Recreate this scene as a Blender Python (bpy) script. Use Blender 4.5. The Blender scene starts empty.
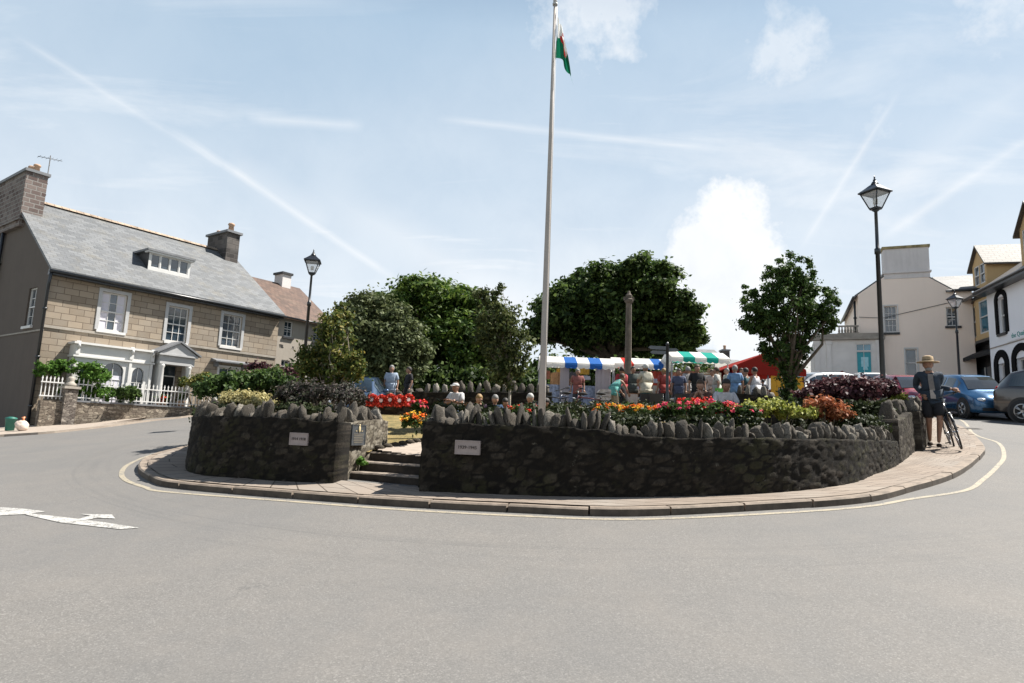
import bpy, bmesh, math, random
import numpy as np
from mathutils import Vector, Matrix, Euler, noise
random.seed(7); RNG=np.random.default_rng(11)
R=math.radians
SC=bpy.context.scene
COL=SC.collection
import math
F=640.0; PITCH=math.atan(92/640); ROLL=math.radians(2.3); CAMZ=1.6
cp,sp=math.cos(PITCH),math.sin(PITCH); cr,sr=math.cos(ROLL),math.sin(ROLL)
FW=(0,cp,sp)
RT=(cr,-sp*sr,cp*sr)
UP=(-sr,-sp*cr,cp*cr)
def ray(px,py):
    a=(px-512)/F; b=(341.5-py)/F
    return tuple(FW[i]+a*RT[i]+b*UP[i] for i in range(3))
def at(px,py,Y):
    d=ray(px,py); k=Y/d[1]
    return (d[0]*k,Y,CAMZ+d[2]*k)
def project(x,y,z):
    v=(x,y,z-CAMZ)
    dt=lambda a:sum(a[i]*v[i] for i in range(3))
    w=dt(FW); return (512+F*dt(RT)/w, 341.5-F*dt(UP)/w)
def sst(a,b,x):
    t=max(0,min(1,(x-a)/(b-a))); return t*t*(3-2*t)
def T(x,y):
    g=y if y<30 else 30+6*math.tanh((y-30)/6)
    if y<-2: g=-2+3*math.tanh((y+2)/3)
    xx=25*math.tanh(x/25) if abs(x)<200 else math.copysign(25,x)
    xx=max(-34,min(28,x))
    z=.1*g+.036*xx
    m=max(0.0,-xx-5)
    return z-.048*m*m/(m+1.5)*1.1
def G(px,py,off=0):
    d=ray(px,py); k=1.0; 
    while k<80:
        if CAMZ+d[2]*k < T(d[0]*k,d[1]*k)+off: break
        k+=.02
    x,y=d[0]*k,d[1]*k
    return (x,y,T(x,y)+off)
class Frame:
    def __init__(s,x,y,ang): s.x,s.y,s.a=x,y,ang; s.c,s.s=math.cos(ang),math.sin(ang)
    def w(s,lx,ly): return (s.x+lx*s.c-ly*s.s, s.y+lx*s.s+ly*s.c)
    def hit(s,px,py,off=0):   # plane local y=off
        ox,oy=s.w(0,off); d=ray(px,py); n=(-s.s,s.c)
        k=(ox*n[0]+oy*n[1])/(d[0]*n[0]+d[1]*n[1])
        X,Y=d[0]*k,d[1]*k
        return ((X-ox)*s.c+(Y-oy)*s.s, CAMZ+d[2]*k)
    def hitx(s,px,py,lx=0):   # plane local x=lx -> (ly,z)
        ox,oy=s.w(lx,0); d=ray(px,py); n=(s.c,s.s)
        k=(ox*n[0]+oy*n[1])/(d[0]*n[0]+d[1]*n[1])
        X,Y=d[0]*k,d[1]*k
        return (-(X-ox)*s.s+(Y-oy)*s.c, CAMZ+d[2]*k)
# ---------------------------------------------------------------- materials
MATS={}
class NT:
    """small helper round a node tree"""
    def __init__(s,mat): s.m=mat; s.t=mat.node_tree; s.n=s.t.nodes; s.l=s.t.links
    def node(s,typ,ins=None,**kw):
        n=s.n.new(typ)
        for k,v in kw.items(): setattr(n,k,v)
        if ins:
            for k,v in ins.items():
                if isinstance(v,bpy.types.NodeSocket): s.l.new(v,n.inputs[k])
                else: n.inputs[k].default_value=v
        return n
    def math(s,op,a,b=None,c=None,clamp=False):
        n=s.n.new('ShaderNodeMath'); n.operation=op; n.use_clamp=clamp
        for i,v in enumerate((a,b,c)):
            if v is None: continue
            if isinstance(v,bpy.types.NodeSocket): s.l.new(v,n.inputs[i])
            else: n.inputs[i].default_value=v
        return n.outputs[0]
    def mix(s,f,a,b,blend='MIX'):
        n=s.n.new('ShaderNodeMix'); n.data_type='RGBA'; n.blend_type=blend
        for k,v in ((0,f),(6,a),(7,b)):
            if isinstance(v,bpy.types.NodeSocket): s.l.new(v,n.inputs[k])
            else: n.inputs[k].default_value=v if k==0 else (*v[:3],1)
        return n.outputs[2]
    def ramp(s,f,stops):
        n=s.n.new('ShaderNodeValToRGB'); el=n.color_ramp.elements
        while len(el)>1: el.remove(el[0])
        el[0].position=stops[0][0]; el[0].color=(*col3(stops[0][1]),1)
        for p,c in stops[1:]:
            e=el.new(p); e.color=(*col3(c),1)
        s.l.new(f,n.inputs[0]); return n.outputs[0]
    def noise(s,vec,scale,detail=4,rough=.55,dist=0):
        return s.node('ShaderNodeTexNoise',{'Vector':vec,'Scale':scale,'Detail':detail,'Roughness':rough,'Distortion':dist}).outputs['Fac']
    def bump(s,h,strength,dist=.02,normal=None):
        i={'Height':h,'Strength':strength,'Distance':dist}
        if normal is not None: i['Normal']=normal
        return s.node('ShaderNodeBump',i).outputs[0]
def col3(c): return (c,c,c) if isinstance(c,(int,float)) else tuple(c[:3])
def newmat(name):
    m=bpy.data.materials.new(name); m.use_nodes=True; nt=NT(m); nt.n.clear()
    out=nt.n.new('ShaderNodeOutputMaterial'); b=nt.n.new('ShaderNodeBsdfPrincipled'); nt.l.new(b.outputs[0],out.inputs[0])
    nt.b=b; nt.out=out; nt.obj=nt.n.new('ShaderNodeTexCoord').outputs['Object']
    MATS[name]=m; return m,nt
def simple(name,c,rough=.7,metal=0,var=.18,scale=6,bump=.0,spec=.5,coat=0,rnd=False):
    if name in MATS: return MATS[name]
    m,nt=newmat(name); b=nt.b
    f=nt.noise(nt.obj,scale,5,.6)
    lo=tuple(x*(1-var) for x in c); hi=tuple(min(1,x*(1+var)) for x in c)
    colr=nt.ramp(f,[(.3,lo),(.7,hi)])
    if rnd:
        oi=nt.node('ShaderNodeObjectInfo')
        colr=nt.mix(nt.math('MULTIPLY',oi.outputs['Random'],.35),colr,tuple(x*.45 for x in c))
    nt.l.new(colr,b.inputs['Base Color'])
    b.inputs['Roughness'].default_value=rough; b.inputs['Metallic'].default_value=metal
    b.inputs['Specular IOR Level'].default_value=spec
    if coat: b.inputs['Coat Weight'].default_value=coat; b.inputs['Coat Roughness'].default_value=.05
    if bump: nt.l.new(nt.bump(nt.noise(nt.obj,scale*4,5,.65),bump,.01),b.inputs['Normal'])
    return m
def rubble(name,c1,c2,mortar,scale=4.5,lichen=.25,moss=0.0,bump=.9,flat=1.9,edge=.05):
    m,nt=newmat(name); b=nt.b
    warp=nt.node('ShaderNodeTexNoise',{'Vector':nt.obj,'Scale':3.2,'Detail':2}).outputs['Color']
    v=nt.node('ShaderNodeVectorMath',{0:warp,1:(.16,.16,.10),2:nt.obj},operation='MULTIPLY_ADD').outputs[0]
    mp=nt.node('ShaderNodeMapping',{'Vector':v,'Scale':(1,1,flat)}).outputs[0]
    cell=nt.node('ShaderNodeTexVoronoi',{'Vector':mp,'Scale':scale,'Randomness':.85})
    ed=nt.node('ShaderNodeTexVoronoi',{'Vector':mp,'Scale':scale,'Randomness':.85},feature='DISTANCE_TO_EDGE').outputs['Distance']
    sep=nt.node('ShaderNodeSeparateColor',{'Color':cell.outputs['Color']})
    stone=nt.ramp(sep.outputs[0],[(0,c1),(.55,tuple((a+b_)/2 for a,b_ in zip(c1,c2))),(.85,c2),(1,tuple(min(1,x*1.5) for x in c2))])
    n1=nt.noise(nt.obj,9,6,.7); stone=nt.mix(nt.math('MULTIPLY',n1,.7),stone,tuple(x*.45 for x in c1))
    lich=nt.math('GREATER_THAN',nt.noise(nt.obj,5.5,8,.78),.68 if lichen<.35 else .6)
    stone=nt.mix(nt.math('MULTIPLY',lich,lichen),stone,(.42,.40,.34))
    if moss:
        ms=nt.math('GREATER_THAN',nt.noise(nt.obj,1.7,6,.7),.56)
        stone=nt.mix(nt.math('MULTIPLY',ms,moss),stone,(.07,.075,.025))
    mm=nt.math('SMOOTH_MIN',nt.math('DIVIDE',ed,edge),1,.2)
    colr=nt.mix(mm,mortar,stone); nt.l.new(colr,b.inputs['Base Color'])
    b.inputs['Roughness'].default_value=.92; b.inputs['Specular IOR Level'].default_value=.25
    h=nt.math('ADD',nt.math('MULTIPLY',mm,.7),nt.math('MULTIPLY',nt.noise(nt.obj,22,6,.7),.5))
    nt.l.new(nt.bump(h,bump,.035),b.inputs['Normal']); return m
def relief_stone(name,cols,mortar,lichen=.3,moss=.2,wet=0):
    m,nt=newmat(name); b=nt.b
    a=nt.node('ShaderNodeAttribute',attribute_name='stone').outputs['Color']; sp_=nt.node('ShaderNodeSeparateColor',{'Color':a})
    st=nt.ramp(sp_.outputs[0],[(i/(len(cols)-1),c) for i,c in enumerate(cols)])
    n1=nt.noise(nt.obj,14,7,.75); st=nt.mix(nt.ramp(n1,[(.35,.75),(.65,0)]),st,tuple(x*.35 for x in cols[0]))
    n2=nt.noise(nt.obj,5,9,.8); st=nt.mix(nt.ramp(n2,[(.60,0),(.68,lichen)]),st,(.30,.28,.23))
    n3=nt.noise(nt.obj,2,6,.7); st=nt.mix(nt.ramp(n3,[(.5,0),(.62,moss)]),st,(.035,.036,.012))
    colr=nt.mix(nt.ramp(sp_.outputs[1],[(.15,0),(.5,1)]),mortar,st); nt.l.new(colr,b.inputs['Base Color'])
    b.inputs['Roughness'].default_value=.93; b.inputs['Specular IOR Level'].default_value=.2
    nt.l.new(nt.bump(nt.noise(nt.obj,30,7,.75),.9,.02),b.inputs['Normal']); return m
def vor_relief(x,y,z,sc=5.2,fl=2.0,seed=0):
    w=noise.noise(Vector((x*2.3,y*2.3,z*2.3+seed)))*.10; w2=noise.noise(Vector((x*2.1+9,y*2.1,z*2.1+seed)))*.06
    p=Vector((x*sc+w*sc,y*sc+w2*sc,z*sc*fl+w2*sc*1.5+seed)); d,pts=noise.voronoi(p)
    j=min(1,max(0,(d[1]-d[0])*2.4)); h=pts[0]; r_=(math.sin(h.x*12.9898+h.y*78.233+h.z*37.719)*43758.5453)%1
    return (j**.5)*(.6+.6*r_),r_,j
def wallvec(nt):
    s=nt.node('ShaderNodeSeparateXYZ',{'Vector':nt.obj})
    return nt.node('ShaderNodeCombineXYZ',{'X':nt.math('ADD',s.outputs[0],s.outputs[1]),'Y':s.outputs[2]}).outputs[0]
def ashlar(name,c1,c2,mortar,bw=.62,rh=.3,ms=.012,uv=False,bump=.5,rough=.9,stain=.5,grout_dark=True):
    m,nt=newmat(name); b=nt.b
    v=nt.node('ShaderNodeTexCoord').outputs['UV'] if uv else wallvec(nt)
    br=nt.node('ShaderNodeTexBrick',{'Vector':v,'Color1':(0,0,0,1),'Color2':(1,1,1,1),'Mortar':(.5,.5,.5,1),'Scale':1,'Mortar Size':ms,'Mortar Smooth':.25,'Brick Width':bw,'Row Height':rh,'Bias':0})
    sep=nt.node('ShaderNodeSeparateColor',{'Color':br.outputs['Color']})
    stone=nt.ramp(sep.outputs[0],[(0,c1),(1,c2)])
    n1=nt.noise(nt.obj,3,7,.7); n2=nt.noise(nt.obj,.7,5,.6)
    stone=nt.mix(nt.math('MULTIPLY',n1,stain),stone,tuple(x*.62 for x in c1))
    stone=nt.mix(nt.ramp(n2,[(.45,0),(.75,.35)]),stone,(.30,.30,.28))
    nt.l.new(nt.mix(br.outputs['Fac'],stone,mortar),b.inputs['Base Color'])
    b.inputs['Roughness'].default_value=rough; b.inputs['Specular IOR Level'].default_value=.3
    h=nt.math('ADD',nt.math('MULTIPLY',nt.math('SUBTRACT',1,br.outputs['Fac']),.6),nt.math('MULTIPLY',nt.noise(nt.obj,18,6,.7),.35))
    nt.l.new(nt.bump(h,bump,.02),b.inputs['Normal']); return m
def render_wall(name,c,stain=.35,streak=True):
    m,nt=newmat(name); b=nt.b
    n1=nt.noise(nt.obj,1.1,7,.65)
    mp=nt.node('ShaderNodeMapping',{'Vector':nt.obj,'Scale':(3,3,.35)}).outputs[0]
    n2=nt.noise(mp,1.5,6,.7)
    k=nt.ramp(n1,[(.35,0),(.75,stain)]); colr=nt.mix(k,c,tuple(x*.6 for x in c))
    if streak: colr=nt.mix(nt.ramp(n2,[(.5,0),(.8,stain*.9)]),colr,tuple(x*.5 for x in c))
    nt.l.new(colr,b.inputs['Base Color']); b.inputs['Roughness'].default_value=.85
    nt.l.new(nt.bump(nt.noise(nt.obj,35,6,.7),.3,.01),b.inputs['Normal']); return m
def leafmat(name,cols,trans=.35,rough=.6,spec=.22):
    m,nt=newmat(name); b=nt.b
    g=nt.node('ShaderNodeNewGeometry').outputs['Random Per Island']
    k=nt.math('ADD',nt.math('MULTIPLY',g,.65),nt.math('MULTIPLY',nt.noise(nt.obj,1.3,3,.5),.35))
    n=len(cols); colr=nt.ramp(k,[(.12+.76*i/(n-1),c) for i,c in enumerate(cols)])
    nt.l.new(colr,b.inputs['Base Color']); b.inputs['Roughness'].default_value=rough; b.inputs['Specular IOR Level'].default_value=spec
    tr=nt.node('ShaderNodeBsdfTranslucent'); nt.l.new(nt.mix(.5,colr,(.35,.45,.05),'MULTIPLY'),tr.inputs[0]); 
    nt.l.new(colr,tr.inputs[0])
    mx=nt.node('ShaderNodeMixShader',{0:trans}); nt.l.new(b.outputs[0],mx.inputs[1]); nt.l.new(tr.outputs[0],mx.inputs[2])
    nt.l.new(mx.outputs[0],nt.out.inputs[0]); return m
def glass(name='window_glass',c=(.02,.03,.04),rough=.05):
    if name in MATS: return MATS[name]
    m,nt=newmat(name); b=nt.b
    f=nt.noise(nt.obj,1.4,3,.5); nt.l.new(nt.ramp(f,[(.35,c),(.7,tuple(x*2.6 for x in c))]),b.inputs['Base Color'])
    b.inputs['Roughness'].default_value=rough; b.inputs['Specular IOR Level'].default_value=1.0; b.inputs['IOR'].default_value=1.6
    nt.l.new(nt.bump(nt.noise(nt.obj,2.5,2,.5),.05,.05),b.inputs['Normal']); return m
# ---------------------------------------------------------------- mesh builder
class MB:
    def __init__(s): s.vc=None;s.v=[];s.f=[];s.mi=[];s.m=0;s.sm=[];s.smooth=False;s.uv=None
    def face(s,idx): s.f.append(tuple(idx)); s.mi.append(s.m); s.sm.append(s.smooth)
    def add(s,pts,faces):
        o=len(s.v); s.v+= [tuple(p) for p in pts]
        for f in faces: s.face([o+i for i in f])
        return o
    def quad(s,*p): s.add(p,[tuple(range(len(p)))])
    def hexa(s,p): s.add(p,[(0,3,2,1),(4,5,6,7),(0,1,5,4),(1,2,6,5),(2,3,7,6),(3,0,4,7)])
    def box(s,x0,x1,y0,y1,z0,z1): s.hexa([(x0,y0,z0),(x1,y0,z0),(x1,y1,z0),(x0,y1,z0),(x0,y0,z1),(x1,y0,z1),(x1,y1,z1),(x0,y1,z1)])
    def cbox(s,c,sx,sy,sz,rot=None):
        M=Matrix.Translation(c)@(rot.to_4x4() if rot else Matrix())
        s.hexa([M@Vector((a*sx/2,b*sy/2,d*sz/2)) for d in (-1,1) for a,b in ((-1,-1),(1,-1),(1,1),(-1,1))])
    def tube(s,pts,rad,n=8,caps=True,smooth=True):
        pts=[Vector(p) for p in pts]; rr=rad if isinstance(rad,(list,tuple)) else [rad]*len(pts)
        o=len(s.v); prev=None
        for i,p in enumerate(pts):
            d=(pts[min(i+1,len(pts)-1)]-pts[max(i-1,0)])
            d=d.normalized() if d.length>1e-9 else Vector((0,0,1))
            a=prev if prev is not None else (Vector((1,0,0)) if abs(d.x)<.8 else Vector((0,1,0)))
            a=(a-d*a.dot(d)); a=a.normalized() if a.length>1e-6 else d.orthogonal().normalized()
            prev=a; b=d.cross(a)
            for k in range(n):
                t=2*math.pi*k/n; s.v.append(tuple(p+(a*math.cos(t)+b*math.sin(t))*rr[i]))
        ss=s.smooth; s.smooth=smooth
        for i in range(len(pts)-1):
            for k in range(n):
                k2=(k+1)%n; s.face((o+i*n+k,o+i*n+k2,o+(i+1)*n+k2,o+(i+1)*n+k))
        s.smooth=ss
        if caps: s.face([o+k for k in range(n)][::-1]); s.face([o+(len(pts)-1)*n+k for k in range(n)])
    def lathe(s,prof,n=16,c=(0,0,0),axis='z',smooth=True,a0=0):
        o=len(s.v)
        for r,z in prof:
            for k in range(n):
                t=a0+2*math.pi*k/n; x,y=r*math.cos(t),r*math.sin(t)
                p=(x,y,z) if axis=='z' else ((z,x,y) if axis=='x' else (x,z,y))
                s.v.append((p[0]+c[0],p[1]+c[1],p[2]+c[2]))
        ss=s.smooth; s.smooth=smooth
        for i in range(len(prof)-1):
            for k in range(n):
                k2=(k+1)%n; s.face((o+i*n+k,o+i*n+k2,o+(i+1)*n+k2,o+(i+1)*n+k))
        s.smooth=ss
        s.face([o+k for k in range(n)][::-1]); s.face([o+(len(prof)-1)*n+k for k in range(n)])
    def ell(s,c,rx,ry,rz,n=10,m=7,fn=None,smooth=True):
        o=len(s.v); c=Vector(c)
        for i in range(m+1):
            th=math.pi*i/m
            for k in range(n):
                t=2*math.pi*k/n
                p=Vector((rx*math.sin(th)*math.cos(t),ry*math.sin(th)*math.sin(t),rz*math.cos(th)))
                if fn: p=fn(p)
                s.v.append(tuple(c+p))
        ss=s.smooth; s.smooth=smooth
        for i in range(m):
            for k in range(n):
                k2=(k+1)%n; s.face((o+i*n+k,o+(i+1)*n+k,o+(i+1)*n+k2,o+i*n+k2))
        s.smooth=ss
    def prism(s,poly,fn,d0,d1):
        """poly of (a,b) extruded from d0 to d1 through fn(a,b,d)"""
        n=len(poly); o=len(s.v)
        s.v+=[tuple(fn(a,b,d0)) for a,b in poly]+[tuple(fn(a,b,d1)) for a,b in poly]
        s.face([o+i for i in range(n)]); s.face([o+n+i for i in range(n)][::-1])
        for i in range(n): j=(i+1)%n; s.face((o+i,o+n+i,o+n+j,o+j))
    def bfn(s,fn,a0,a1,b0,b1,d0,d1):
        s.hexa([fn(a,b,d) for d in (d0,d1) for a,b in ((a0,b0),(a1,b0),(a1,b1),(a0,b1))])
    def build(s,name,mats,parent=None,label=None,fix=True):
        me=bpy.data.meshes.new(name); me.from_pydata(s.v,[],s.f)
        for m in (mats if isinstance(mats,(list,tuple)) else [mats]): me.materials.append(m)
        me.polygons.foreach_set('material_index',s.mi); me.polygons.foreach_set('use_smooth',s.sm)
        if s.uv:
            l=me.uv_layers.new(name='UVMap'); 
            arr=np.array([s.uv[vi] for p in me.polygons for vi in p.vertices],dtype=np.float32).ravel(); l.data.foreach_set('uv',arr)
        if s.vc:
            at_=me.color_attributes.new('stone','FLOAT_COLOR','POINT'); arr=np.zeros((len(s.v),4),dtype=np.float32)
            for i_,c_ in s.vc.items(): arr[i_,:3]=c_
            at_.data.foreach_set('color',arr.ravel())
        me.update()
        if fix:
            bm=bmesh.new(); bm.from_mesh(me); bmesh.ops.recalc_face_normals(bm,faces=bm.faces); bm.to_mesh(me); bm.free()
        o=bpy.data.objects.new(name,me); COL.objects.link(o)
        if parent: o.parent=parent
        if label: o['label']=label
        return o
def tag(o,label=None,cat=None,group=None,kind=None):
    if label: o['label']=label
    if cat: o['category']=cat
    if group: o['group']=group
    if kind: o['kind']=kind
    return o
def thing(name,label,cat,loc=(0,0,0),rz=0,group=None):
    o=bpy.data.objects.new(name,None); COL.objects.link(o); o.empty_display_size=.2
    o.location=loc; o.rotation_euler=(0,0,rz); return tag(o,label,cat,group)
def copy_tree(o,parent=None):
    c=o.copy(); COL.objects.link(c)
    if parent: c.parent=parent
    for ch in list(o.children): copy_tree(ch,c)
    return c
def rehome(o,loc):
    """top-level mesh built in world coordinates: move its origin to loc"""
    o.data.transform(Matrix.Translation(-Vector(loc))); o.location=loc; return o
def text_mb(txt,size,depth=.004):
    cu=bpy.data.curves.new('lettering','FONT'); cu.body=txt; cu.size=size; cu.extrude=depth; cu.align_x='CENTER'; cu.align_y='CENTER'; cu.resolution_u=2
    o=bpy.data.objects.new('lettering',cu); COL.objects.link(o)
    dg=bpy.context.evaluated_depsgraph_get(); me=bpy.data.meshes.new_from_object(o.evaluated_get(dg))
    bpy.data.objects.remove(o); return me
def lettering(txt,size,mat,parent,loc,rot,depth=.004,sx=1):
    me=text_mb(txt,size,depth); me.materials.clear(); me.materials.append(mat)
    o=bpy.data.objects.new('lettering',me); COL.objects.link(o); o.parent=parent; o.location=loc; o.rotation_euler=rot; o.scale=(sx,1,1); return o
def catmull(pts,step=.1):
    out=[]; n=len(pts)
    P=[Vector(p) for p in pts]
    for i in range(n-1):
        p0,p1,p2,p3=P[max(i-1,0)],P[i],P[i+1],P[min(i+2,n-1)]
        k=max(2,int((p2-p1).length/step))
        for j in range(k):
            t=j/k; out.append(.5*((2*p1)+(p2-p0)*t+(2*p0-5*p1+4*p2-p3)*t*t+(3*p1-p0-3*p2+p3)*t**3))
    out.append(P[-1]); return out
def resample(path,n):
    L=[0]
    for a,b in zip(path,path[1:]): L.append(L[-1]+(b-a).length)
    out=[]; j=0
    for i in range(n):
        t=L[-1]*i/(n-1)
        while j<len(L)-2 and L[j+1]<t: j+=1
        k=(t-L[j])/max(1e-9,L[j+1]-L[j]); out.append(path[j].lerp(path[j+1],min(1,max(0,k))))
    return out,L[-1]
# ---------------------------------------------------------------- foliage
def leaf_mesh(name,cen,rad,per,size,mat,parent=None,up=.35,elong=1.6,squash=.8,seed=0,droop=0):
    """cen Nx3 clump centres, rad N radii, per leaves each"""
    rg=np.random.default_rng(seed+5); cen=np.asarray(cen,float); N=len(cen); rad=np.asarray(rad,float)
    M=N*per
    c=np.repeat(cen,per,0); r=np.repeat(rad,per)[:,None]
    d=rg.normal(size=(M,3)); d/=np.linalg.norm(d,axis=1,keepdims=True)
    rr=rg.random((M,1))**.5*(1+.32*np.abs(rg.normal(size=(M,1)))*(rg.random((M,1))<.35))
    ph=np.repeat(rg.random((N,3))*6.28,per,0); rr=rr*(1+.35*np.sin(d[:,:1]*4+ph[:,:1])+.3*np.sin(d[:,1:2]*5+ph[:,1:2])+.25*np.sin(d[:,2:3]*6+ph[:,2:3]))
    pos=c+d*rr*r*np.array([1,1,squash])
    nrm=d*.7+rg.normal(size=(M,3))*.6; nrm[:,2]+=up; nrm/=np.linalg.norm(nrm,axis=1,keepdims=True)
    a=rg.normal(size=(M,3)); a[:,2]-=droop; a-=nrm*(a*nrm).sum(1,keepdims=True); a/=np.linalg.norm(a,axis=1,keepdims=True)
    b=np.cross(nrm,a)
    sz=size*(.6+.8*rg.random((M,1)))
    A=a*sz*elong*.5; B=b*sz*.5; K=nrm*sz*.12
    v=np.stack([pos-A,pos-B*.9+K-A*.1,pos+A,pos+B*.9+K-A*.1],1).reshape(-1,3)
    me=bpy.data.meshes.new(name); me.vertices.add(M*4); me.vertices.foreach_set('co',v.ravel())
    me.loops.add(M*4); me.loops.foreach_set('vertex_index',np.arange(M*4,dtype=np.int32))
    me.polygons.add(M); me.polygons.foreach_set('loop_start',np.arange(0,M*4,4,dtype=np.int32)); me.polygons.foreach_set('loop_total',np.full(M,4,dtype=np.int32))
    me.update(calc_edges=True); me.materials.append(mat)
    o=bpy.data.objects.new(name,me); COL.objects.link(o)
    if parent: o.parent=parent
    return o
def ellclumps(ells,n,rg,rr=(.16,.3),shell=.45,low=-.9):
    """ells: (cx,cy,cz,rx,ry,rz) -> clump centres spread through them"""
    vol=np.array([e[3]*e[4]*e[5] for e in ells])**.67; vol/=vol.sum(); C=[];Q=[]
    for e,w in zip(ells,vol):
        k=max(3,int(n*w))
        for _ in range(k):
            while True:
                d=rg.normal(size=3); d/=np.linalg.norm(d)
                if d[2]>low: break
            r=shell+(1-shell)*rg.random()**.6
            q=rr[0]+(rr[1]-rr[0])*rg.random(); R0=(e[3]*e[4]*e[5])**(1/3)
            r*=1-q*.5
            C.append((e[0]+d[0]*r*e[3],e[1]+d[1]*r*e[4],e[2]+d[2]*r*e[5])); Q.append(q*R0)
    return np.array(C),np.array(Q)
def pxell(px,py,Y,rpx,rpy,depth=None):
    x,y,z=at(px,py,Y); k=Y/F*1.02
    return (x,y,z,rpx*k,(depth if depth else rpx*k),rpy*k)
def tree(name,label,base,ells,nclump,per,leaf,lmat,bmat,trunk_r,fork,seed=0,rr=(.16,.3),group=None,shell=.45,ivy=None,limbs=14,lean=(0,0),up=.35,squash=.8,droop=0,elong=1.6,crownname='crown',low=-.9):
    rg=np.random.default_rng(seed)
    root=thing(name,label,'tree',base,0,group)
    B=np.array(base); E=[(e[0]-B[0],e[1]-B[1],e[2]-B[2],*e[3:]) for e in ells]
    C,Q=ellclumps(E,nclump,rg,rr,shell,low)
    mb=MB(); top=Vector((lean[0],lean[1],fork))
    mb.tube([(0,0,-.2),(lean[0]*.15,lean[1]*.15,fork*.12),(lean[0]*.3+trunk_r*.3,lean[1]*.4,fork*.5),top],[trunk_r*1.5,trunk_r*1.12,trunk_r*.95,trunk_r*.8],10)
    idx=rg.permutation(len(C))[:limbs]
    for k,i in enumerate(idx):
        p=Vector(C[i]); t0=top*(.72+.28*rg.random()) if p.z>fork*.8 else top*max(.4,.8*p.z/fork)
        m1=t0.lerp(p,.4)+Vector((rg.normal()*.06,rg.normal()*.06,.05))*(p-t0).length; m2=t0.lerp(p,.75)+Vector((rg.normal()*.05,rg.normal()*.05,.04))*(p-t0).length
        r0=trunk_r*(.38+.25*rg.random()); mb.tube([t0,m1,m2,p],[r0,r0*.6,r0*.34,r0*.12],6)
        for _ in range(2):
            j=rg.integers(len(C)); 
            dd=np.linalg.norm(C-np.array(p),axis=1); near=np.argsort(dd)[1:8]; q=Vector(C[near[rg.integers(len(near))]])
            mb.tube([m2,m2.lerp(q,.5)+Vector((0,0,.03)),q],[r0*.3,r0*.18,r0*.07],5)
    mb.build('trunk',bmat,root)
    leaf_mesh(crownname,C,Q,per,leaf,lmat,root,seed=seed,up=up,squash=squash,droop=droop,elong=elong)
    return root
# ---------------------------------------------------------------- materials used
def asphalt():
    m,nt=newmat('asphalt'); b=nt.b
    vor=nt.node('ShaderNodeTexVoronoi',{'Vector':nt.obj,'Scale':120,'Randomness':1})
    sc_=nt.node('ShaderNodeSeparateColor',{'Color':vor.outputs['Color']})
    base=nt.ramp(sc_.outputs[0],[(0,(.112,.106,.099)),(.5,(.145,.137,.128)),(.85,(.166,.157,.147)),(1,(.23,.218,.203))])
    n0=nt.noise(nt.obj,26,6,.7); base=nt.mix(nt.ramp(n0,[(.35,.0),(.7,.35)]),base,(.125,.116,.105))
    n1=nt.noise(nt.obj,.35,5,.6); base=nt.mix(nt.ramp(n1,[(.38,0),(.62,.42)]),base,(.112,.112,.112))
    n2=nt.noise(nt.obj,1.6,6,.7); base=nt.mix(nt.ramp(n2,[(.45,0),(.75,.4)]),base,(.178,.162,.145))
    # wear bands that follow the traffic round the island
    s=nt.node('ShaderNodeSeparateXYZ',{'Vector':nt.obj})
    dx=nt.math('SUBTRACT',s.outputs[0],1.5); dy=nt.math('SUBTRACT',s.outputs[1],15.5)
    r=nt.math('SQRT',nt.math('ADD',nt.math('MULTIPLY',dx,dx),nt.math('MULTIPLY',dy,dy)))
    an=nt.math('ARCTAN2',dy,dx)
    pv=nt.node('ShaderNodeCombineXYZ',{'X':nt.math('MULTIPLY',r,2.2),'Y':nt.math('MULTIPLY',an,1.6)}).outputs[0]
    st=nt.noise(pv,1.0,7,.65,.4); base=nt.mix(nt.ramp(st,[(.52,0),(.78,.2)]),base,(.10,.096,.09))
    pv2=nt.node('ShaderNodeCombineXYZ',{'X':nt.math('MULTIPLY',r,9),'Y':nt.math('MULTIPLY',an,2.5)}).outputs[0]
    st2=nt.noise(pv2,1.0,5,.6,.3)
    band=nt.math('SUBTRACT',1,nt.math('MULTIPLY',nt.math('ABSOLUTE',nt.math('SUBTRACT',r,9.75)),1.4),clamp=True)
    base=nt.mix(nt.math('MULTIPLY',nt.ramp(st2,[(.5,0),(.72,.5)]),band),base,(.085,.084,.083))
    # hairline cracks
    ck=nt.node('ShaderNodeTexVoronoi',{'Vector':nt.node('ShaderNodeVectorMath',{0:nt.obj,1:nt.node('ShaderNodeTexNoise',{'Vector':nt.obj,'Scale':1.7,'Detail':5}).outputs['Color']},operation='ADD').outputs[0],'Scale':.33},feature='DISTANCE_TO_EDGE').outputs['Distance']
    cm=nt.math('MULTIPLY',nt.math('LESS_THAN',ck,.0022),nt.math('GREATER_THAN',nt.noise(nt.obj,.5,3,.5),.60))
    base=nt.mix(nt.math('MULTIPLY',cm,.25),base,(.06,.06,.06))
    nt.l.new(base,b.inputs['Base Color']); b.inputs['Roughness'].default_value=.82; b.inputs['Specular IOR Level'].default_value=.35
    h=nt.math('ADD',sc_.outputs[1],nt.math('MULTIPLY',n0,1.5))
    nt.l.new(nt.bump(h,.35,.006),b.inputs['Normal']); return m
M_asph=asphalt()
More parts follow.
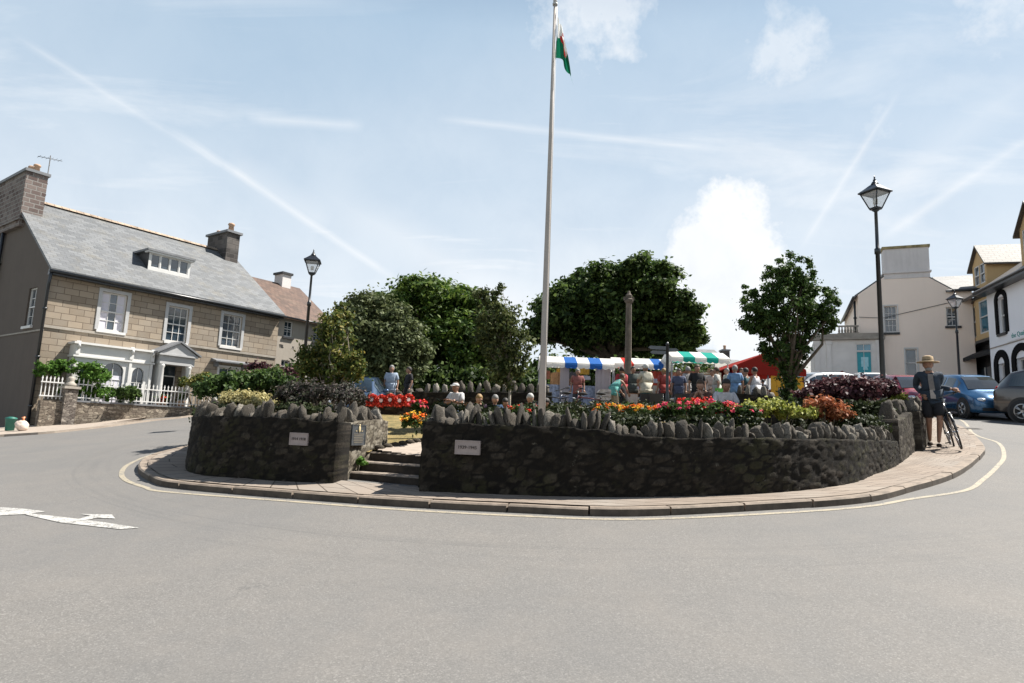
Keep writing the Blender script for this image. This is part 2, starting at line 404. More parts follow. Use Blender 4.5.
def paintmat(name,c,wear):
    m,nt=newmat(name); b=nt.b
    n=nt.noise(nt.obj,7,8,.8); vor=nt.node('ShaderNodeTexVoronoi',{'Vector':nt.obj,'Scale':95})
    sc_=nt.node('ShaderNodeSeparateColor',{'Color':vor.outputs['Color']})
    k=nt.math('ADD',nt.math('MULTIPLY',sc_.outputs[0],.25),n)
    f=nt.ramp(k,[(wear-.06,0),(wear+.06,1)])
    nt.l.new(nt.mix(f,c,(.15,.142,.13)),b.inputs['Base Color']); b.inputs['Roughness'].default_value=.75; return m
M_white=paintmat('road_white',(.40,.39,.37),.68); M_cream=paintmat('road_cream',(.30,.26,.19),.70)
M_front=relief_stone('rubble_dark',[(.014,.011,.008),(.024,.0195,.0145),(.038,.031,.0235),(.065,.054,.042)],(.009,.0075,.006),.4,.4)  # wall fronts: black algae, with their shade put into the colour too
M_lit=relief_stone('rubble_pale',[(.14,.12,.09),(.20,.175,.135),(.27,.24,.19),(.33,.30,.25)],(.06,.05,.038),.5,.15)  # paler copy of the wall rubble, sunlight put into its colour
M_side=relief_stone('rubble_brown',[(.04,.033,.025),(.065,.055,.042),(.095,.082,.064),(.14,.12,.10)],(.022,.018,.014),.5,.35)
def copingmat():
    m,nt=newmat('coping_stone'); b=nt.b
    oi=nt.node('ShaderNodeObjectInfo').outputs['Random']
    base=nt.ramp(oi,[(0,(.05,.041,.031)),(.4,(.10,.083,.064)),(.75,(.18,.155,.125)),(1,(.32,.29,.245))])
    v=nt.node('ShaderNodeVectorMath',{0:nt.obj,1:nt.node('ShaderNodeCombineXYZ',{'X':nt.math('MULTIPLY',oi,40)}).outputs[0]},operation='ADD').outputs[0]
    n=nt.noise(v,6,7,.7); base=nt.mix(nt.ramp(n,[(.42,0),(.62,.8)]),base,(.028,.024,.018))
    n2=nt.noise(v,9,6,.7); base=nt.mix(nt.ramp(n2,[(.58,0),(.68,.6)]),base,(.36,.34,.29))
    nt.l.new(base,b.inputs['Base Color']); b.inputs['Roughness'].default_value=.92
    nt.l.new(nt.bump(nt.noise(v,20,6,.7),.8,.02),b.inputs['Normal']); return m
M_cope=copingmat()
M_pave=ashlar('pavement_slab',(.21,.168,.135),(.29,.238,.193),(.07,.055,.042),bw=.75,rh=.42,ms=.014,uv=True,bump=.4,stain=.6)
M_kerb=simple('kerb_stone',(.20,.16,.125),.85,var=.35,scale=5,bump=.5)
M_step=simple('step_stone',(.13,.105,.08),.85,var=.5,scale=7,bump=.5)
M_plaza=simple('plaza_stone',(.12,.11,.10),.85,var=.25,scale=2,bump=.3)
M_path=simple('path_stone',(.30,.25,.205),.85,var=.15,scale=5,bump=.3)
M_soil=simple('soil',(.07,.05,.032),.95,var=.4,scale=8,bump=.8)
def grassmat():
    m,nt=newmat('dry_lawn'); b=nt.b
    f=nt.noise(nt.obj,4,7,.75); nt.l.new(nt.ramp(f,[(.3,(.06,.06,.018)),(.5,(.19,.145,.05)),(.72,(.30,.215,.085))]),b.inputs['Base Color'])
    b.inputs['Roughness'].default_value=.95; nt.l.new(nt.bump(nt.noise(nt.obj,40,5,.8),.8,.03),b.inputs['Normal']); return m
M_lawn=grassmat()
M_earth=simple('far_ground',(.10,.11,.06),.95,var=.3,scale=.3)
M_black=simple('black_paint',(.012,.014,.017),.35,var=.2,spec=.6)
M_dark=simple('dark_paint',(.03,.03,.032),.5)
M_wpaint=simple('white_paint',(.60,.59,.57),.5,var=.05,scale=3)
M_bark=simple('bark',(.11,.085,.06),.9,var=.4,scale=9,bump=.8)
M_palebark=simple('pale_bark',(.30,.26,.21),.9,var=.3,scale=12,bump=.5)
M_lead=simple('lead_grey',(.16,.165,.175),.6,var=.2,scale=4)
M_glass=glass(); M_bglass=glass('blue_glass',(.02,.085,.12),.05)
M_letter=simple('lettering_brown',(.035,.022,.016),.7)
# ---------------------------------------------------------------- ground
def gridsheet(name,x0,x1,y0,y1,st,dz,mat,fn=None):
    fn=fn or T; nx=int((x1-x0)/st)+1; ny=int((y1-y0)/st)+1; mb=MB(); mb.smooth=True
    for j in range(ny):
        for i in range(nx):
            x=x0+i*st; y=y0+j*st; mb.v.append((x,y,fn(x,y)+dz))
    for j in range(ny-1):
        for i in range(nx-1): a=j*nx+i; mb.face((a,a+1,a+nx+1,a+nx))
    return mb.build(name,mat,fix=False)
tag(gridsheet('road',-44,44,-8,52,.5,0,M_asph),kind='structure')
tag(gridsheet('ground',-700,700,-700,700,14,-.35,M_earth),kind='structure')
# garden height inside the memorial wall
def GH(x,y):
    k=.13-.08*sst(-1,1.5,x); z=1.25+(y-10)*k+.03*max(0,x)
    z2=T(x,y)+.02; t=sst(13.5,17.5,y); 
    if x<-1: t=sst(15,18,y)
    return z*(1-t)+z2*t
LIP=.085
def dense(pts): return catmull([(p[0],p[1],0) for p in pts],.08)
KP=[(-6.0,26),(-6.3,20),(-6.6,16)]+[G(*p)[:2] for p in [(184,450),(151,459),(137,470),(152,483),(180,489),(280,498),(400,507),(517,513),(634,516.6),(777,510),(865,503),(909,493),(955,478),(981,459),(983,447),(965,431)]]+[(13.6,20.5),(14.2,25),(14.4,30)]
KC=dense(KP)
WL=[(-5.7,20),(-5.85,16),(-5.75,13)]+[G(*p,LIP)[:2] for p in [(187.5,469),(255,479),(334,483)]]
WRp=[G(*p,LIP)[:2] for p in [(420,491),(560,496),(660,496.5),(777,492.3),(847,483.7),(871,475),(894,466),(914,451)]]
WR2=[WRp[-1],G(922,441)[:2],(10.0,16.8),(10.3,19.5)]
WC=dense(WL+WRp+WR2[1:])
def strip(name,A,B,fa,fb,mat,n=260,uvw=None):
    a,La=resample(A,n); b,_=resample(B,n); mb=MB(); mb.uv=[]; mb.smooth=True; m=6
    for i in range(n):
        s=La*i/(n-1); w=(a[i]-b[i]).length
        for j in range(m):
            p=a[i].lerp(b[i],j/(m-1)); mb.v.append((p.x,p.y,fa(p.x,p.y))); mb.uv.append((w*j/(m-1),s))
    for i in range(n-1):
        for j in range(m-1): q=i*m+j; mb.face((q,q+1,q+m+1,q+m))
    return mb.build(name,mat,fix=False)
def normal2(path,i):
    d=path[min(i+1,len(path)-1)]-path[max(i-1,0)]; return Vector((d.y,-d.x,0)).normalized()   # right-hand side = outwards here
def offset(path,d):
    return [p+normal2(path,i)*d for i,p in enumerate(path)]
KI=offset(KC,-.14); KIi=offset(KC,-.135)
# match parameters: wall curve pushed inwards so that the pavement runs under the wall
WI=offset(WC,-.2)
# pavement between kerb and wall (three matched spans keep slabs square to the kerb)
tag(strip('pavement',KIi,WI,lambda x,y:T(x,y)+LIP+.0,None,M_pave,520),kind='structure')
# kerb: single stones with a bevelled nose and dark joints between them

def kerbstones(path,width,h0,h1,ln=.9):
    tot=sum((b-a).length for a,b in zip(path,path[1:])); n=int(tot/ln); P,_=resample(path,n*5+1); mb=MB(); mb.m=0
    for k in range(n):
        seg=P[k*5:k*5+6]; j1=random.uniform(-.008,.008); j2=random.uniform(-.006,.006)
        a=[]
        for i,p in enumerate(seg):
            q=p.copy(); d=(seg[min(i+1,5)]-seg[max(i-1,0)]).normalized()
            if i==0: q+=d*.012
            if i==5: q-=d*.012
            nn=Vector((d.y,-d.x,0)); z=T(q.x,q.y)+j2
            prof=[(0+j1,h0),(0+j1,h1-.02),(-.02+j1,h1),(-width,h1-.002),(-width,h0)]
            a.append([(q.x+nn.x*o,q.y+nn.y*o,z+h) for o,h in prof])
        o=len(mb.v)
        for r_ in a: mb.v+=r_
        for i in range(5):
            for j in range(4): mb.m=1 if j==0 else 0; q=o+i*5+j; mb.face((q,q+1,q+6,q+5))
        mb.face([o+j for j in range(5)]); mb.face([o+25+j for j in range(5)][::-1])
    return mb
kb=kerbstones(KC,.14,-.1,LIP+.006); tag(kb.build('kerb',[M_kerb,simple('kerb_face_shaded',(.075,.06,.046),.9,var=.4,scale=6)]),kind='structure')  # outer face darker: shade on the kerb front put into its colour
# edge line painted round the island
LP=[G(*p)[:2] for p in [(184,447),(150,455.5),(128,465),(121.5,474),(127,481),(145,487.5),(165,492)]]
LP2=[G(*p)[:2] for p in [(165,492),(280,500.8),(400,510),(517,516),(634,519.6),(777,513.5),(865,507),(909,499.5),(965,490.7),(983,480),(997,467),(1004,456),(998,443),(974,434)]]+[(15.2,22),(15.8,27)]
def painted(name,pts,w,mat,dz=.004):
    c=dense(pts); a=offset(c,w/2); b=offset(c,-w/2); mb=MB()
    for p,q in zip(a,b): mb.v+=[(p.x,p.y,T(p.x,p.y)+dz),(q.x,q.y,T(q.x,q.y)+dz)]
    for i in range(len(c)-1): mb.face((2*i,2*i+2,2*i+3,2*i+1))
    return tag(mb.build(name,mat,fix=False),kind='structure')
painted('edge_line',[(-7.2,18)]+[LP[0]]+LP[1:]+LP2[1:],.07,M_cream)
def flatpoly(name,px,mat,dz=.005):
    mb=MB(); pts=[G(*p) for p in px]; mb.add([(x,y,z+dz) for x,y,z in pts],[tuple(range(len(pts)))]); return tag(mb.build(name,mat,fix=False),kind='structure')
mbm=MB()
for poly in ([(-40,508),(0,508),(20,509),(46,512),(28,514.6),(0,516),(-40,516)],[(27,513.6),(75,519.2),(100,522.4),(139,528.4),(120,530),(60,523.2),(26,515.2)],[(80,514.9),(112,515.3),(115,519.2),(96,518.6),(86,521.6),(76,520.4),(90,516.4)]):
    pts=[G(*p) for p in poly]; mbm.add([(x,y,z+.005+.001*len(mbm.f)) for x,y,z in pts],[tuple(range(len(pts)))])
tag(mbm.build('road_marking',M_white,fix=False),kind='structure')
# pavement in front of the left house
mb=MB(); up=[(-30,430),(0,429),(40,427),(70,427),(110,423),(150,416),(190,410),(215,404)]; lo=[(-30,440),(0,437),(40,434.5),(70,431.5),(110,427),(150,421.5),(190,417),(215,411)]
A=catmull([G(*p) for p in up],.4); B=catmull([G(*p) for p in lo],.4); A,_=resample(A,60); B,_=resample(B,60)
for p,q in zip(A,B): mb.v+=[(p.x,p.y,T(p.x,p.y)+.07),(q.x,q.y,T(q.x,q.y)+.07),(q.x,q.y,T(q.x,q.y)-.1)]
for i in range(59): k=3*i; mb.face((k,k+3,k+4,k+1)); mb.face((k+1,k+4,k+5,k+2))
tag(mb.build('pavement',M_path,fix=False),kind='structure')
# garden floor and plaza
def inside_sheet(name,x0,x1,y0,y1,st,fn,mat,poly):
    def inp(x,y):
        c=False; n=len(poly)
        for i in range(n):
            a,b=poly[i],poly[(i+1)%n]
            if (a[1]>y)!=(b[1]>y) and x<(b[0]-a[0])*(y-a[1])/(b[1]-a[1])+a[0]: c=not c
        return c
    mb=MB(); mb.smooth=True; idx={}
    nx=int((x1-x0)/st); ny=int((y1-y0)/st)
    def vid(i,j):
        if (i,j) not in idx: x,y=x0+i*st,y0+j*st; idx[(i,j)]=len(mb.v); mb.v.append((x,y,fn(x,y)))
        return idx[(i,j)]
    for j in range(ny):
        for i in range(nx):
            if inp(x0+(i+.5)*st,y0+(j+.5)*st): mb.face((vid(i,j),vid(i+1,j),vid(i+1,j+1),vid(i,j+1)))
    return mb.build(name,mat,fix=False)
gin=offset(WC,-.22); Apt=Vector((*G(334,482)[:2],0)); Cpt=Vector((*G(420,491)[:2],0)); Bpt=Vector((-2.16+.0,10.45,0))
poly=[]
for p in gin:
    if Apt.x-.2<p.x<Cpt.x+.15 and p.y<10.3:
        continue
    poly.append((p.x,p.y))
# cut the entrance: go round the stair head
k=next(i for i,p in enumerate(poly) if p[0]>Apt.x and p[1]<12)
poly[k:k]=[(-2.45,9.45),(-2.02,10.12),(-.82,9.45),(-.95,8.85)]
M_in=M_lawn
tag(inside_sheet('garden_lawn',-7,12,8,20,.1,GH,M_lawn,poly),kind='structure')
tag(gridsheet('market_square',-5.5,13.2,17.6,34,.5,.02,M_plaza),kind='structure')
# stone path from stair head into the garden
mb=MB(); pp=[(-2.03,10.02),(-.80,9.33),(-.3,10.1),(1.5,12.4),(3.2,14.0),(2.2,15.0),(.6,13.6),(-.9,11.8),(-1.55,10.9)]
for x,y in pp: pass
def pathsheet():
    return inside_sheet('garden_path',-2.4,3.6,9.2,15.2,.08,lambda x,y:GH(x,y)+.02,M_path,pp)
tag(pathsheet(),kind='structure')
# ---------------------------------------------------------------- walls
CV=[]
def coping_variants():
    for k in range(7):
        mb=MB(); ax,ay,az=random.uniform(.8,1.15),1,1; sd=random.random()*50
        sh=random.uniform(.55,1.0); le=random.uniform(-.3,.3)
        def f(p,sd=sd,sh=sh,le=le):
            n=noise.noise(p*1.7+Vector((sd,sd,sd)))*.45+noise.noise(p*4+Vector((sd,0,0)))*.12
            q=p*(1+n); t=(q.z+1)/2
            q.x*=1-.10*t*sh; q.y*=1-.22*t*sh; q.z=math.copysign(abs(q.z)**.85,q.z); q.x+=le*t*.5; q.y+=le*t*.3; q.x=math.copysign(abs(q.x)**.8,q.x) 
            return q
        mb.ell((0,0,0),1,1,1,12,8,f); o=mb.build('coping_stone',M_cope); CV.append(o.data); bpy.data.objects.remove(o)
coping_variants()
def add_coping(root,base,path,topf,spacing,h,inw,thick=.062,skip=None):
    """path outer face; stones stand on the wall top, centred inw from the face"""
    tot=sum((b-a).length for a,b in zip(path,path[1:])); n=max(2,int(tot/spacing)); P,_=resample(path,n*2+1); out=0
    for k in range(n):
        p=P[2*k+1].copy(); d=(P[min(2*k+2,2*n)]-P[2*k]).normalized(); nn=Vector((d.y,-d.x,0)); q=p-nn*inw+nn*random.uniform(-.04,.04)
        hh=h*random.choice((.55,.75,.9,1,1.1,1.2,1.32))*random.uniform(.93,1.07); th=thick*random.uniform(.5,1.25)
        o=bpy.data.objects.new('coping_stone',random.choice(CV)); COL.objects.link(o); o.parent=root
        o.location=(q.x-base[0],q.y-base[1],topf(p.x,p.y)-base[2]+hh*.5-.05); o.scale=(th*1.15,random.uniform(.09,.13),hh*.62)
        o.rotation_euler=(random.uniform(-.15,.15),random.uniform(-.34,.34),math.atan2(d.y,d.x)+random.uniform(-.75,.75)); out+=1
def wall_mesh(mb,path,topf,thick,st=.032,inset=0,base_extra=.12,rough=.016,m=0,sc=6.2,fl=2.0,rowh=.033):
    """outer face along path, body thick metres inwards; stones stand proud of their joints"""
    tot=sum((b-a).length for a,b in zip(path,path[1:])); st=max(st,.034); n=max(2,int(tot/st)); P,_=resample(path,n+1); rows=34; o=len(mb.v)
    mb.m=m; mb.smooth=True; mb.vc=mb.vc or {}
    for i,p in enumerate(P):
        d=P[min(i+1,n)]-P[max(i-1,0)]; nn=Vector((d.y,-d.x,0)).normalized(); zb=T(p.x,p.y)-base_extra; zt=topf(p.x,p.y)
        for side in (0,1):
            for j in range(rows+1):
                z=zb+(zt-zb)*j/rows; q0=p if side==0 else p-nn*thick
                h,r_,jn=vor_relief(q0.x,q0.y,z,sc,fl); w=h*rough+noise.noise(Vector((p.x*9,p.y*9,z*11+side*9)))*.012+.025*(1-j/rows)
                q=q0+nn*(w if side==0 else -w); mb.vc[len(mb.v)]=(r_,jn,0); mb.v.append((q.x,q.y,z+(noise.noise(Vector((p.x*5,p.y*5,side)))*.03 if j==rows else 0)))
    R2=2*(rows+1)
    for i in range(n):
        for j in range(rows):
            a=o+i*R2+j; mb.face((a,a+R2,a+R2+1,a+1)); c=a+rows+1; mb.face((c,c+1,c+R2+1,c+R2))
        a=o+i*R2+rows; c=a+rows+1; mb.face((a,a+R2,c+R2,c))
    for i in (0,n):
        a=o+i*R2
        for j in range(rows): mb.face((a+j,a+j+1,a+rows+1+j+1,a+rows+1+j))
def ztop(ctrl):
    """ctrl: list of (pixel x, pixel y, plan point) -> interpolation by nearest control along path"""
    C=[]
    for px,py,(X,Y) in ctrl:
        d=ray(px,py); k=(X*d[0]+Y*d[1])/(d[0]**2+d[1]**2); C.append((X,Y,CAMZ+d[2]*k))
    def f(x,y):
        w=[(1/((x-a)**2+(y-b)**2+1e-4),z) for a,b,z in C]; w.sort(reverse=True); w=w[:2]; s=sum(u for u,_ in w); return sum(u*z for u,z in w)/s
    return f
# left section
pl=dense(WL); b0=(WL[3][0],WL[3][1],T(*WL[3][:2]))
zl=ztop([(187,416,WL[3]),(255,416.5,WL[4]),(334,421,WL[5])])
zL=lambda x,y: zl(x,y) if y<11 else zl(*WL[3])+ (y-10.3)*.085
root=thing('stone_wall','dark rubble garden wall left of the steps with jagged upright coping stones','wall',b0,0,'memorial garden walls')
mb=MB(); wall_mesh(mb,pl,zL,.36); 
# return face beside the steps
ret=[Vector((Apt.x+.075,Apt.y-.02,0)),Vector((-2.08,10.32,0)),Vector((-2.02,10.75,0))]
mb2=MB(); zR=ztop([(338,422,(Apt.x,Apt.y)),(378,419.6,(-2.16,10.32))]); wall_mesh(mb2,ret,zR,.34,sc=7.5,fl=2.2)
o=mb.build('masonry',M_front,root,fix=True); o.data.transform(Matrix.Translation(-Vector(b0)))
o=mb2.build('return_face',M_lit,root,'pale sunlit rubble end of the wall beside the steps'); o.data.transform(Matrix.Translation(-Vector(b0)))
add_coping(root,b0,[p for p in pl if p.y<13.5],zL,.092,.195,.13,.04); add_coping(root,b0,ret,zR,.12,.25,.13,.04)
WALL_L=root
def plaque_on(root,base,path_a,path_b,px,py,w,h,txt,name,mat,lmat,label,out=.05,size=.07,frame=None):
    """flat plate on the wall face running path_a->path_b, centred on the pixel's point of that face"""
    a=Vector((path_a[0],path_a[1])); b=Vector((path_b[0],path_b[1])); d=(b-a).normalized(); ang=math.atan2(d.y,d.x)
    fr=Frame(a.x,a.y,ang); s,z=fr.hit(px,py,-out); X,Y=fr.w(s,-out)
    mb=MB(); mb.box(-w/2,w/2,-.012,.05,-h/2,h/2); e=.012
    for x0,x1,z0,z1 in ((-w/2,w/2,h/2-e,h/2),(-w/2,w/2,-h/2,-h/2+e),(-w/2,-w/2+e,-h/2+e,h/2-e),(w/2-e,w/2,-h/2+e,h/2-e)): mb.box(x0,x1,-.018,-.0121,z0,z1)
    o=mb.build(name,mat,root,label); o.location=(X-base[0],Y-base[1],z-base[2]); o.rotation_euler=(0,0,ang)
    for i,t in enumerate(txt):
        lettering(t,size,lmat,o,(0,-.0145,(len(txt)-1)*size*.55-i*size*1.1),(math.pi/2,0,0),.003)
    return o
M_plq=simple('plaque_stone',(.30,.25,.235),.8,var=.15,scale=9); M_brz=simple('bronze_plate',(.075,.085,.095),.45,metal=.5,var=.25,scale=14)
M_gold=simple('worn_gold',(.62,.50,.28),.5,var=.15)
plaque_on(root,b0,WL[4],WL[5],299,439,.27,.165,['1914 1918'],'plaque',M_plq,M_letter,'small pinkish stone plaque reading 1914 1918',out=.055,size=.05)
pq=plaque_on(root,b0,(ret[0].x,ret[0].y),(ret[1].x,ret[1].y),358,435,.30,.30,[],'bronze_plaque',M_brz,M_letter,'dark bronze plaque with a pale figure at its top',out=.05)
pq.scale=(1.5,1,1)
mb=MB(); mb.ell((0,-.02,.085),.02,.012,.052,8,8); mb.ell((0,-.022,.142),.012,.01,.014,8,6); mb.box(-.075,-.05,-.02,-.0125,.055,.063); mb.box(.05,.075,-.02,-.0125,.055,.063); mb.build('relief_figure',M_gold,pq)
mb=MB()
for i in range(6): mb.box(-.11+.01*(i%2),.11-.012*(i%3),-.0165,-.0125,.01-.024*i,.017-.024*i)
mb.build('raised_lines',simple('bronze_rub',(.25,.22,.17),.5,metal=.4),pq)
# right section
pr=dense(WRp); b1=(WRp[0][0],WRp[0][1],T(*WRp[0]))
zr=ztop([(422,422,WRp[0]),(560,427,WRp[1]),(660,437,WRp[2]),(777,438.5,WRp[3]),(847,440,WRp[4]),(871,440.5,WRp[5]),(890,441,WRp[6])])
splitp=Vector((*G(890,467)[:2],0)); ks=min(range(len(pr)),key=lambda i:(pr[i]-splitp).length)
root=thing('stone_wall','long dark curved rubble wall right of the steps with jagged upright coping stones','wall',b1,0,'memorial garden walls')
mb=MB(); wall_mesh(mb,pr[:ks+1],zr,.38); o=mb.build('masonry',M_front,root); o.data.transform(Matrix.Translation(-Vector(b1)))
retr=[Cpt+Vector((.0,.0,0)),Vector((-.78,9.5,0)),Vector((-.6,10.4,0))]
mb=MB(); zc=lambda x,y:zr(*WRp[0])+.0*(y); rr_=[retr[2],retr[1],retr[0]]; wall_mesh(mb,rr_,zc,.36); o=mb.build('return_face',M_front,root); o.data.transform(Matrix.Translation(-Vector(b1)))
add_coping(root,b1,pr[:ks],zr,.088,.20,.15,.04); add_coping(root,b1,rr_,zc,.2,.24,.17)
plaque_on(root,b1,WRp[0],WRp[1],467.5,447.5,.31,.17,['1939-1945'],'plaque',M_plq,M_letter,'small pinkish stone plaque reading 1939-1945',out=.075,size=.056)
WALL_R=root
# higher end section
zh=ztop([(891,419,(pr[ks].x,pr[ks].y)),(914,413,WRp[7])])
bh=(pr[ks].x,pr[ks].y,T(pr[ks].x,pr[ks].y)); root=thing('stone_wall','taller brown rubble wall end section stepping up behind the man with the bicycle','wall',bh,0,'memorial garden walls')
mb=MB(); wall_mesh(mb,pr[ks-1:],zh,.42); o=mb.build('masonry',M_side,root); o.data.transform(Matrix.Translation(-Vector(bh)))
add_coping(root,bh,pr[ks:],zh,.24,.26,.2,.09)
b2=(WR2[0][0],WR2[0][1],T(*WR2[0])); z3=lambda x,y: zh(*WRp[7])+.09+.06*(y-13)
sh=[Vector((p[0]+.12,p[1]-.02,0)) for p in WR2]; p3=catmull(sh,.1)
root=thing('stone_wall','mossy rubble wall running back beside the pavement beyond the bicycle','wall',b2,0,'memorial garden walls')
mb=MB(); wall_mesh(mb,p3,z3,.42); o=mb.build('masonry',M_side,root); o.data.transform(Matrix.Translation(-Vector(b2))); add_coping(root,b2,p3,z3,.26,.26,.2,.09)
# back walls of the garden
def backwall(x0,y0,x1,y1,hh,label,mat=M_front,sp=.24,ch=.26,name='stone_wall',zf=None,th=.085):
    path=resample([Vector((x0,y0,0)),Vector((x1,y1,0))],20)[0]; bb=(x0,y0,T(x0,y0)); r_=thing(name,label,'wall',bb,0,'memorial garden walls')
    mb=MB(); zz=zf or (lambda x,y:T(x,y)+hh); wall_mesh(mb,path,zz,.36,.06); o=mb.build('masonry',mat,r_); o.data.transform(Matrix.Translation(-Vector(bb))); add_coping(r_,bb,path,zz,sp,ch,.17,th); return r_
pz=lambda px,py,Y: at(px,py,Y)
q0=at(405,392,18.2); q1=at(545,392,18.2)
backwall(q0[0],18.2,q1[0]+.2,18.2,.8,'low dark wall with pale jagged coping behind the seated people',zf=lambda x,y:q0[2]-.02*(x-q0[0])*0+ (q1[2]-q0[2])*(x-q0[0])/(q1[0]-q0[0]))
q2=at(733,393,19); q3=at(800,398,17.5)
backwall(q2[0],19,q3[0],17.5,.8,'low dark wall with white topped coping in front of the red marquee',zf=lambda x,y:q2[2]+(q3[2]-q2[2])*(x-q2[0])/(q3[0]-q2[0]))
q4=at(352,397,15.6); q5=at(413,399,15.6)
WREATH_WALL=backwall(q4[0],15.6,q5[0],15.6,.8,'grey stone memorial wall behind the row of red poppy wreaths',mat=M_side,zf=lambda x,y:q4[2]-.08)
# steps
mb=MB(); A0=Vector((Apt.x+.0,Apt.y,0)); C0=Vector((Cpt.x,Cpt.y,0)); ax=(C0-A0).normalized(); inn=Vector((-ax.y,ax.x,0)); tops=[.84,.965,1.10,1.235]
L=(C0-A0).length
st=thing('stone_steps','four worn stone steps between dark walls leading up into the garden','steps',(A0.x,A0.y,.74),math.atan2(ax.y,ax.x))
for k,zt in enumerate(tops):
    d0=-.02+.31*k; sk=d0*.24
    mb=MB(); x0=-.02-.30*max(0,d0)-.10; x1=L+.32
    y1=d0+.42 if k<3 else d0+.6
    pts=[]
    m=12
    mb.smooth=False
    for zz,dd in ((-.3,0),(zt-.74-.02,0),(zt-.74,.015),(zt-.74,y1-d0)):
        for i in range(m+1):
            x=x0+(x1-x0)*i/m; pts.append((x,d0+dd+noise.noise(Vector((x*2,k*3,0)))*.018,zz+(noise.noise(Vector((x*3,k*5,1)))*.01 if zz>0 else 0)))
    o_=len(mb.v); mb.v+=pts
    for r_ in range(3):
        for i in range(m): mb.m=1 if r_==0 else 0; a=o_+r_*(m+1)+i; mb.face((a,a+1,a+m+2,a+m+1))
    mb.build('step',[simple('step_tread',(.22,.18,.145),.85,var=.4,scale=7,bump=.5),simple('step_riser_shaded',(.04,.031,.023),.9,var=.5,scale=6,bump=.5)],st,fix=False)  # risers darker than treads: their shade is painted into the stone colour
# ---------------------------------------------------------------- houses
M_ash=ashlar('ashlar_ochre',(.25,.202,.152),(.37,.303,.23),(.13,.10,.075),bw=.5,rh=.245,ms=.012,stain=.45)
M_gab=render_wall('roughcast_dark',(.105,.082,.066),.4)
M_slate=None
def slate(name,c1,c2,mortar,bw=.34,rh=.2,axis='x',lich=.4):
    m,nt=newmat(name); b=nt.b
    s=nt.node('ShaderNodeSeparateXYZ',{'Vector':nt.obj})
    if axis=='x': v=nt.node('ShaderNodeCombineXYZ',{'X':s.outputs[0],'Y':nt.math('MULTIPLY',s.outputs[2],1.7)}).outputs[0]
    else: v=nt.node('ShaderNodeCombineXYZ',{'X':s.outputs[1],'Y':nt.math('MULTIPLY',s.outputs[2],1.7)}).outputs[0]
    br=nt.node('ShaderNodeTexBrick',{'Vector':v,'Color1':(0,0,0,1),'Color2':(1,1,1,1),'Mortar':(.5,.5,.5,1),'Scale':1,'Mortar Size':.009,'Mortar Smooth':.3,'Brick Width':bw,'Row Height':rh})
    sp_=nt.node('ShaderNodeSeparateColor',{'Color':br.outputs['Color']})
    k=nt.math('ADD',nt.math('MULTIPLY',sp_.outputs[0],.5),nt.math('MULTIPLY',nt.noise(nt.obj,1.2,6,.7),.5))
    st=nt.ramp(k,[(.25,c1),(.75,c2)])
    st=nt.mix(nt.ramp(nt.noise(nt.obj,.9,8,.75),[(.5,0),(.68,lich)]),st,(.17,.145,.095))
    nt.l.new(nt.mix(nt.math('MULTIPLY',br.outputs['Fac'],.7),st,mortar),b.inputs['Base Color']); b.inputs['Roughness'].default_value=.6; b.inputs['Specular IOR Level'].default_value=.45
    h=nt.math('ADD',nt.math('SUBTRACT',1,br.outputs['Fac']),nt.math('MULTIPLY',sp_.outputs[1],.6)); nt.l.new(nt.bump(h,.5,.02),b.inputs['Normal']); return m
M_slate=slate('slate_grey',(.095,.10,.105),(.15,.155,.16),(.06,.06,.06))
M_slate2=slate('slate_pale',(.15,.145,.14),(.20,.195,.19),(.1,.1,.1))
M_tile=slate('tile_brown',(.062,.033,.021),(.115,.064,.042),(.025,.016,.012),bw=.25,rh=.28,lich=.15)
M_tile2=slate('tile_tan',(.065,.055,.047),(.11,.096,.083),(.035,.03,.027),axis='y',lich=.2)
M_chim=ashlar('chimney_stone',(.10,.068,.062),(.26,.21,.19),(.24,.225,.21),bw=.36,rh=.19,ms=.022,stain=.6,bump=.8)
M_chimd=ashlar('chimney_dark',(.05,.045,.042),(.14,.12,.11),(.10,.09,.085),bw=.45,rh=.25,ms=.02,stain=.6,bump=.8)
M_cream=render_wall('render_cream',(.90,.76,.65),.10); M_creamg=render_wall('render_greyed',(.68,.64,.62),.35)
M_stucco=render_wall('stucco_buff',(.36,.32,.27),.3); M_ochre=render_wall('render_ochre',(.55,.38,.19),.2); M_whit=render_wall('render_white',(.84,.85,.88),.08)
M_trim=simple('stone_trim',(.30,.27,.23),.8,var=.2,scale=4,bump=.2); M_gtrim=simple('grey_painted_trim',(.40,.40,.40),.6,var=.1,scale=3)
M_pot=simple('clay_pot',(.42,.27,.18),.8,var=.3,scale=8); M_curt=simple('net_curtain',(.62,.60,.66),.9,var=.1,scale=3)
M_blue=simple('blue_panel',(.10,.16,.30),.5)
def F0(a,b,d): return (a,d,b)                 # facade plane y=0, d inwards
def FX(x): return lambda a,b,d: (x+d,a,b)     # gable plane at local x (a along y)
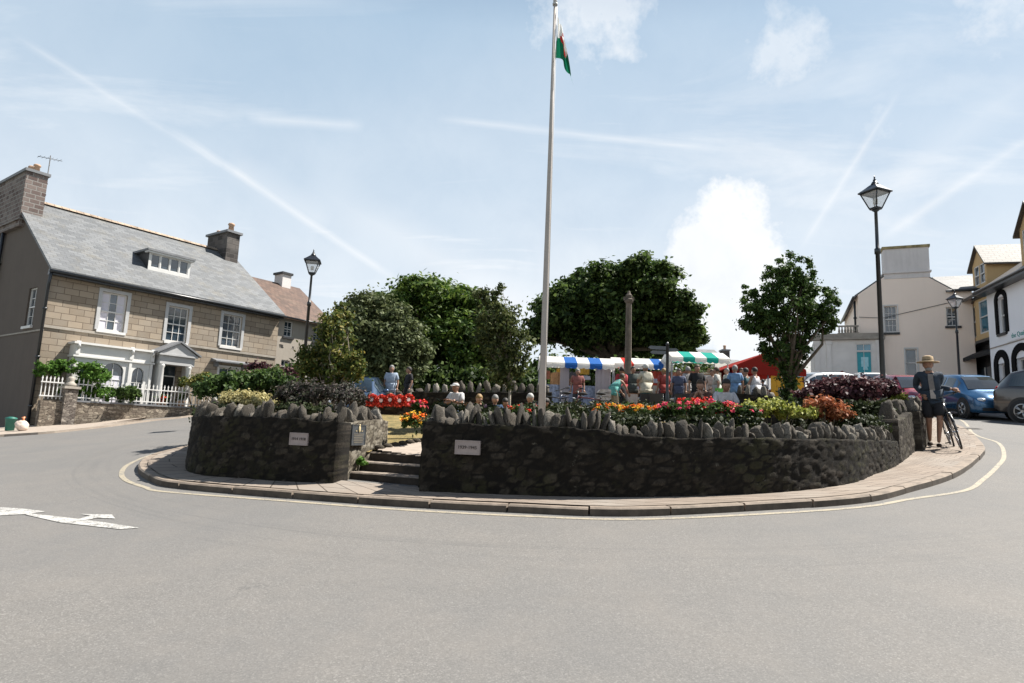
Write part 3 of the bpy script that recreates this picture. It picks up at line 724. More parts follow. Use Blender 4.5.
def facade(mb,fn,s0,s1,z0,z1,ops,depth=.14):
    xs=sorted({s0,s1}|{o[0] for o in ops}|{o[1] for o in ops}); zs=sorted({z0,z1}|{o[2] for o in ops}|{o[3] for o in ops})
    xs=[x for x in xs if s0<=x<=s1]; zs=[z for z in zs if z0<=z<=z1]
    for x,x2 in zip(xs,xs[1:]):
        for z,z2 in zip(zs,zs[1:]):
            cx,cz=(x+x2)/2,(z+z2)/2
            if any(o[0]<cx<o[1] and o[2]<cz<o[3] for o in ops): continue
            mb.quad(fn(x,z,0),fn(x2,z,0),fn(x2,z2,0),fn(x,z2,0))
    for a,b,c,d in ops:
        mb.quad(fn(a,c,0),fn(b,c,0),fn(b,c,depth),fn(a,c,depth)); mb.quad(fn(a,d,0),fn(a,d,depth),fn(b,d,depth),fn(b,d,0))
        mb.quad(fn(a,c,0),fn(a,c,depth),fn(a,d,depth),fn(a,d,0)); mb.quad(fn(b,c,0),fn(b,d,0),fn(b,d,depth),fn(b,c,depth))
def window(parent,fn,op,cols=3,rows=4,depth=.13,fr=.05,bar=.022,sash=True,sill=.1,surround=None,fmat=None,gmat=None,curtain=False,smat=None,silld=.08,label=None):
    a,b,c,d=op; fmat=fmat or M_wpaint; mb=MB(); d0=depth-.06; d1=depth
    mb.bfn(fn,a,b,d-fr,d,d0,d1); mb.bfn(fn,a,b,c,c+fr*1.3,d0,d1); mb.bfn(fn,a,a+fr,c+fr*1.3,d-fr,d0,d1); mb.bfn(fn,b-fr,b,c+fr*1.3,d-fr,d0,d1)
    m=(c+d)/2
    if sash: mb.bfn(fn,a+fr,b-fr,m-.025,m+.025,d0-.01,d1)
    for i in range(1,cols):
        x=a+fr+(b-a-2*fr)*i/cols; mb.bfn(fn,x-bar/2,x+bar/2,c+fr*1.3,d-fr,d0+.02,d1-.004)
    for j in range(1,rows):
        z=c+fr+(d-c-2*fr)*j/rows
        if sash and abs(z-m)<.05: continue
        mb.bfn(fn,a+fr,b-fr,z-bar/2,z+bar/2,d0+.023,d1-.002)
    w=mb.build('window',fmat,parent,label)
    mb=MB(); mb.bfn(fn,a+.01,b-.01,c+.01,d-.01,d1-.012,d1+.01); mb.build('pane',gmat or M_glass,w)
    if curtain:
        mb=MB(); n=14
        for side in (0,1):
            xa,xb=(a+fr,a+(b-a)*.36) if side==0 else (b-(b-a)*.36,b-fr)
            for i in range(n):
                u0,u1=xa+(xb-xa)*i/n,xa+(xb-xa)*(i+1)/n; mb.bfn(fn,u0,u1,c+fr,d-fr,d1-.0135-.001*(i%2),d1-.0125)
        mb.build('curtain',M_curt,w)
    if sill:
        mb=MB(); mb.bfn(fn,a-.07,b+.07,c-sill,c-.003,-silld,depth*.9); mb.build('sill',smat or fmat,w)
    if surround:
        sw,sm=surround; mb=MB(); o_=.035
        mb.bfn(fn,a-sw,b+sw,d+.002,d+sw,-o_,.02); mb.bfn(fn,a-sw,a-.002,c,d+.002,-o_,.02); mb.bfn(fn,b+.002,b+sw,c,d+.002,-o_,.02)
        mb.build('surround',sm,w)
    return w
def chimney(parent,x0,x1,y0,y1,z0,z1,mat,pots=(),capmat=None,cap=.1,name='chimney'):
    mb=MB(); mb.box(x0,x1,y0,y1,z0,z1); mb.box(x0-.06,x1+.06,y0-.06,y1+.06,z0+.25,z0+.33)
    c=mb.build(name,mat,parent); mb=MB(); mb.box(x0-cap,x1+cap,y0-cap,y1+cap,z1+.001,z1+.12); mb.build('chimney_cap',capmat or M_lead,c)
    for px_,py_,h,r_ in pots:
        mb=MB(); mb.lathe([(r_,z1+.12),(r_*.85,z1+.12+h*.7),(r_*1.15,z1+.12+h*.78),(r_*1.15,z1+.12+h*.9),(r_*.9,z1+.12+h)],12,(px_,py_,0)); mb.build('chimney_pot',M_pot,c)
    return c
def roofslab(mb,x0,x1,y0,z0,y1,z1,t=.12):
    mb.hexa([(x0,y0,z0-t),(x1,y0,z0-t),(x1,y1,z1-t),(x0,y1,z1-t),(x0,y0,z0),(x1,y0,z0),(x1,y1,z1),(x0,y1,z1)])
def pipe(parent,pts,r_=.05,name='drainpipe',brackets=True,mat=None):
    mb=MB(); mb.tube(pts,r_,8); p=[Vector(q) for q in pts]
    if brackets:
        for a,b in zip(p,p[1:]):
            n=int((a-b).length/1.6)
            for i in range(n): q=a.lerp(b,(i+.5)/n); mb.lathe([(r_*1.5,q.z-.04),(r_*1.5,q.z+.04)],8,(q.x,q.y,0))
    return mb.build(name,mat or M_black,parent)
# ---- left stone house
HF=Frame(-17.2,23.27,R(54.5)); bz=1.0
H=thing('stone_house','two storey ochre stone house with slate roof, dormer and white shopfront','house',(-17.2,23.27,0),R(54.5)); HL=9.75; EZ=7.05; RY=5.0; RZ=10.6; HW=10.0; SL=(RZ-EZ)/RY
ups=[(1.79,2.72,4.98,6.5),(4.39,5.27,4.9,6.42),(6.86,7.80,5.02,6.50)]; grd=(6.92,7.86,2.55,4.05)
shop=(1.0,3.72,1.2,3.8); doorop=(4.38,5.0,1.3,3.95)
mb=MB(); facade(mb,F0,0,HL,.2,EZ,ups+[grd,doorop],.14)
mb.build('front_wall',M_ash,H)
mb=MB(); gw=(1.15,1.95,4.92,6.42); facade(mb,FX(0),0,HW,.2,EZ,[gw],.14); mb.quad((0,0,EZ),(0,HW,EZ),(0,RY,RZ)); mb.quad((HL,0,.2),(HL,HW,.2),(HL,HW,EZ),(HL,RY,RZ),(HL,0,EZ)); mb.quad((0,HW,.2),(HL,HW,.2),(HL,HW,EZ),(0,HW,EZ))
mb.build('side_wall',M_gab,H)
for i,o_ in enumerate(ups): window(H,F0,o_,3,4,surround=(.13,M_gtrim),curtain=(i==0))
window(H,F0,grd,2,3,surround=(.1,M_wpaint)); window(H,FX(0),gw,2,4,surround=None)
mb=MB(); mb.bfn(F0,-.03,HL,4.78,4.88,-.05,.02); mb.bfn(FX(0),-.02,HW,4.66,4.72,-.03,.02); mb.build('string_course',M_trim,H)
mb=MB(); roofslab(mb,-.12,HL+.1,-.28,EZ-.28*SL+.12,RY,RZ+.12); mb.hexa([(-.12,RY,RZ+.0),(HL+.1,RY,RZ+.0),(HL+.1,HW+.28,EZ-.3),(-.12,HW+.28,EZ-.3),(-.12,RY,RZ+.12),(HL+.1,RY,RZ+.12),(HL+.1,HW+.28,EZ-.15),(-.12,HW+.28,EZ-.15)])
roof=mb.build('roof',M_slate,H)
mb=MB(); n=34
for i in range(n): x=-.1+(HL+.15)*i/n; mb.prism([(-.16,-.04),(0,.09),(.16,-.04)],lambda a,b,d:(d,RY+a,RZ+.14+b),x,x+(HL+.15)/n-.015)
mb.build('ridge_tiles',simple('ridge_tile',(.30,.23,.17),.85,var=.4,scale=3),roof)
mb=MB(); mb.tube([(-.2,-.36,EZ-.2),(HL+.15,-.36,EZ-.2)],.06,8); mb.box(-.12,HL+.05,-.30,-.02,EZ-.32,EZ-.2); mb.build('gutter',M_black,H)
pipe(H,[(-.10,-.3,EZ-.25),(-.08,-.12,EZ-.7),(-.08,-.1,1.0)],.055)
pipe(H,[(-.09,5.6,10.4),(-.09,5.75,7.0),(-.09,5.75,1.0)],.07); pipe(H,[(-.08,6.6,7.0),(-.08,5.75,6.6)],.05,brackets=False)
pipe(H,[(3.94,-.35,4.3),(3.92,-.12,3.9),(3.92,-.1,1.3)],.05,mat=M_gtrim)
chimney(H,-.16,.60,3.7,7.4,9.2,11.55,M_chim,[(.25,4.0+.62*i,.36+.06*(i%2),.12) for i in range(5)],cap=.07)
chimney(H,8.95,9.65,4.05,6.0,9.3,11.6,M_chimd,[(9.3,4.4,.5,.15),(9.3,5.6,.28,.1)])
# dormer
dy=1.2; D0,D1=3.88,5.72; DZ0=EZ+SL*dy+.12; DZ1=8.85; dops=[(D0+.08+(D1-D0-.16)*i/4+.02,D0+.08+(D1-D0-.16)*(i+1)/4-.02,DZ0+.14,DZ1-.1) for i in range(4)]
mb=MB(); facade(mb,lambda a,b,d:(a,dy+d,b),D0,D1,DZ0-.1,DZ1,dops,.08); dm=mb.build('dormer',M_wpaint,H)
for k,o_ in enumerate(dops): 
    mb=MB(); mb.bfn(lambda a,b,d:(a,dy+d,b),o_[0],o_[1],o_[2],o_[3],.05,.07); mb.build('pane',M_glass,dm)
    mb=MB(); a,b,c,d=o_; fn=lambda a,b,d:(a,dy+d,b)
    for q in ((a,a+.03,c,d),(b-.03,b,c,d),(a+.03,b-.03,d-.03,d),(a+.03,b-.03,c,c+.03)): mb.bfn(fn,*q,.015,.048)
    mb.build('window_frame',M_wpaint,dm)
mb=MB(); yb=(DZ1-EZ-.12)/SL+.1
for x in (D0-.0,D1): mb=MB(); mb.quad((x,dy,DZ0-.1),(x,dy,DZ1),(x,yb,DZ1)); mb.build('cheek',M_dark,dm)
mb=MB(); mb.box(D0-.14,D1+.14,dy-.16,yb+.1,DZ1+.002,DZ1+.09); mb.build('dormer_roof',M_lead,dm)
mb=MB(); mb.box(D0-.11,D1+.11,dy-.12,dy+.2,DZ1-.07,DZ1-.001); mb.build('fascia',M_wpaint,dm)
# shopfront bay
B0,B1,BY=.95,3.78,-.45
FB=lambda a,b,d:(a,BY+d,b)
bops=[(1.2,1.72,2.0,3.62),(1.98,2.72,2.0,3.7),(3.05,3.5,2.0,3.62)]
mb=MB(); facade(mb,FB,B0,B1,.6,3.86,bops,.1); mb.box(B0,B0+.04,BY+.0,0,.6,3.86); mb.box(B1-.04,B1,BY+.0,0,.6,3.86)
sf=mb.build('shopfront',M_wpaint,H,'white painted shopfront with three arched windows')
for i,(a,b,c,d) in enumerate(bops):
    w=b-a; mb=MB(); N=14; r_=.28 if i!=1 else .3
    # arched head: spandrels fill the corners of the opening
    for sgn in (0,1):
        pts=[]
        for k in range(N//2+1):
            t=math.pi/2*k/(N//2); x=(a+w/2)-math.cos(t)*w/2 if sgn==0 else (a+w/2)+math.cos(t)*w/2; pts.append((x,d-r_+math.sin(t)*r_))
        pts.append((a if sgn==0 else b,d)); mb.prism(pts,FB,.0,.1) if sgn==0 else mb.prism(pts[::-1],FB,.0,.1)
    mb.bfn(FB,(a+b)/2-.012,(a+b)/2+.012,c,d,.05,.08); mb.bfn(FB,a,b,c+(d-c)*.62,c+(d-c)*.62+.02,.05,.08)
    wv=mb.build('window',M_wpaint,sf); mb=MB(); mb.bfn(FB,a,b,c,d,.082,.095); mb.build('pane',M_glass,wv)
    if i==1: 
        mb=MB(); mb.bfn(FB,a+.02,b-.02,c,c+(d-c)*.72,.074,.081); mb.build('curtain',M_curt,wv)
mb=MB(); mb.box(B0-.02,B1+.02,BY-.03,0,3.87,4.28); mb.box(B0-.1,B1+.1,BY-.16,0,4.281,4.36); mb.box(B0-.06,B1+.06,BY-.08,0,3.80,3.868); mb.build('entablature',M_wpaint,sf)
for x in (B0,2.86,B1-.12):
    mb=MB(); mb.box(x,x+.14,BY-.09,BY-.031,3.9,4.4); mb.box(x+.02,x+.12,BY-.06,BY+.01,.8,3.79) if x>1 else None; mb.tube([(x+.07,BY-.1,4.34),(x+.07,BY-.14,4.22),(x+.07,BY-.09,4.1)],[.05,.06,.03],6); mb.build('pilaster',M_wpaint,sf)
# porch with pediment
PY=-.75; px0,px1=3.98,5.30

mb=MB(); mb.box(px0-.06,px1+.06,PY,.0,3.86,4.22); mb.box(px0-.14,px1+.14,PY-.1,0,4.222,4.29); porch=mb.build('porch',M_gtrim,H,'white pedimented porch with two round columns')
mb=MB(); mb.prism([(px0-.16,4.292),(px1+.16,4.292),((px0+px1)/2,4.78)],F0,PY-.06,0); mb.build('pediment',M_gtrim,porch)
mb=MB(); xm=(px0+px1)/2
for a,b in (((px0-.26,4.28),(xm,4.80)),((xm,4.80),(px1+.26,4.28))): mb.hexa([(a[0],PY-.15,a[1]),(b[0],PY-.15,b[1]),(b[0],.0,b[1]),(a[0],.0,a[1]),(a[0],PY-.15,a[1]+.07),(b[0],PY-.15,b[1]+.07),(b[0],.0,b[1]+.07),(a[0],.0,a[1]+.07)])
mb.build('pediment_roof',M_lead,porch)
for x in (px0+.1,px1-.1):
    mb=MB(); mb.lathe([(.14,.9),(.14,1.5),(.12,1.55),(.115,2.6),(.10,3.7),(.14,3.78),(.14,3.858)],16,(x,PY+.14,0)); mb.build('column',M_wpaint,porch)
mb=MB(); mb.box(px0,px0+.06,-.6,.0,.9,3.858); mb.box(px1-.06,px1,-.6,.0,.9,3.858); mb.build('porch_side',M_wpaint,porch)
mb=MB(); a,b,c,d=doorop; mb.bfn(F0,a+.03,b-.03,c,d-.55,.08,.13); dr=mb.build('door',simple('door_black',(.012,.016,.018),.3),H,'black front door with a fanlight above')
mb=MB(); mb.bfn(F0,a,b,d-.5,d,.08,.1); mb.build('pane',M_glass,dr); mb=MB(); mb.bfn(F0,a,b,d-.55,d-.5,.04,.13); mb.bfn(F0,a,a+.03,c,d-.55,.04,.13); mb.bfn(F0,b-.03,b,c,d-.55,.04,.13); mb.build('door_frame',M_wpaint,dr)
mb=MB(); mb.ell((b-.1,.06,2.3),.025,.03,.025,8,6); mb.build('handle',M_gold,dr)
mb=MB(); mb.prism([(0,0),(-.42,0),(-.42,.05),(0,.16)],lambda a,b,d:(d,a,4.26+b),6.5,8.2); mb.box(6.62,6.76,-.2,0,4.05,4.26); mb.box(7.98,8.12,-.2,0,4.05,4.26); mb.build('window_hood',M_lead,H)
# TV aerial on chimney
AE=Vector((.75,4.3,0))
mb=MB(); mb.tube([(.75,4.3,9.4),(.75,4.3,12.7)],.02,6); mb.tube([(.3,4.3,12.5),(1.2,4.3,12.62)],.012,5)
for i in range(6): mb.tube([(.35+.15*i,4.1,12.51+.02*i),(.35+.15*i,4.5,12.51+.02*i)],.008,4)
for z in (10.4,10.9,11.4): mb.box(.62,.79,4.27,4.33,z,z+.05)
mb.build('aerial',M_dark,H)
# ---- second house, brown tiles
H2=thing('rendered_house','buff rendered house with brown tiled roof behind the left lamp post','house',(*HF.w(HL+.02,.15),0),R(54.5)); L2=3.25; E2=6.98
o2=[(.42,.92,5.95,6.75),(.42,.92,3.9,4.78),(2.2,2.7,5.95,6.75)]
mb=MB(); facade(mb,F0,0,L2,1,E2,o2,.12); mb.quad((L2,0,1),(L2,6.4,1),(L2,6.4,E2),(L2,3.2,9.2),(L2,0,E2)); mb.quad((0,6.4,1),(L2,6.4,1),(L2,6.4,E2),(0,6.4,E2)); mb.build('wall',M_stucco,H2)
for o_ in o2: window(H2,F0,o_,2,3,sill=.1,smat=M_dark,fr=.05)
s2=(9.35-E2)/3.2
mb=MB(); roofslab(mb,.12,L2+.15,-.25,E2-.25*s2+.15,3.2,9.35); mb.hexa([(.12,3.2,9.23),(L2+.15,3.2,9.23),(L2+.15,6.7,E2-.3),(.12,6.7,E2-.3),(.12,3.2,9.35),(L2+.15,3.2,9.35),(L2+.15,6.7,E2-.15),(.12,6.7,E2-.15)]); rf=mb.build('roof',M_tile,H2)
mb=MB(); mb.tube([(0.15,-.32,E2-.1),(L2+.1,-.32,E2-.1)],.05,6); mb.build('gutter',M_black,H2)
chimney(H2,2.0,2.55,2.85,3.6,8.6,9.85,M_creamg,capmat=M_dark,cap=.07)
lettering('TEL',.2,M_dark,H2,(.35,-.01,5.45),(math.pi/2,0,0),.01,.8).name='wall_lettering'
lettering('. Y',.2,M_dark,H2,(1.0,-.01,5.45),(math.pi/2,0,0),.01,.8).name='wall_lettering'
# ---- low garden wall with pier, picket railing and hedge in front of the stone house
wy=-1.55
gwall=thing('garden_wall','low rubble wall with square pier under the white picket railing','wall',(*HF.w(.7,wy),1.0),R(54.5))
mb=MB(); x0,x1=.1,6.6
for (a,b,c,d,z0,z1) in ((x0,x1,0,.3,-.6,1.1),(-.95,-.3,.05,.3,-.6,1.1)):
    nx=int((b-a)/.12)+1; o_=len(mb.v); mb.smooth=True
    for i in range(nx+1):
        for j in range(9):
            x=a+(b-a)*i/nx; z=z0+(z1-z0)*j/8; mb.v.append((x,c+noise.noise(Vector((x*4,z*5,3)))*.035,z))
    for i in range(nx):
        for j in range(8): q=o_+i*9+j; mb.face((q,q+9,q+10,q+1))
    mb.smooth=False; mb.box(a,b,c+.05,d,z0,z1-.01)
mb.build('masonry',rubble('rubble_garden',(.15,.12,.095),(.33,.28,.22),(.08,.068,.055),6.5,.35,.1),gwall)
mb=MB(); mb.box(x0,x1+.02,-.04,.34,1.101,1.16); mb.build('coping',M_lead,gwall)
mb=MB(); mb.box(-.3,.1,-.08,.34,-.6,1.55); mb.build('pier',rubble('rubble_pier',(.14,.115,.10),(.32,.28,.24),(.07,.06,.05),7,.3,.1),gwall)
mb=MB(); mb.box(-.36,.16,-.14,.40,1.551,1.64); mb.lathe([(.2,1.64),(.22,1.7),(.12,1.78),(.1,1.84),(.13,1.92),(.06,1.99)],12,(-.1,.13,0)); mb.build('pier_cap',M_trim,gwall)
fence=thing('picket_fence','white metal picket railing standing on the low rubble wall','fence',(*HF.w(.7,wy),2.16),R(54.5))
mb=MB(); mb.box(.12,6.5,.12,.16,.08,.12); mb.box(.12,6.5,.12,.16,.56,.60); mb.box(-1.0,-.3,.12,.16,.08,.12); mb.box(-1.0,-.3,.12,.16,.56,.60); mb.build('rail',M_wpaint,fence)
pm=MB(); pm.box(-.014,.014,0,.028,0,.7); pm.prism([(-.03,.70),(.03,.70),(0,.80)],lambda a,b,d:(a,d,b),0,.028); pk=pm.build('picket',M_wpaint,fence)
xs=[.18+.145*i for i in range(44)]+[-.95+.12*i for i in range(6)]
for i,x in enumerate(xs):
    o=pk if i==0 else pk.copy()
    if i: COL.objects.link(o); o.parent=fence
    o.location=(x,.16 if x>0 else .17,0)
# ---- cream gable building on the right
cx,cyy,_=at(858,294,30); CR=R(-22.9); CF=Frame(cx,cyy,CR)
CB=thing('gabled_house','pale peach rendered house with wide grey chimney on its gable','house',(cx,cyy,0),CR); GW=3.86; CWd=4.55; GE=8.86; RZc=10.25; zb=2.8
cops=[(1.05,1.58,6.98,8.25),(1.84,2.30,4.9,6.2),(3.52,4.0,7.22,8.1)]
mb=MB(); facade(mb,F0,0,CWd,zb,GE,cops,.12); mb.m=0; mb.quad((0,0,GE),(GW,0,GE),(GW/2,0,RZc)); mb.quad((0,0,zb),(0,0,GE),(0,7.2,GE),(0,7.2,zb)); mb.quad((0,7.2,zb),(CWd,7.2,zb),(CWd,7.2,GE),(0,7.2,GE)); mb.quad((CWd,0,zb),(CWd,7.2,zb),(CWd,7.2,GE),(CWd,0,GE))
mb.build('wall',M_cream,CB)
window(CB,F0,cops[0],3,4,surround=(.05,M_wpaint),smat=M_dark); window(CB,F0,cops[1],1,2,surround=(.06,M_wpaint),smat=M_dark); window(CB,F0,cops[2],2,3,smat=M_dark)
mb=MB(); sl=(RZc-GE)/(GW/2)
for (xa,za,xb,zb2) in ((-.14,GE-.14*sl,GW/2,RZc),(GW+.1,GE-.1*sl,GW/2,RZc)): mb.hexa([(xa,.06,za),(xb,.06,zb2),(xb,7.3,zb2),(xa,7.3,za),(xa,.06,za+.09),(xb,.06,zb2+.09),(xb,7.3,zb2+.09),(xa,7.3,za+.09)])
rf=mb.build('roof',M_slate,CB)
mb=MB(); roofslab(mb,GW-.3,5.15,-.1,GE+.02,2.6,10.15,.1); mb.hexa([(GW-.3,2.6,10.05),(5.15,2.6,10.05),(5.15,6,GE),(GW-.3,6,GE),(GW-.3,2.6,10.15),(5.15,2.6,10.15),(5.15,6,GE+.1),(GW-.3,6,GE+.1)]); mb.build('cross_roof',M_slate2,CB)
mb=MB(); mb.tube([(GW-.1,-.16,GE-.02),(5.15,-.16,GE-.02)],.06,6); mb.tube([(-.2,0,GE-.12),(-.2,7.3,GE-.12)],.06,6); mb.build('gutter',M_black,CB)
c_=chimney(CB,1.12,2.98,-.02,.62,9.55,11.0,M_creamg,capmat=simple('mossy_cap',(.30,.24,.12),.95,var=.5,scale=5,bump=.8),cap=.05)
pipe(CB,[(-.1,.6,GE-.2),(-.1,.6,7)],.05)
# bay wing with pilasters and balustrade
mb=MB(); wx0,wx1=-2.0,.9; wo=[(-.22,.46,4.9,6.45)]; FWg=lambda a,b,d:(a,-.3+d,b)
facade(mb,FWg,wx0,wx1,zb,6.62,wo,.1); mb.quad((wx0,-.3,zb),(wx0,3.5,zb),(wx0,3.5,6.62),(wx0,-.3,6.62)); mb.quad((wx1,-.3,zb),(wx1,-.001,zb),(wx1,-.001,6.62),(wx1,-.3,6.62)); mb.quad((wx0,-.3,6.62),(wx1,-.3,6.62),(wx1,3.5,6.62),(wx0,3.5,6.62))
wing=mb.build('bay_wing',simple('wing_white',(.66,.63,.60),.8,var=.08,scale=2),CB,'single storey white wing with pilasters and a small balustrade')
mb=MB(); mb.box(wx0-.12,wx1+.1,-.45,.0,6.63,6.75); mb.box(wx0-.06,wx1+.04,-.37,.0,6.752,6.93); mb.build('cornice',M_trim,wing)
for x in (-1.97,-1.45,.62):
    mb=MB(); mb.box(x,x+.2,-.36,-.301,3.2,6.5); mb.box(x-.03,x+.23,-.38,-.301,6.4,6.6); mb.build('pilaster',MATS['wing_white'],wing)
w=window(wing,FWg,wo[0],2,1,sash=False,sill=.08,depth=.08,gmat=M_bglass)
mb=MB(); mb.bfn(FWg,-.22,.46,6.05,6.12,-.01,.08); mb.build('transom',M_wpaint,w)
mb=MB(); mb.bfn(FWg,-.16,.40,4.95,6.02,.055,.066); ps=mb.build('poster',simple('poster_teal',(.03,.30,.36),.6,var=.1),w,'teal poster with a pale figure filling the window')
mb=MB(); mb.bfn(FWg,.0,.3,5.35,5.8,.051,.0545); mb.prism([(.06,5.2),(.28,5.2),(.2,5.5),(.16,5.62),(.1,5.5)],FWg,.046,.0505); mb.build('poster_picture',simple('poster_pale',(.35,.62,.68),.6),ps)
mb=MB(); mb.box(-.95,-.05,-.3,-.2,6.935,6.98); mb.box(-.95,-.05,-.3,-.2,7.26,7.33)
for i in range(7): mb.lathe([(.03,6.98),(.055,7.06),(.03,7.18),(.03,7.26)],8,(-.88+.125*i,-.25,0))
mb.build('balustrade',M_trim,wing)
mb=MB(); mb.tube([(0,-.05,7.75),(1.0,-.03,7.68),(3.86,-.03,8.35)],.012,4); mb.build('cable',M_dark,CB)
# ---- white building with black surrounds, ochre building
p=at(987,400,26); WFm=Frame(p[0],p[1],R(-104.7)); WR_=R(-104.7)
WB=thing('white_shop','white rendered shop with black arched window surrounds','shop',(p[0],p[1],0),WR_); w0=.55; WLn=9; WE=8.15
wops=[(1.42,2.0,6.2,7.62),(4.6,5.2,6.2,7.62)]; aops=[(1.15,1.75,3.6,5.05),(2.55,3.4,3.6,5.1),(4.3,5.1,3.6,5.1)]
mb=MB(); facade(mb,F0,w0,WLn,2.2,WE,wops+aops,.2); mb.quad((w0,0,2.2),(w0,0,WE),(w0,7,WE),(w0,7,2.2)); mb.quad((w0,0,WE),(w0,3.5,WE+2.6),(w0,7,WE)); mb.quad((WLn,0,2.2),(WLn,7,2.2),(WLn,7,WE),(WLn,3.5,WE+2.6),(WLn,0,WE)); mb.build('wall',M_whit,WB)
M_matte=simple('matte_black',(.009,.009,.010),.9,spec=.1)
def archsur(parent,a,b,c,d,t,rise,mat,out=-.04,inn=.02):
    mb=MB(); N=14; xm=(a+b)/2; w=(b-a)/2; O=[];I=[]
    for k in range(N+1):
        th=math.pi*k/N; O.append((xm-math.cos(th)*(w+t),d+math.sin(th)*(rise+t))); I.append((xm-math.cos(th)*w,d+math.sin(th)*rise))
    O=[(a-t,c)]+O+[(b+t,c)]; I=[(a,c)]+I+[(b,c)]
    for i in range(len(O)-1):
        q=[O[i],O[i+1],I[i+1],I[i]]; mb.prism(q,F0,out,inn)
    return mb.build('arched_surround',mat,parent)
for o_ in wops:
    w=window(WB,F0,o_,1,2,depth=.16,fr=.06,smat=M_black,sill=.1); archsur(w,o_[0],o_[1],o_[2],o_[3]-.1,.2,.2,M_matte)
for o_ in aops:
    w=window(WB,F0,o_,1,2,depth=.18,fr=.07,smat=M_black,sill=.08); archsur(w,o_[0],o_[1],o_[2]-.6,o_[3]-.05,.28,.3,M_matte,-.05)
    mb=MB(); mb.prism([(o_[0],o_[3]-.12)]+[((o_[0]+o_[1])/2-math.cos(math.pi*k/10)*(o_[1]-o_[0])/2,o_[3]-.12+.32*math.sin(math.pi*k/10)) for k in range(11)],F0,-.03,-.012) if False else None
mb=MB(); mb.bfn(F0,w0+.05,WLn,5.72,5.76,-.03,.01); mb.build('string_course',M_trim,WB)
mb=MB(); roofslab(mb,w0-.1,WLn+.1,-.35,WE-.05,3.5,WE+2.75,.12); mb.hexa([(w0-.1,3.5,WE+2.63),(WLn,3.5,WE+2.63),(WLn,7.3,WE-.1),(w0-.1,7.3,WE-.1),(w0-.1,3.5,WE+2.75),(WLn,3.5,WE+2.75),(WLn,7.3,WE+.02),(w0-.1,7.3,WE+.02)]); mb.build('roof',M_tile2,WB)
mb=MB(); mb.box(w0-.12,WLn,-.42,-.02,WE-.25,WE-.12); mb.tube([(w0-.12,-.42,WE-.1),(WLn,-.42,WE-.1)],.06,6); mb.build('gutter',M_black,WB)
M_teal=simple('sign_teal',(.05,.30,.28),.6)
sg=MB(); sg.bfn(F0,2.0,4.2,5.8,6.12,-.025,.005); sgo=sg.build('shop_sign',M_whit,WB,'pale sign board with teal lettering')
lettering('the Quaint',.26,M_teal,sgo,(2.95,-.03,5.97),(math.pi/2,0,0),.005)
# attic dormer on the white building
def gable_dormer(parent,s0,s1,y0,z0,ze,zp,wmat,rmat,nw=2,depth=2.2):
    fn=lambda a,b,d:(a,y0+d,b); xm=(s0+s1)/2; n=[(s0+.12+(s1-s0-.24)*i/nw+.04,s0+.12+(s1-s0-.24)*(i+1)/nw-.04,z0+.25,ze-.05) for i in range(nw)]
    mb=MB(); facade(mb,fn,s0,s1,z0,ze,n,.08); mb.quad((s0,y0,ze),(s1,y0,ze),(xm,y0,zp)); mb.quad((s0,y0,z0),(s0,y0,ze),(s0,y0+depth,ze),(s0,y0+depth,z0)); mb.quad((s1,y0,z0),(s1,y0,ze),(s1,y0+depth,ze),(s1,y0+depth,z0))
    dm=mb.build('dormer',wmat,parent)
    for o_ in n: window(dm,fn,o_,1,2,depth=.07,fr=.045,sill=0)
    mb=MB(); k=(zp-ze)/(xm-s0)
    for xa in (s0-.2,s1+.2):
        za=ze-.2*k; mb.hexa([(xa,y0-.15,za),(xm,y0-.15,zp),(xm,y0+depth,zp),(xa,y0+depth,za),(xa,y0-.15,za+.08),(xm,y0-.15,zp+.08),(xm,y0+depth,zp+.08),(xa,y0+depth,za+.08)])
    mb.build('dormer_roof',rmat,dm); return dm
gable_dormer(WB,2.9,4.3,.25,8.4,9.9,10.75,M_ochre,M_tile2)
OB=thing('ochre_shop','narrow ochre shop with bay window, attic dormer and black awning','shop',(p[0],p[1],0),WR_); OL=-5.0; OE=8.5; OP=.95
mb=MB(); mb.quad((OL,OP,2.2),(w0-.02,OP,2.2),(w0-.02,OP,OE),(OL,OP,OE)); mb.quad((OL,OP,2.2),(OL,OP,OE),(OL,7,OE),(OL,7,2.2)); mb.quad((OL,OP,OE),(OL,3.9,OE+2.0),(OL,7,OE)); mb.build('wall',M_ochre,OB)
# bay
by=.5; bl,bf=-3.3,-1.75; bz0,bz1=6.4,8.2; fr_=w0-.03
fs=lambda a,b,d:(bl+(bf-bl)*a+d*.25,OP+(by-OP)*a+d*.95,b)
ff=lambda a,b,d:(a,by+d,b)
mb=MB(); facade(mb,fs,0,1,bz0,bz1,[(.3,.8,6.65,8.05)],.07); facade(mb,ff,bf,fr_,bz0,bz1,[(-1.45,-.3,6.65,8.08)],.07); bay=mb.build('bay_window',M_ochre,OB)
window(bay,fs,(.3,.8,6.65,8.05),1,2,depth=.07,fr=.05,sill=0); window(bay,ff,(-1.45,-.3,6.65,8.08),1,2,depth=.07,fr=.05,sill=0,gmat=M_bglass)
mb=MB(); mb.prism([(bl-.05,OP),(bf-.03,by-.06),(fr_,by-.06),(fr_,OP)],lambda a,b,d:(a,b,d),6.28,6.398); mb.build('bay_sill',M_black,bay)
mb=MB(); mb.prism([(bl-.1,OP),(bf-.06,by-.1),(fr_,by-.1),(fr_,OP)],lambda a,b,d:(a,b,d),8.201,8.32); mb.build('bay_head',M_black,bay)
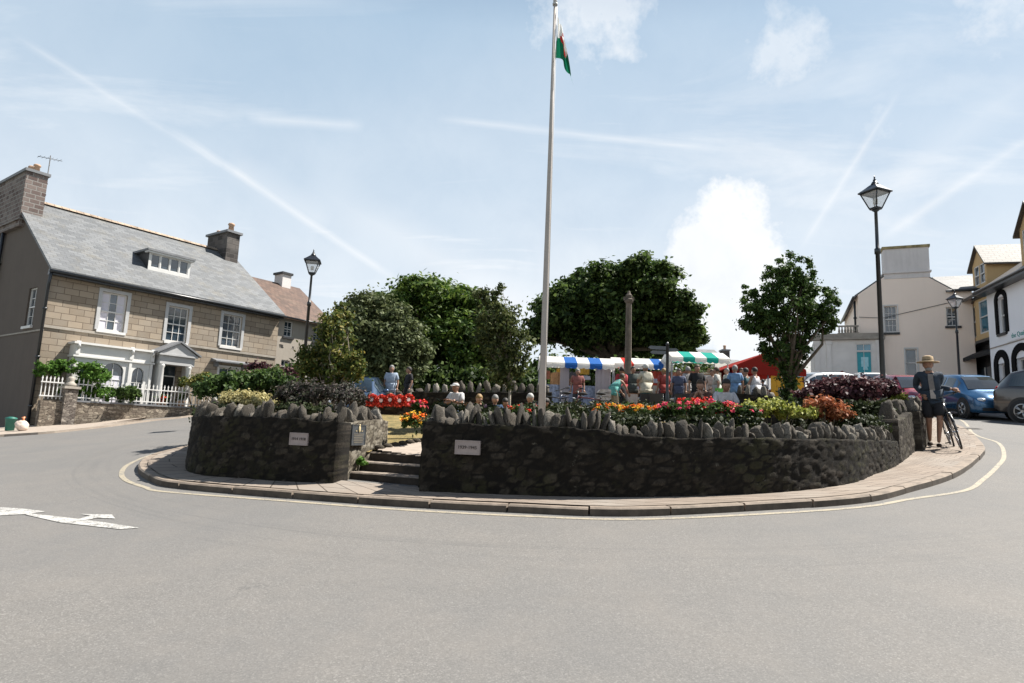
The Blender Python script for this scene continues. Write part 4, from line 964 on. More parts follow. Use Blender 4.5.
mb=MB(); roofslab(mb,OL-.1,w0-.05,.3,OE-.1,3.9,OE+2.1,.12); mb.hexa([(OL-.1,3.9,OE+1.98),(w0-.05,3.9,OE+1.98),(w0-.05,7.3,OE-.2),(OL-.1,7.3,OE-.2),(OL-.1,3.9,OE+2.1),(w0-.05,3.9,OE+2.1),(w0-.05,7.3,OE-.08),(OL-.1,7.3,OE-.08)]); mb.build('roof',M_tile2,OB)
gable_dormer(OB,-2.95,-1.6,.95,8.8,10.0,10.8,M_ochre,M_tile2)
mb=MB(); mb.prism([(0,6.1),(-.7,5.75),(-.7,5.6),(-.67,5.6),(-.67,5.68),(0,6.02)],lambda a,b,d:(d,a+.9,b),-4.6,fr_); mb.build('awning',simple('awning_black',(.012,.013,.014),.8),OB)
mb=MB(); mb.box(OL+.05,fr_,OP-.04,OP-.002,2.3,6.27); mb.build('shop_fascia',M_black,OB)
sh_=MB(); fn=lambda a,b,d:(a,OP-.05+d*.6,b)
for i in range(5): sh_.bfn(fn,-3.9+i*.85,-3.84+i*.85,3.3,5.3,-.05,.045)
sh_.bfn(fn,-3.9,-.4,4.75,4.8,-.049,.0); s_=sh_.build('shop_window',M_wpaint,OB); mb=MB(); mb.bfn(fn,-3.9,-.4,3.7,5.3,-.02,.0); mb.build('pane',M_glass,s_)

KX=1.15
for r_ in (CB,WB,OB):
    r_.location=(r_.location.x*KX,r_.location.y*KX,CAMZ*(1-KX)); r_.scale=(KX,KX,KX)
# ---------------------------------------------------------------- vegetation
LM_dark=leafmat('leaves_dark',[(.012,.024,.007),(.03,.056,.014),(.075,.118,.03),(.14,.19,.05)],.42)
LM_bright=leafmat('leaves_bright',[(.018,.04,.009),(.045,.09,.016),(.095,.15,.026),(.16,.21,.042)],.38)
LM_grey=leafmat('leaves_greygreen',[(.03,.042,.016),(.06,.08,.03),(.11,.135,.055),(.19,.21,.10)],.3)
LM_yel=leafmat('leaves_yellowgreen',[(.025,.045,.012),(.06,.09,.02),(.12,.14,.035),(.30,.24,.06)],.4)
LM_birch=leafmat('leaves_birch',[(.02,.03,.01),(.045,.065,.02),(.09,.11,.035),(.16,.17,.06)],.35)
LM_mid=leafmat('leaves_mid',[(.015,.03,.008),(.035,.07,.016),(.065,.11,.025),(.10,.15,.04)],.3)
LM_hedge=leafmat('leaves_hedge',[(.03,.08,.012),(.08,.17,.025),(.15,.26,.05)],.35)
LM_purple=leafmat('leaves_purple',[(.02,.009,.012),(.05,.018,.024),(.10,.04,.045),(.17,.09,.085)],.25)
LM_hebe=leafmat('leaves_hebe',[(.016,.02,.012),(.035,.04,.025),(.08,.06,.06),(.14,.13,.10)],.25)
LM_gold=leafmat('leaves_gold',[(.28,.23,.09),(.42,.37,.17),(.55,.50,.27)],.35)
LM_euo=leafmat('leaves_euonymus',[(.06,.09,.015),(.22,.25,.04),(.42,.42,.10),(.5,.5,.2)],.35)
LM_fire=leafmat('leaves_fire',[(.16,.04,.015),(.34,.10,.04),(.45,.18,.09),(.12,.09,.03)],.35)
LM_cover=leafmat('leaves_cover',[(.012,.018,.006),(.03,.042,.014),(.055,.065,.025)],.2)
PM_pink=leafmat('petals_pink',[(.55,.03,.10),(.72,.06,.18),(.75,.12,.10),(.8,.25,.3)],.3)
PM_orange=leafmat('petals_orange',[(.72,.14,.02),(.80,.25,.03),(.78,.10,.03)],.3); PM_yel=leafmat('petals_yellow',[(.85,.45,.03),(.85,.6,.08)],.3); PM_red=leafmat('petals_red',[(.55,.02,.015),(.7,.05,.02)],.3)
def gb(px,Y): x=at(px,430,Y)[0]; return (x,Y,T(x,Y))
tree('broad_tree','huge dark domed tree standing behind the market stalls and the stone column',gb(612,42),[pxell(560,318,42,30,36,4),pxell(594,300,42,42,32,5),pxell(638,291,41,40,32,4.5),pxell(668,320,41,30,32,4),pxell(690,338,41,16,24,2.5),pxell(612,325,43,58,40,5.5),pxell(655,345,42,36,24,4),pxell(536,332,42,12,20,2)],520,420,.20,LM_dark,M_bark,.5,3.5,seed=3,rr=(.16,.27),shell=.35,limbs=26,up=.6,squash=.6,low=-.75)
tree('broad_tree','large bright green tree behind the row of red wreaths',gb(440,33),[pxell(432,305,33,48,26,3.5),pxell(468,318,33,30,30,3),pxell(400,322,33,34,32,3.5),pxell(445,345,33,58,34,4),pxell(390,360,32,40,24,3.5),pxell(490,345,33,22,38,3)],420,380,.16,LM_bright,M_bark,.32,2.5,seed=4,rr=(.17,.28),shell=.35,limbs=22,up=.6,squash=.6)
tree('round_tree','rounded grey green tree in front of the bright green one',gb(378,26),[pxell(372,328,26,42,36,1.9),pxell(395,348,26,36,32,1.8),pxell(350,350,26,30,34,1.6),pxell(380,370,26,44,18,1.8)],320,300,.10,LM_grey,M_bark,.16,1.6,seed=5,rr=(.16,.28),shell=.4,limbs=16,up=.4)
tree('small_tree','thin yellowing young tree beside the left lamp post',gb(334,13.2),[pxell(332,345,13.2,22,38,.5),pxell(310,362,13.0,14,24,.4),pxell(342,318,13.3,12,20,.3),pxell(352,368,13.2,16,20,.4),pxell(326,380,13.2,26,16,.5)],190,42,.05,LM_yel,M_palebark,.035,1.0,seed=6,rr=(.2,.4),shell=.2,limbs=34,up=.2,squash=1,elong=2,low=-1)
tree('birch_tree','slender pale trunked sapling with sparse leaves left of the flagpole',gb(508,13.2),[pxell(505,325,13.2,20,36,.45),pxell(488,335,13.1,16,34,.4),pxell(518,350,13.2,18,30,.4),pxell(482,300,13.2,12,16,.25),pxell(503,372,13.2,24,18,.4),pxell(498,293,13.2,9,12,.2)],170,42,.046,LM_birch,M_palebark,.03,1.6,seed=7,rr=(.22,.42),shell=.2,limbs=34,up=.15,squash=1,elong=2,low=-1)
tree('round_tree','round headed small tree with ivy wrapped trunk near the red marquee',gb(790,14),[pxell(788,308,14,36,40,.85),pxell(762,312,14,25,30,.6),pxell(815,308,14,24,30,.6),pxell(790,276,14,26,24,.5),pxell(790,352,14,30,22,.6),pxell(750,296,14,12,12,.3),pxell(824,325,14,14,14,.35),pxell(756,330,14,12,12,.3)],330,110,.046,LM_mid,M_bark,.085,1.7,seed=8,rr=(.10,.22),shell=.35,limbs=32,up=.3,elong=1.5,low=-.9)
# ivy up the trunk of that tree
tb=gb(790,14); tr=[o for o in bpy.data.objects if o.name.startswith('round_tree') and abs(o.location.x-tb[0])<.01][0]
C=[];Q=[]
for i in range(46): z=.05+2.0*i/46; a=random.random()*6.28; C.append((math.cos(a)*.1+z*0,math.sin(a)*.1,z)); Q.append(.13+.05*math.sin(i))
leaf_mesh('ivy',C,Q,70,.05,LM_dark,tr,seed=31)
def shrub(name,label,px,py,Y,rpx,rpy,n,per,leaf,mat,cat='shrub',group=None,extra=(),depth=None,squash=.8,rr=(.2,.36),elong=1.5,up=.35,stems=True,seed=None,low=-.4,shell=.5,base=None,gfn=None,droop=0):
    sd_=seed if seed is not None else int(px*7+py)
    x,y,z=at(px,py,Y); g=gfn(x,y) if gfn else GH(x,y); rg=np.random.default_rng(sd_)
    root=thing(name,label,cat,(x,y,g),0,group)
    E=[pxell(px,py,Y,rpx,rpy,depth)]+[pxell(*e) for e in extra]; E=[(e[0]-x,e[1]-y,e[2]-g,*e[3:]) for e in E]
    Cc,Qq=ellclumps(E,n,rg,rr,shell,low)
    if stems:
        mb=MB()
        for i in rg.permutation(len(Cc))[:min(14,len(Cc))]:
            p=Vector(Cc[i]); mb.tube([(p.x*.25,p.y*.25,-.1),(p.x*.6,p.y*.6,p.z*.5),tuple(p)],[.014,.01,.004],5)
        mb.build('stem',M_bark,root)
    leaf_mesh('foliage',Cc,Qq,per,leaf,mat,root,seed=sd_,squash=squash,elong=elong,up=up,droop=droop); return root
HG=lambda x,y:T(x,y)+.1
shrub('shrub','bright green clipped shrub behind the railing at the house corner',72,368,23.4,30,9,170,170,.055,LM_hedge,extra=[(94,373,23.7,18,12),(50,370,23.1,16,9),(100,392,23.9,14,9),(76,389,23.5,16,10)],gfn=lambda x,y:at(73,397,23.4)[2],low=-1,stems=False,depth=.35,rr=(.12,.22),shell=.3)
shrub('shrub','grey green low bush behind the middle of the white railing',128,395,24.5,14,8,30,110,.07,LM_mid,gfn=lambda x,y:at(128,402,24.5)[2],low=-.9,stems=False)
shrub('shrub','yellow flowering bush at the right end of the white railing',203,384,26.5,15,12,60,110,.06,LM_yel,gfn=HG,extra=[(188,384,27,10,8)])
for i,(px,py,Y,lb) in enumerate([(162,398,26.2,'potted plant with red flowers left of the black front door'),(182,397,27.0,'potted leafy plant right of the black front door')]):
    x,y,z=at(px,py,Y); t=thing('potted_plant',lb,'plant',(x,y,z-.45),0,'pots by the front door'); mb=MB(); mb.lathe([(.12,0),(.17,.25),(.18,.28),(.15,.28)],12); mb.build('pot',M_pot,t); leaf_mesh('foliage',[(0,0,.45),(.1,0,.5),(-.1,.05,.42)],[.2,.15,.15],60,.06,LM_mid,t,seed=i)
    if i==0: leaf_mesh('flowers',[(0,0,.4),(.1,-.1,.45)],[.2,.15],14,.07,PM_red,t,seed=9)
shrub('shrub','leafy green shrub behind the left wall below the ground floor window',235,388,13.6,38,15,70,150,.055,LM_mid,extra=[(272,384,13.6,24,16),(212,390,13.4,18,12)])
shrub('shrub','upright purple tipped shrub in front of the stone house wall',258,372,14.2,14,14,34,60,.05,LM_purple,extra=[(285,378,14.2,14,12)],rr=(.2,.4))
shrub('shrub','low pale golden shrub just behind the left wall',245,402,10.9,30,8,60,150,.035,LM_gold,squash=.7,low=-.3)
shrub('shrub','dark laurel shrub at the foot of the yellowing tree',300,380,16,30,13,60,140,.075,LM_dark,extra=[(325,384,15.6,18,10)])
shrub('shrub','mottled purple grey shrub behind the left wall beside the steps',322,395,11.6,46,11,80,150,.035,LM_hebe,extra=[(290,398,11.2,22,9),(355,397,11.8,14,8)],squash=.7)
shrub('shrub','yellow green variegated shrub under the ivy trunked tree',768,410,9.7,28,10,60,150,.038,LM_euo,extra=[(796,414,9.9,22,7),(745,413,9.5,16,8)])
shrub('shrub','feathery orange red shrub behind the right wall',824,411,10.0,22,12,50,150,.03,LM_fire,extra=[(842,416,10.2,14,8)],elong=2.6,rr=(.2,.4))
shrub('shrub','broad dark purple shrub below the cream gabled house',845,391,12.2,36,14,80,150,.055,LM_purple,extra=[(875,392,12.6,22,14),(815,395,12.0,18,10)],rr=(.18,.34))
shrub('shrub','small green and white plant behind the taller wall end',897,398,12.6,9,8,20,70,.04,LM_euo)
shrub('shrub','dark leafy shrub hiding the wall below the red marquee',812,402,12.8,24,10,40,130,.05,LM_dark)
shrub('weed','green weed growing in the corner of the steps',361,462,9.62,5.5,5,10,40,.035,LM_hedge,'weed',gfn=lambda x,y:1.0,stems=False)
# inner border planting
def border(name,pxs,Y,py,ry,mat,n,leaf,seed):
    rg=np.random.default_rng(seed); C=[];Q=[]
    for _ in range(n):
        px=rg.uniform(*pxs); yy=Y+rg.uniform(-.25,.5); x,y,z=at(px,py+rg.uniform(-ry,ry),yy); C.append((x,y,max(GH(x,y)+.03,z))); Q.append(rg.uniform(.08,.17))
    return leaf_mesh(name,C,Q,70,leaf,mat,seed=seed)
for i,a in enumerate([((425,600),9.3,424,5,LM_cover,90,.04,1),((600,760),9.2,424,6,LM_cover,90,.04,2),((560,760),13.5,410,5,LM_cover,110,.05,3),((430,560),12.6,412,5,LM_cover,90,.05,4),((790,885),10.3,424,5,LM_cover,60,.04,5),((195,330),10.6,412,4,LM_cover,70,.04,6),((790,890),11.6,410,6,LM_cover,60,.05,7)]):
    tag(border('ground_cover',*a[:3],a[3],a[4],a[5],a[6],a[7]),kind='stuff')
# grassy stalks
def stalks(label,px0,px1,Y,h,n,mat,seed):
    rg=np.random.default_rng(seed); x0=at(px0,410,Y)[0]; x1=at(px1,410,Y)[0]; xm=(x0+x1)/2; g=GH(xm,Y); mb=MB()
    for _ in range(n):
        x=rg.uniform(x0,x1)-xm; y=rg.uniform(-.2,.2); l=rg.normal(0,.12,2); hh=h*rg.uniform(.6,1.1); mb.tube([(x,y,-.05),(x+l[0]*.4,y+l[1]*.4,hh*.6),(x+l[0],y+l[1],hh)],[.008,.005,.003],4,smooth=False)
    return tag(rehome_local(mb.build('ornamental_grass',mat),(xm,Y,g)),label,'plant')
def rehome_local(o,loc): o.location=loc; return o
M_straw=simple('dry_stalk',(.34,.28,.17),.9,var=.4,scale=5)
stalks('tuft of dry straw coloured grass beside the flagpole base',566,592,9.6,.42,110,M_straw,1)
stalks('thin dry stalks between the flagpole and the orange flowers',520,545,9.6,.36,60,M_straw,2)
# flowers
def flowers(label,px,py,Y,rpx,rpy,mats,n,fs,seed,leafm=LM_mid,group='flower clumps behind the right wall',per=1):
    x,y,z=at(px,py,Y); g=min(GH(x,y),z-.1); k=Y/F; rg=np.random.default_rng(seed); root=thing('flower_clump',label,'flowers',(x,y,g),0,group)
    rx,rz=rpx*k,rpy*k; C,Q=ellclumps([(0,0,z-g-rz*.4,rx,max(.25,rx*.35),rz*1.1)],26,rg,(.2,.35),.3,-.5); leaf_mesh('foliage',C,Q,60,.035,leafm,root,seed=seed)
    for mi,m in enumerate(mats):
        cc=[];qq=[]
        for _ in range(n//len(mats)):
            a=rg.random()*6.28; r_=rg.random()**.5; cc.append((math.cos(a)*r_*rx,math.sin(a)*r_*max(.25,rx*.35),z-g+rg.uniform(-.8,1)*rz*(1-.5*r_)+rz*.1)); qq.append(fs)
        leaf_mesh('blossom',cc,qq,26,fs*.75,m,root,seed=seed+mi,up=.8,squash=.6,elong=1)
flowers('bright pink geraniums at the left end of the flower row',672,408,9.4,14,6,[PM_pink],16,.038,1)
flowers('red and pink geraniums in front of the white shirted man',712,407,9.4,24,9,[PM_pink,PM_red],34,.042,2)
flowers('small pink geraniums beside the yellow green shrub',745,410,9.3,14,5,[PM_pink],9,.036,3)
flowers('bed of orange marigolds below the market stalls',628,409,10.6,34,5.5,[PM_orange,PM_orange,PM_yel],70,.03,4)
flowers('orange and red flowers left of the flagpole',520,410,9.7,12,4.5,[PM_orange,PM_red],14,.04,5)
flowers('deep red flowers in a dark border behind the right wall',690,402,10.5,12,4,[PM_red],14,.04,8)
flowers('mound of orange and yellow flowers on the dry lawn',413,419,10.7,11,8.5,[PM_yel,PM_orange],34,.05,6,group='flower mounds on the lawn')
flowers('red and pink flowers behind the orange mound',418,405,12.2,8,6,[PM_red,PM_pink],16,.05,7,group='flower mounds on the lawn')
# poppy wreaths leaning on the memorial wall
M_wr=leafmat('poppy_red',[(.50,.03,.02),(.70,.06,.035),(.75,.12,.07)],.15); M_wrc=simple('wreath_paper',(.7,.55,.5),.8)
first=None; nwr=5
wlab=['leftmost red poppy wreath against the grey memorial wall','second red poppy wreath from the left','middle red poppy wreath of the five on the wall','second red poppy wreath from the right','rightmost red poppy wreath against the grey memorial wall']
def make_wreath():
    t=thing('poppy_wreath','x','wreath'); C=[];Q=[]
    for i in range(22): a=2*math.pi*i/22; C.append((math.cos(a)*.095,0,math.sin(a)*.115)); Q.append(.038)
    leaf_mesh('poppies',C,Q,40,.045,M_wr,t,seed=77,squash=1,elong=1.1); mb=MB(); mb.lathe([(.045,-.01),(.045,.01)],14,(0,-.03,0),axis='y'); mb.build('centre_badge',M_wrc,t); return t
wr=make_wreath()
for i in range(nwr):
    px=371.5+i*9.2; x,y,z=at(px,400+(i%2)*.8,15.2); o=wr if i==0 else copy_tree(wr); o.location=(x,15.25,z); o.rotation_euler=(R(-14+random.uniform(-3,3)),0,R(random.uniform(-8,8)))
    o['label']=wlab[i]; o['group']='poppy wreaths on the memorial wall'
# stone kerb at lawn edge (row of small stones)
mb=MB(); le=[(-2.0,10.15),(-1.55,11.0),(-.9,11.9),(.6,13.7)]
P,_=resample([Vector((a,b,0)) for a,b in le],24)
for i,p in enumerate(P):
    mb.ell((p.x,p.y,GH(p.x,p.y)+.03),.085,.06,.05,8,5,lambda q:q*(1+.2*noise.noise(q*20+Vector((i,0,0)))))
tag(mb.build('lawn_edging',M_lit),kind='structure')
# soil of the beds
bed=[(-.62,9.0),(.6,8.5),(2,8.5),(3.5,8.8),(4.7,9.5),(5.5,10.3),(6.2,11.2),(7.8,13.2),(8.6,14.5),(9,17),(-.2,17.2),(3.5,14.4),(1.6,12.2),(-.1,9.9)]
tag(inside_sheet('flower_bed',-1,10,8,18,.1,lambda x,y:GH(x,y)+.035,M_soil,bed),kind='structure')
bed2=[(-4.9,10.4),(-3.6,9.7),(-2.6,9.6),(-2.6,10.6),(-3.0,13),(-3.4,15),(-5.4,15)]
tag(inside_sheet('flower_bed',-6,-2,9,16,.1,lambda x,y:GH(x,y)+.035,M_soil,bed2),kind='structure')
# ---------------------------------------------------------------- street furniture
def lamp(loc,h,rz,label,s=1.0,group='black street lamps'):
    t=thing('street_lamp',label,'street lamp',loc,rz,group); mb=MB()
    lh=.62*s; hb=h-lh
    mb.lathe([(.11*s,0),(.11*s,.12),(.085*s,.16),(.08*s,.9),(.095*s,.93),(.06*s,1.0),(.052*s,1.1),(.042*s,hb-1.0),(.06*s,hb-.99),(.06*s,hb-.88),(.036*s,hb-.86),(.032*s,hb-.06),(.07*s,hb-.03),(.05*s,hb)],14); mb.build('post',M_black,t)
    # lantern: four tapering panes in a frame
    b,w_=.085*s,.2*s; z0=hb+.02; z1=hb+.36*s
    cb=[(-b,-b),(b,-b),(b,b),(-b,b)]; ct=[(-w_,-w_),(w_,-w_),(w_,w_),(-w_,w_)]
    mb=MB()
    for (x,y),(X,Y_) in zip(cb,ct): mb.tube([(x,y,z0),(X,Y_,z1)],.014*s,5)
    for r_,z in ((b,z0),(w_,z1)):
        for i in range(4): a=[(-r_,-r_),(r_,-r_),(r_,r_),(-r_,r_)]; mb.tube([(*a[i],z),(*a[(i+1)%4],z)],.016*s,5)
    mb.box(-b,b,-b,b,z0-.03*s,z0-.001); mb.build('lantern_frame',M_black,t)
    g=MB(); k=.97
    g.add([(x*k,y*k,z0+.005) for x,y in cb]+[(x*k,y*k,z1-.005) for x,y in ct],[(0,1,5,4),(1,2,6,5),(2,3,7,6),(3,0,4,7)]); g.build('lantern_glass',lampglass,t)
    mb=MB(); mb.lathe([(.045*s,z0+.1),(.05*s,z0+.2),(.02*s,z0+.22)],8); mb.build('bulb',M_wpaint,t)
    mb=MB(); n=w_*1.18; pr_=[(n*1.414,z1+.005),(n*1.414,z1+.03*s),(n*.95,z1+.10*s),(n*.42,z1+.19*s)]
    mb.lathe(pr_,4,a0=math.pi/4,smooth=False); rf=mb.build('lantern_roof',M_black,t)
    mb=MB(); zt=z1+.19*s; mb.lathe([(.085*s,zt),(.07*s,zt+.03*s),(.05*s,zt+.07*s),(.025*s,zt+.08*s),(.035*s,zt+.11*s),(.012*s,zt+.14*s),(.02*s,zt+.16*s),(.004*s,zt+.21*s)],10)
    mb.build('finial',M_black,rf)
    return t
def mk_lampglass():
    m,nt=newmat('lamp_glass'); b=nt.b; b.inputs['Base Color'].default_value=(.8,.82,.85,1); b.inputs['Roughness'].default_value=.1
    tr=nt.n.new('ShaderNodeBsdfTransparent'); mx=nt.node('ShaderNodeMixShader',{0:.35}); nt.l.new(tr.outputs[0],mx.inputs[1]); nt.l.new(b.outputs[0],mx.inputs[2]); nt.l.new(mx.outputs[0],nt.out.inputs[0]); return m
lampglass=mk_lampglass()
def lampat(px,py,Y,label,rz,s=1,gf=T):
    x,y,z=at(px,py,Y); g=gf(x,y); lamp((x,y,g),z-g-.02,rz,label,s)
def lampbase(x,y): return GH(x,y) if y<17 else T(x,y)
lampat(874.5,181,13.2,'tall black lamp post rising behind the right wall',R(22),1.0,GH)
lampat(313.5,253,19,'black lamp post beside the yellowing young tree on the left',R(12),1.02)
lampat(954.5,293,24,'black lamp post outside the ochre shop',R(20),.9)
# flagpole
x,y,z=at(542,402,12.3); g=GH(x,y); x2,_,z2=at(554.5,1,12.3); hp=z2-g
fp=thing('flagpole','tall tapering off white flagpole in the garden','flagpole',(x,y,g)); mb=MB(); m_pole=render_wall('pole_paint',(.42,.38,.35),.45)
mb.lathe([(.07,0),(.066,1.5),(.057,3.5),(.043,6),(.03,hp-.1)],14); mb.build('pole',m_pole,fp); mb=MB(); mb.lathe([(.05,hp-.1),(.055,hp-.06),(.03,hp-.05)],12); mb.ell((0,0,hp),.045,.045,.045,10,8); mb.build('finial',M_gtrim,fp)
mb=MB(); mb.lathe([(.16,-.1),(.16,.25),(.12,.3),(.1,.34)],14); mb.build('collar',m_pole,fp)
mb=MB(); mb.tube([(.06,-.05,1.2),(.055,-.05,4),(.045,-.04,hp-.15)],.006,4); mb.build('halyard',M_gtrim,fp)
# flag: limp, hanging against the pole
M_fw=leafmat('flag_white',[(.72,.72,.70),(.78,.78,.76)],.35,rough=.8,spec=.1); M_fg=leafmat('flag_green',[(.01,.16,.085),(.02,.21,.11)],.35,rough=.8,spec=.1); M_fr=leafmat('flag_red',[(.5,.03,.03),(.6,.05,.04)],.3,rough=.8,spec=.1)
_,_,zt=at(554,17,12.3); _,_,zb_=at(554,84,12.3)
fl=thing('flag','limp white and green flag with a red emblem near the top of the flagpole','flag',(x+.03,y-.03,zb_)); Hh=zt-zb_
mb=MB(); NS,NTt=44,40; mb.smooth=True
def fpt(s,t):
    # s along the fly 0..1, t down the hoist 0..1
    zz=Hh*(1-.62*t)-Hh*.40*(s**1.1)-Hh*.02*math.sin(s*9+t*3)
    fold=math.sin(s*12+t*2.2)*.05*min(1,s*3)+math.sin(s*5.1+t*4)*.03*min(1,s*3)
    xx=.02+.36*math.sin(min(1,s*1.05)*1.45)*(.35+.65*t)+.02*math.sin(s*15+t*5)
    return (xx,fold-.06*s,zz)
for i in range(NS+1):
    for j in range(NTt+1): mb.v.append(fpt(i/NS,j/NTt))
for i in range(NS):
    for j in range(NTt):
        s_,t_=(i+.5)/NS,(j+.5)/NTt; u,v=(s_-.52)/.34,(t_-.5)/.36
        red=(abs(v+.1*math.sin(u*6))<.28+.12*math.sin(u*9) and abs(u)<.8) or (abs(u+.2)<.25 and -.9<v<-.1 and abs(v)<.9-abs(u+.2)*1.5) or (abs(abs(u)-.5)<.1 and 0<v<.85)
        mb.m=2 if red else (0 if t_<.42 else 1); q=i*(NTt+1)+j; mb.face((q,q+NTt+1,q+NTt+2,q+1))
mb.build('flag_cloth',[M_fw,M_fg,M_fr],fl,fix=False)
mb=MB(); mb.tube([(-.02,0,Hh*.3),(.0,.0,Hh*1.02)],.008,5); mb.build('hoist_rope',M_gtrim,fl)
# stone column (market cross)
x,y,zt=at(629,291,24); g=T(x,y)+.1; M_cross=simple('cross_stone',(.11,.088,.068),.9,var=.4,scale=4,bump=.6); h=zt-g
cr_=thing('stone_cross','tall weathered stone column on a stepped base behind the stalls','monument',(x,y,g)); mb=MB()
mb.lathe([(.15,.75),(.135,1.2),(.11,h-.62),(.11,h-.5)],8,smooth=False); mb.build('shaft',M_cross,cr_)
mb=MB(); mb.lathe([(.11,h-.5),(.17,h-.42),(.18,h-.34),(.12,h-.3),(.13,h-.18),(.07,h-.1),(.04,h)],8,smooth=False); mb.box(-.2,.2,-.05,.05,h-.36,h-.24); mb.build('cross_head',M_cross,cr_)
for i in range(3): mb=MB(); mb.lathe([(1.5-.45*i,.25*i),(1.5-.45*i,.25*i+.25)],8,smooth=False,a0=.39); mb.build('base_step',M_cross,cr_)
# finger post
x,y,zt=at(667.5,342,20); g=T(x,y); fpst=thing('signpost','black finger post with grey pointing arms in front of the stalls','signpost',(x,y,g)); h=zt-g
mb=MB(); mb.lathe([(.07,0),(.07,.8),(.05,.85),(.048,h-.1),(.06,h-.08),(.02,h)],10); mb.build('post',M_black,fpst)
m_arm=simple('sign_arm',(.13,.14,.15),.6)
for zq,a,l in ((h-.2,185,.62),(h-.34,178,.55),(h-.26,-25,.35)):
    mb=MB(); c,s_=math.cos(R(a)),math.sin(R(a)); mb.prism([(.05,-.055),(l-.08,-.055),(l,0),(l-.08,.055),(.05,.055)],lambda u,v,d:(u*c-d*s_,u*s_+d*c,zq+v),-.012,.012); mb.build('finger_arm',m_arm,fpst)
# ---------------------------------------------------------------- bins at the house corner
x,y,_=G(9,433); M_binm=simple('bin_teal',(.02,.14,.11),.5)
bn=thing('bin','small teal plastic bin at the foot of the dark gable wall','bin',(x,y,T(x,y)+.07)); mb=MB(); mb.lathe([(.12,0),(.15,.36),(.165,.37),(.165,.40),(.15,.40)],14); mb.build('tub',M_binm,bn); mb=MB(); mb.lathe([(.15,.40),(.15,.415),(.05,.44)],14); mb.build('lid',M_binm,bn)
x,y,_=G(21,433); bg_=thing('refuse_bag','bulging pale plastic bag beside the teal bin','bag',(x,y,T(x,y)+.07)); mb=MB(); mb.ell((0,0,.16),.2,.16,.17,16,12,lambda p:p*(1+.25*noise.noise(p*7))); mb.build('sack',simple('sack_pale',(.62,.50,.42),.5,var=.35,scale=10),bg_)
mb=MB(); mb.tube([(0,0,.3),(.02,0,.36),(.0,.0,.42)],[.07,.02,.06],8); mb.build('knot',simple('sack_orange',(.62,.22,.10),.5),bg_)
# ---------------------------------------------------------------- market stalls
def cmat(name,c): return leafmat(name,[tuple(x*.92 for x in c),c],.35,rough=.8,spec=.1)
CW=cmat('canvas_white',(.78,.76,.72)); CB_=cmat('canvas_blue',(.03,.13,.42)); CRd=cmat('canvas_red',(.55,.04,.03)); CTl=cmat('canvas_teal',(.02,.34,.27)); CPk=cmat('canvas_pink',(.75,.45,.42))
M_cloth=simple('table_cloth',(.45,.40,.35),.9,var=.15,scale=4); M_tub=simple('stall_tube',(.25,.25,.26),.4,metal=.6)
M_wood=simple('wood_brown',(.20,.10,.045),.8,var=.3)
def stall(px0,px1,pytop,Y,cols,label,walls=(),rz=0,backcol=None,goods=0,droof=1.5,ground=None):
    xa,_,zt=at(px0,pytop,Y); xb=at(px1,pytop,Y)[0]; W_=xb-xa; x=(xa+xb)/2; g=T(x,Y+.6)+.11; h=zt-g; t=thing('market_stall',label,'stall',(x,Y,g),rz,'striped market stalls')
    ov=h-.32; D=droof; n=len(cols); mlist=[]; 
    for c in cols:
        if c not in mlist: mlist.append(c)
    mb=MB()
    for i,c in enumerate(cols):
        mb.m=mlist.index(c); a=-W_/2+W_*i/n; b=-W_/2+W_*(i+1)/n
        mb.quad((a,-.25,ov),(b,-.25,ov),(b,D*.4,h),(a,D*.4,h)); mb.quad((a,D*.4,h),(b,D*.4,h),(b,D+.1,ov),(a,D+.1,ov))
        # scalloped valance
        m=6; p=[(a,ov),(b,ov)]+[(b-(b-a)*k/m,ov-.17-.05*math.sin(math.pi*(k%3)/3*1.0)*(1 if k%3 else 0)) for k in range(m+1)]
        mb.add([(u,-.26-.015*math.sin(q*2.),v) for q,(u,v) in enumerate(p)],[tuple(range(len(p)))])
    mb.m=mlist.index(cols[-1])
    for sx in (-W_/2,W_/2): mb.quad((sx,-.25,ov),(sx,D*.4,h),(sx,D+.1,ov)); mb.quad((sx,-.25,ov),(sx,D+.1,ov),(sx,D+.1,ov-.2),(sx,-.25,ov-.2))
    mb.build('canopy',mlist,t)
    for sx in (-W_/2+.05,W_/2-.05):
        for sy in (-.1,D): mb=MB(); mb.tube([(sx,sy,0),(sx,sy,ov)],.022,6); mb.build('pole',M_tub,t)
    mb=MB(); mb.box(-W_/2+.12,W_/2-.12,.05,.75,.78,.82); mb.build('table_top',M_wood,t)
    mb=MB(); N=40
    for i in range(N): 
        a=-W_/2+.1+(W_-.2)*i/N; b=-W_/2+.1+(W_-.2)*(i+1)/N; ya,yb=.03+.02*math.sin(i*1.3),.03+.02*math.sin((i+1)*1.3); mb.quad((a,ya,.05),(b,yb,.05),(b,yb,.825),(a,ya,.825))
    mb.build('table_cloth',backcol or M_cloth,t)
    for (a,b,sd_,m) in walls:
        mb=MB(); N=12
        for i in range(N):
            u=a+(b-a)*i/N; v=a+(b-a)*(i+1)/N; mb.box(u,v,sd_+.01*math.sin(i*2),sd_+.03+.01*math.sin(i*2),.05,ov-.02)
        mb.build('side_sheet',m,t)
    return t,W_,ov
M_sheet=cmat('sheet_white',(.55,.50,.52)); M_dcl=simple('dark_cloth',(.03,.03,.04),.9)
s1,w1,_=stall(540,614,354,24.2,[CW,CW,CB_,CW,CB_,CW],'blue and white striped stall with white side sheets right of the flagpole',walls=[(-.62,-.28,.0,M_sheet),(.72,1.3,.0,M_sheet)],backcol=simple('pattern_cloth',(.22,.25,.33),.9,var=.6,scale=12))
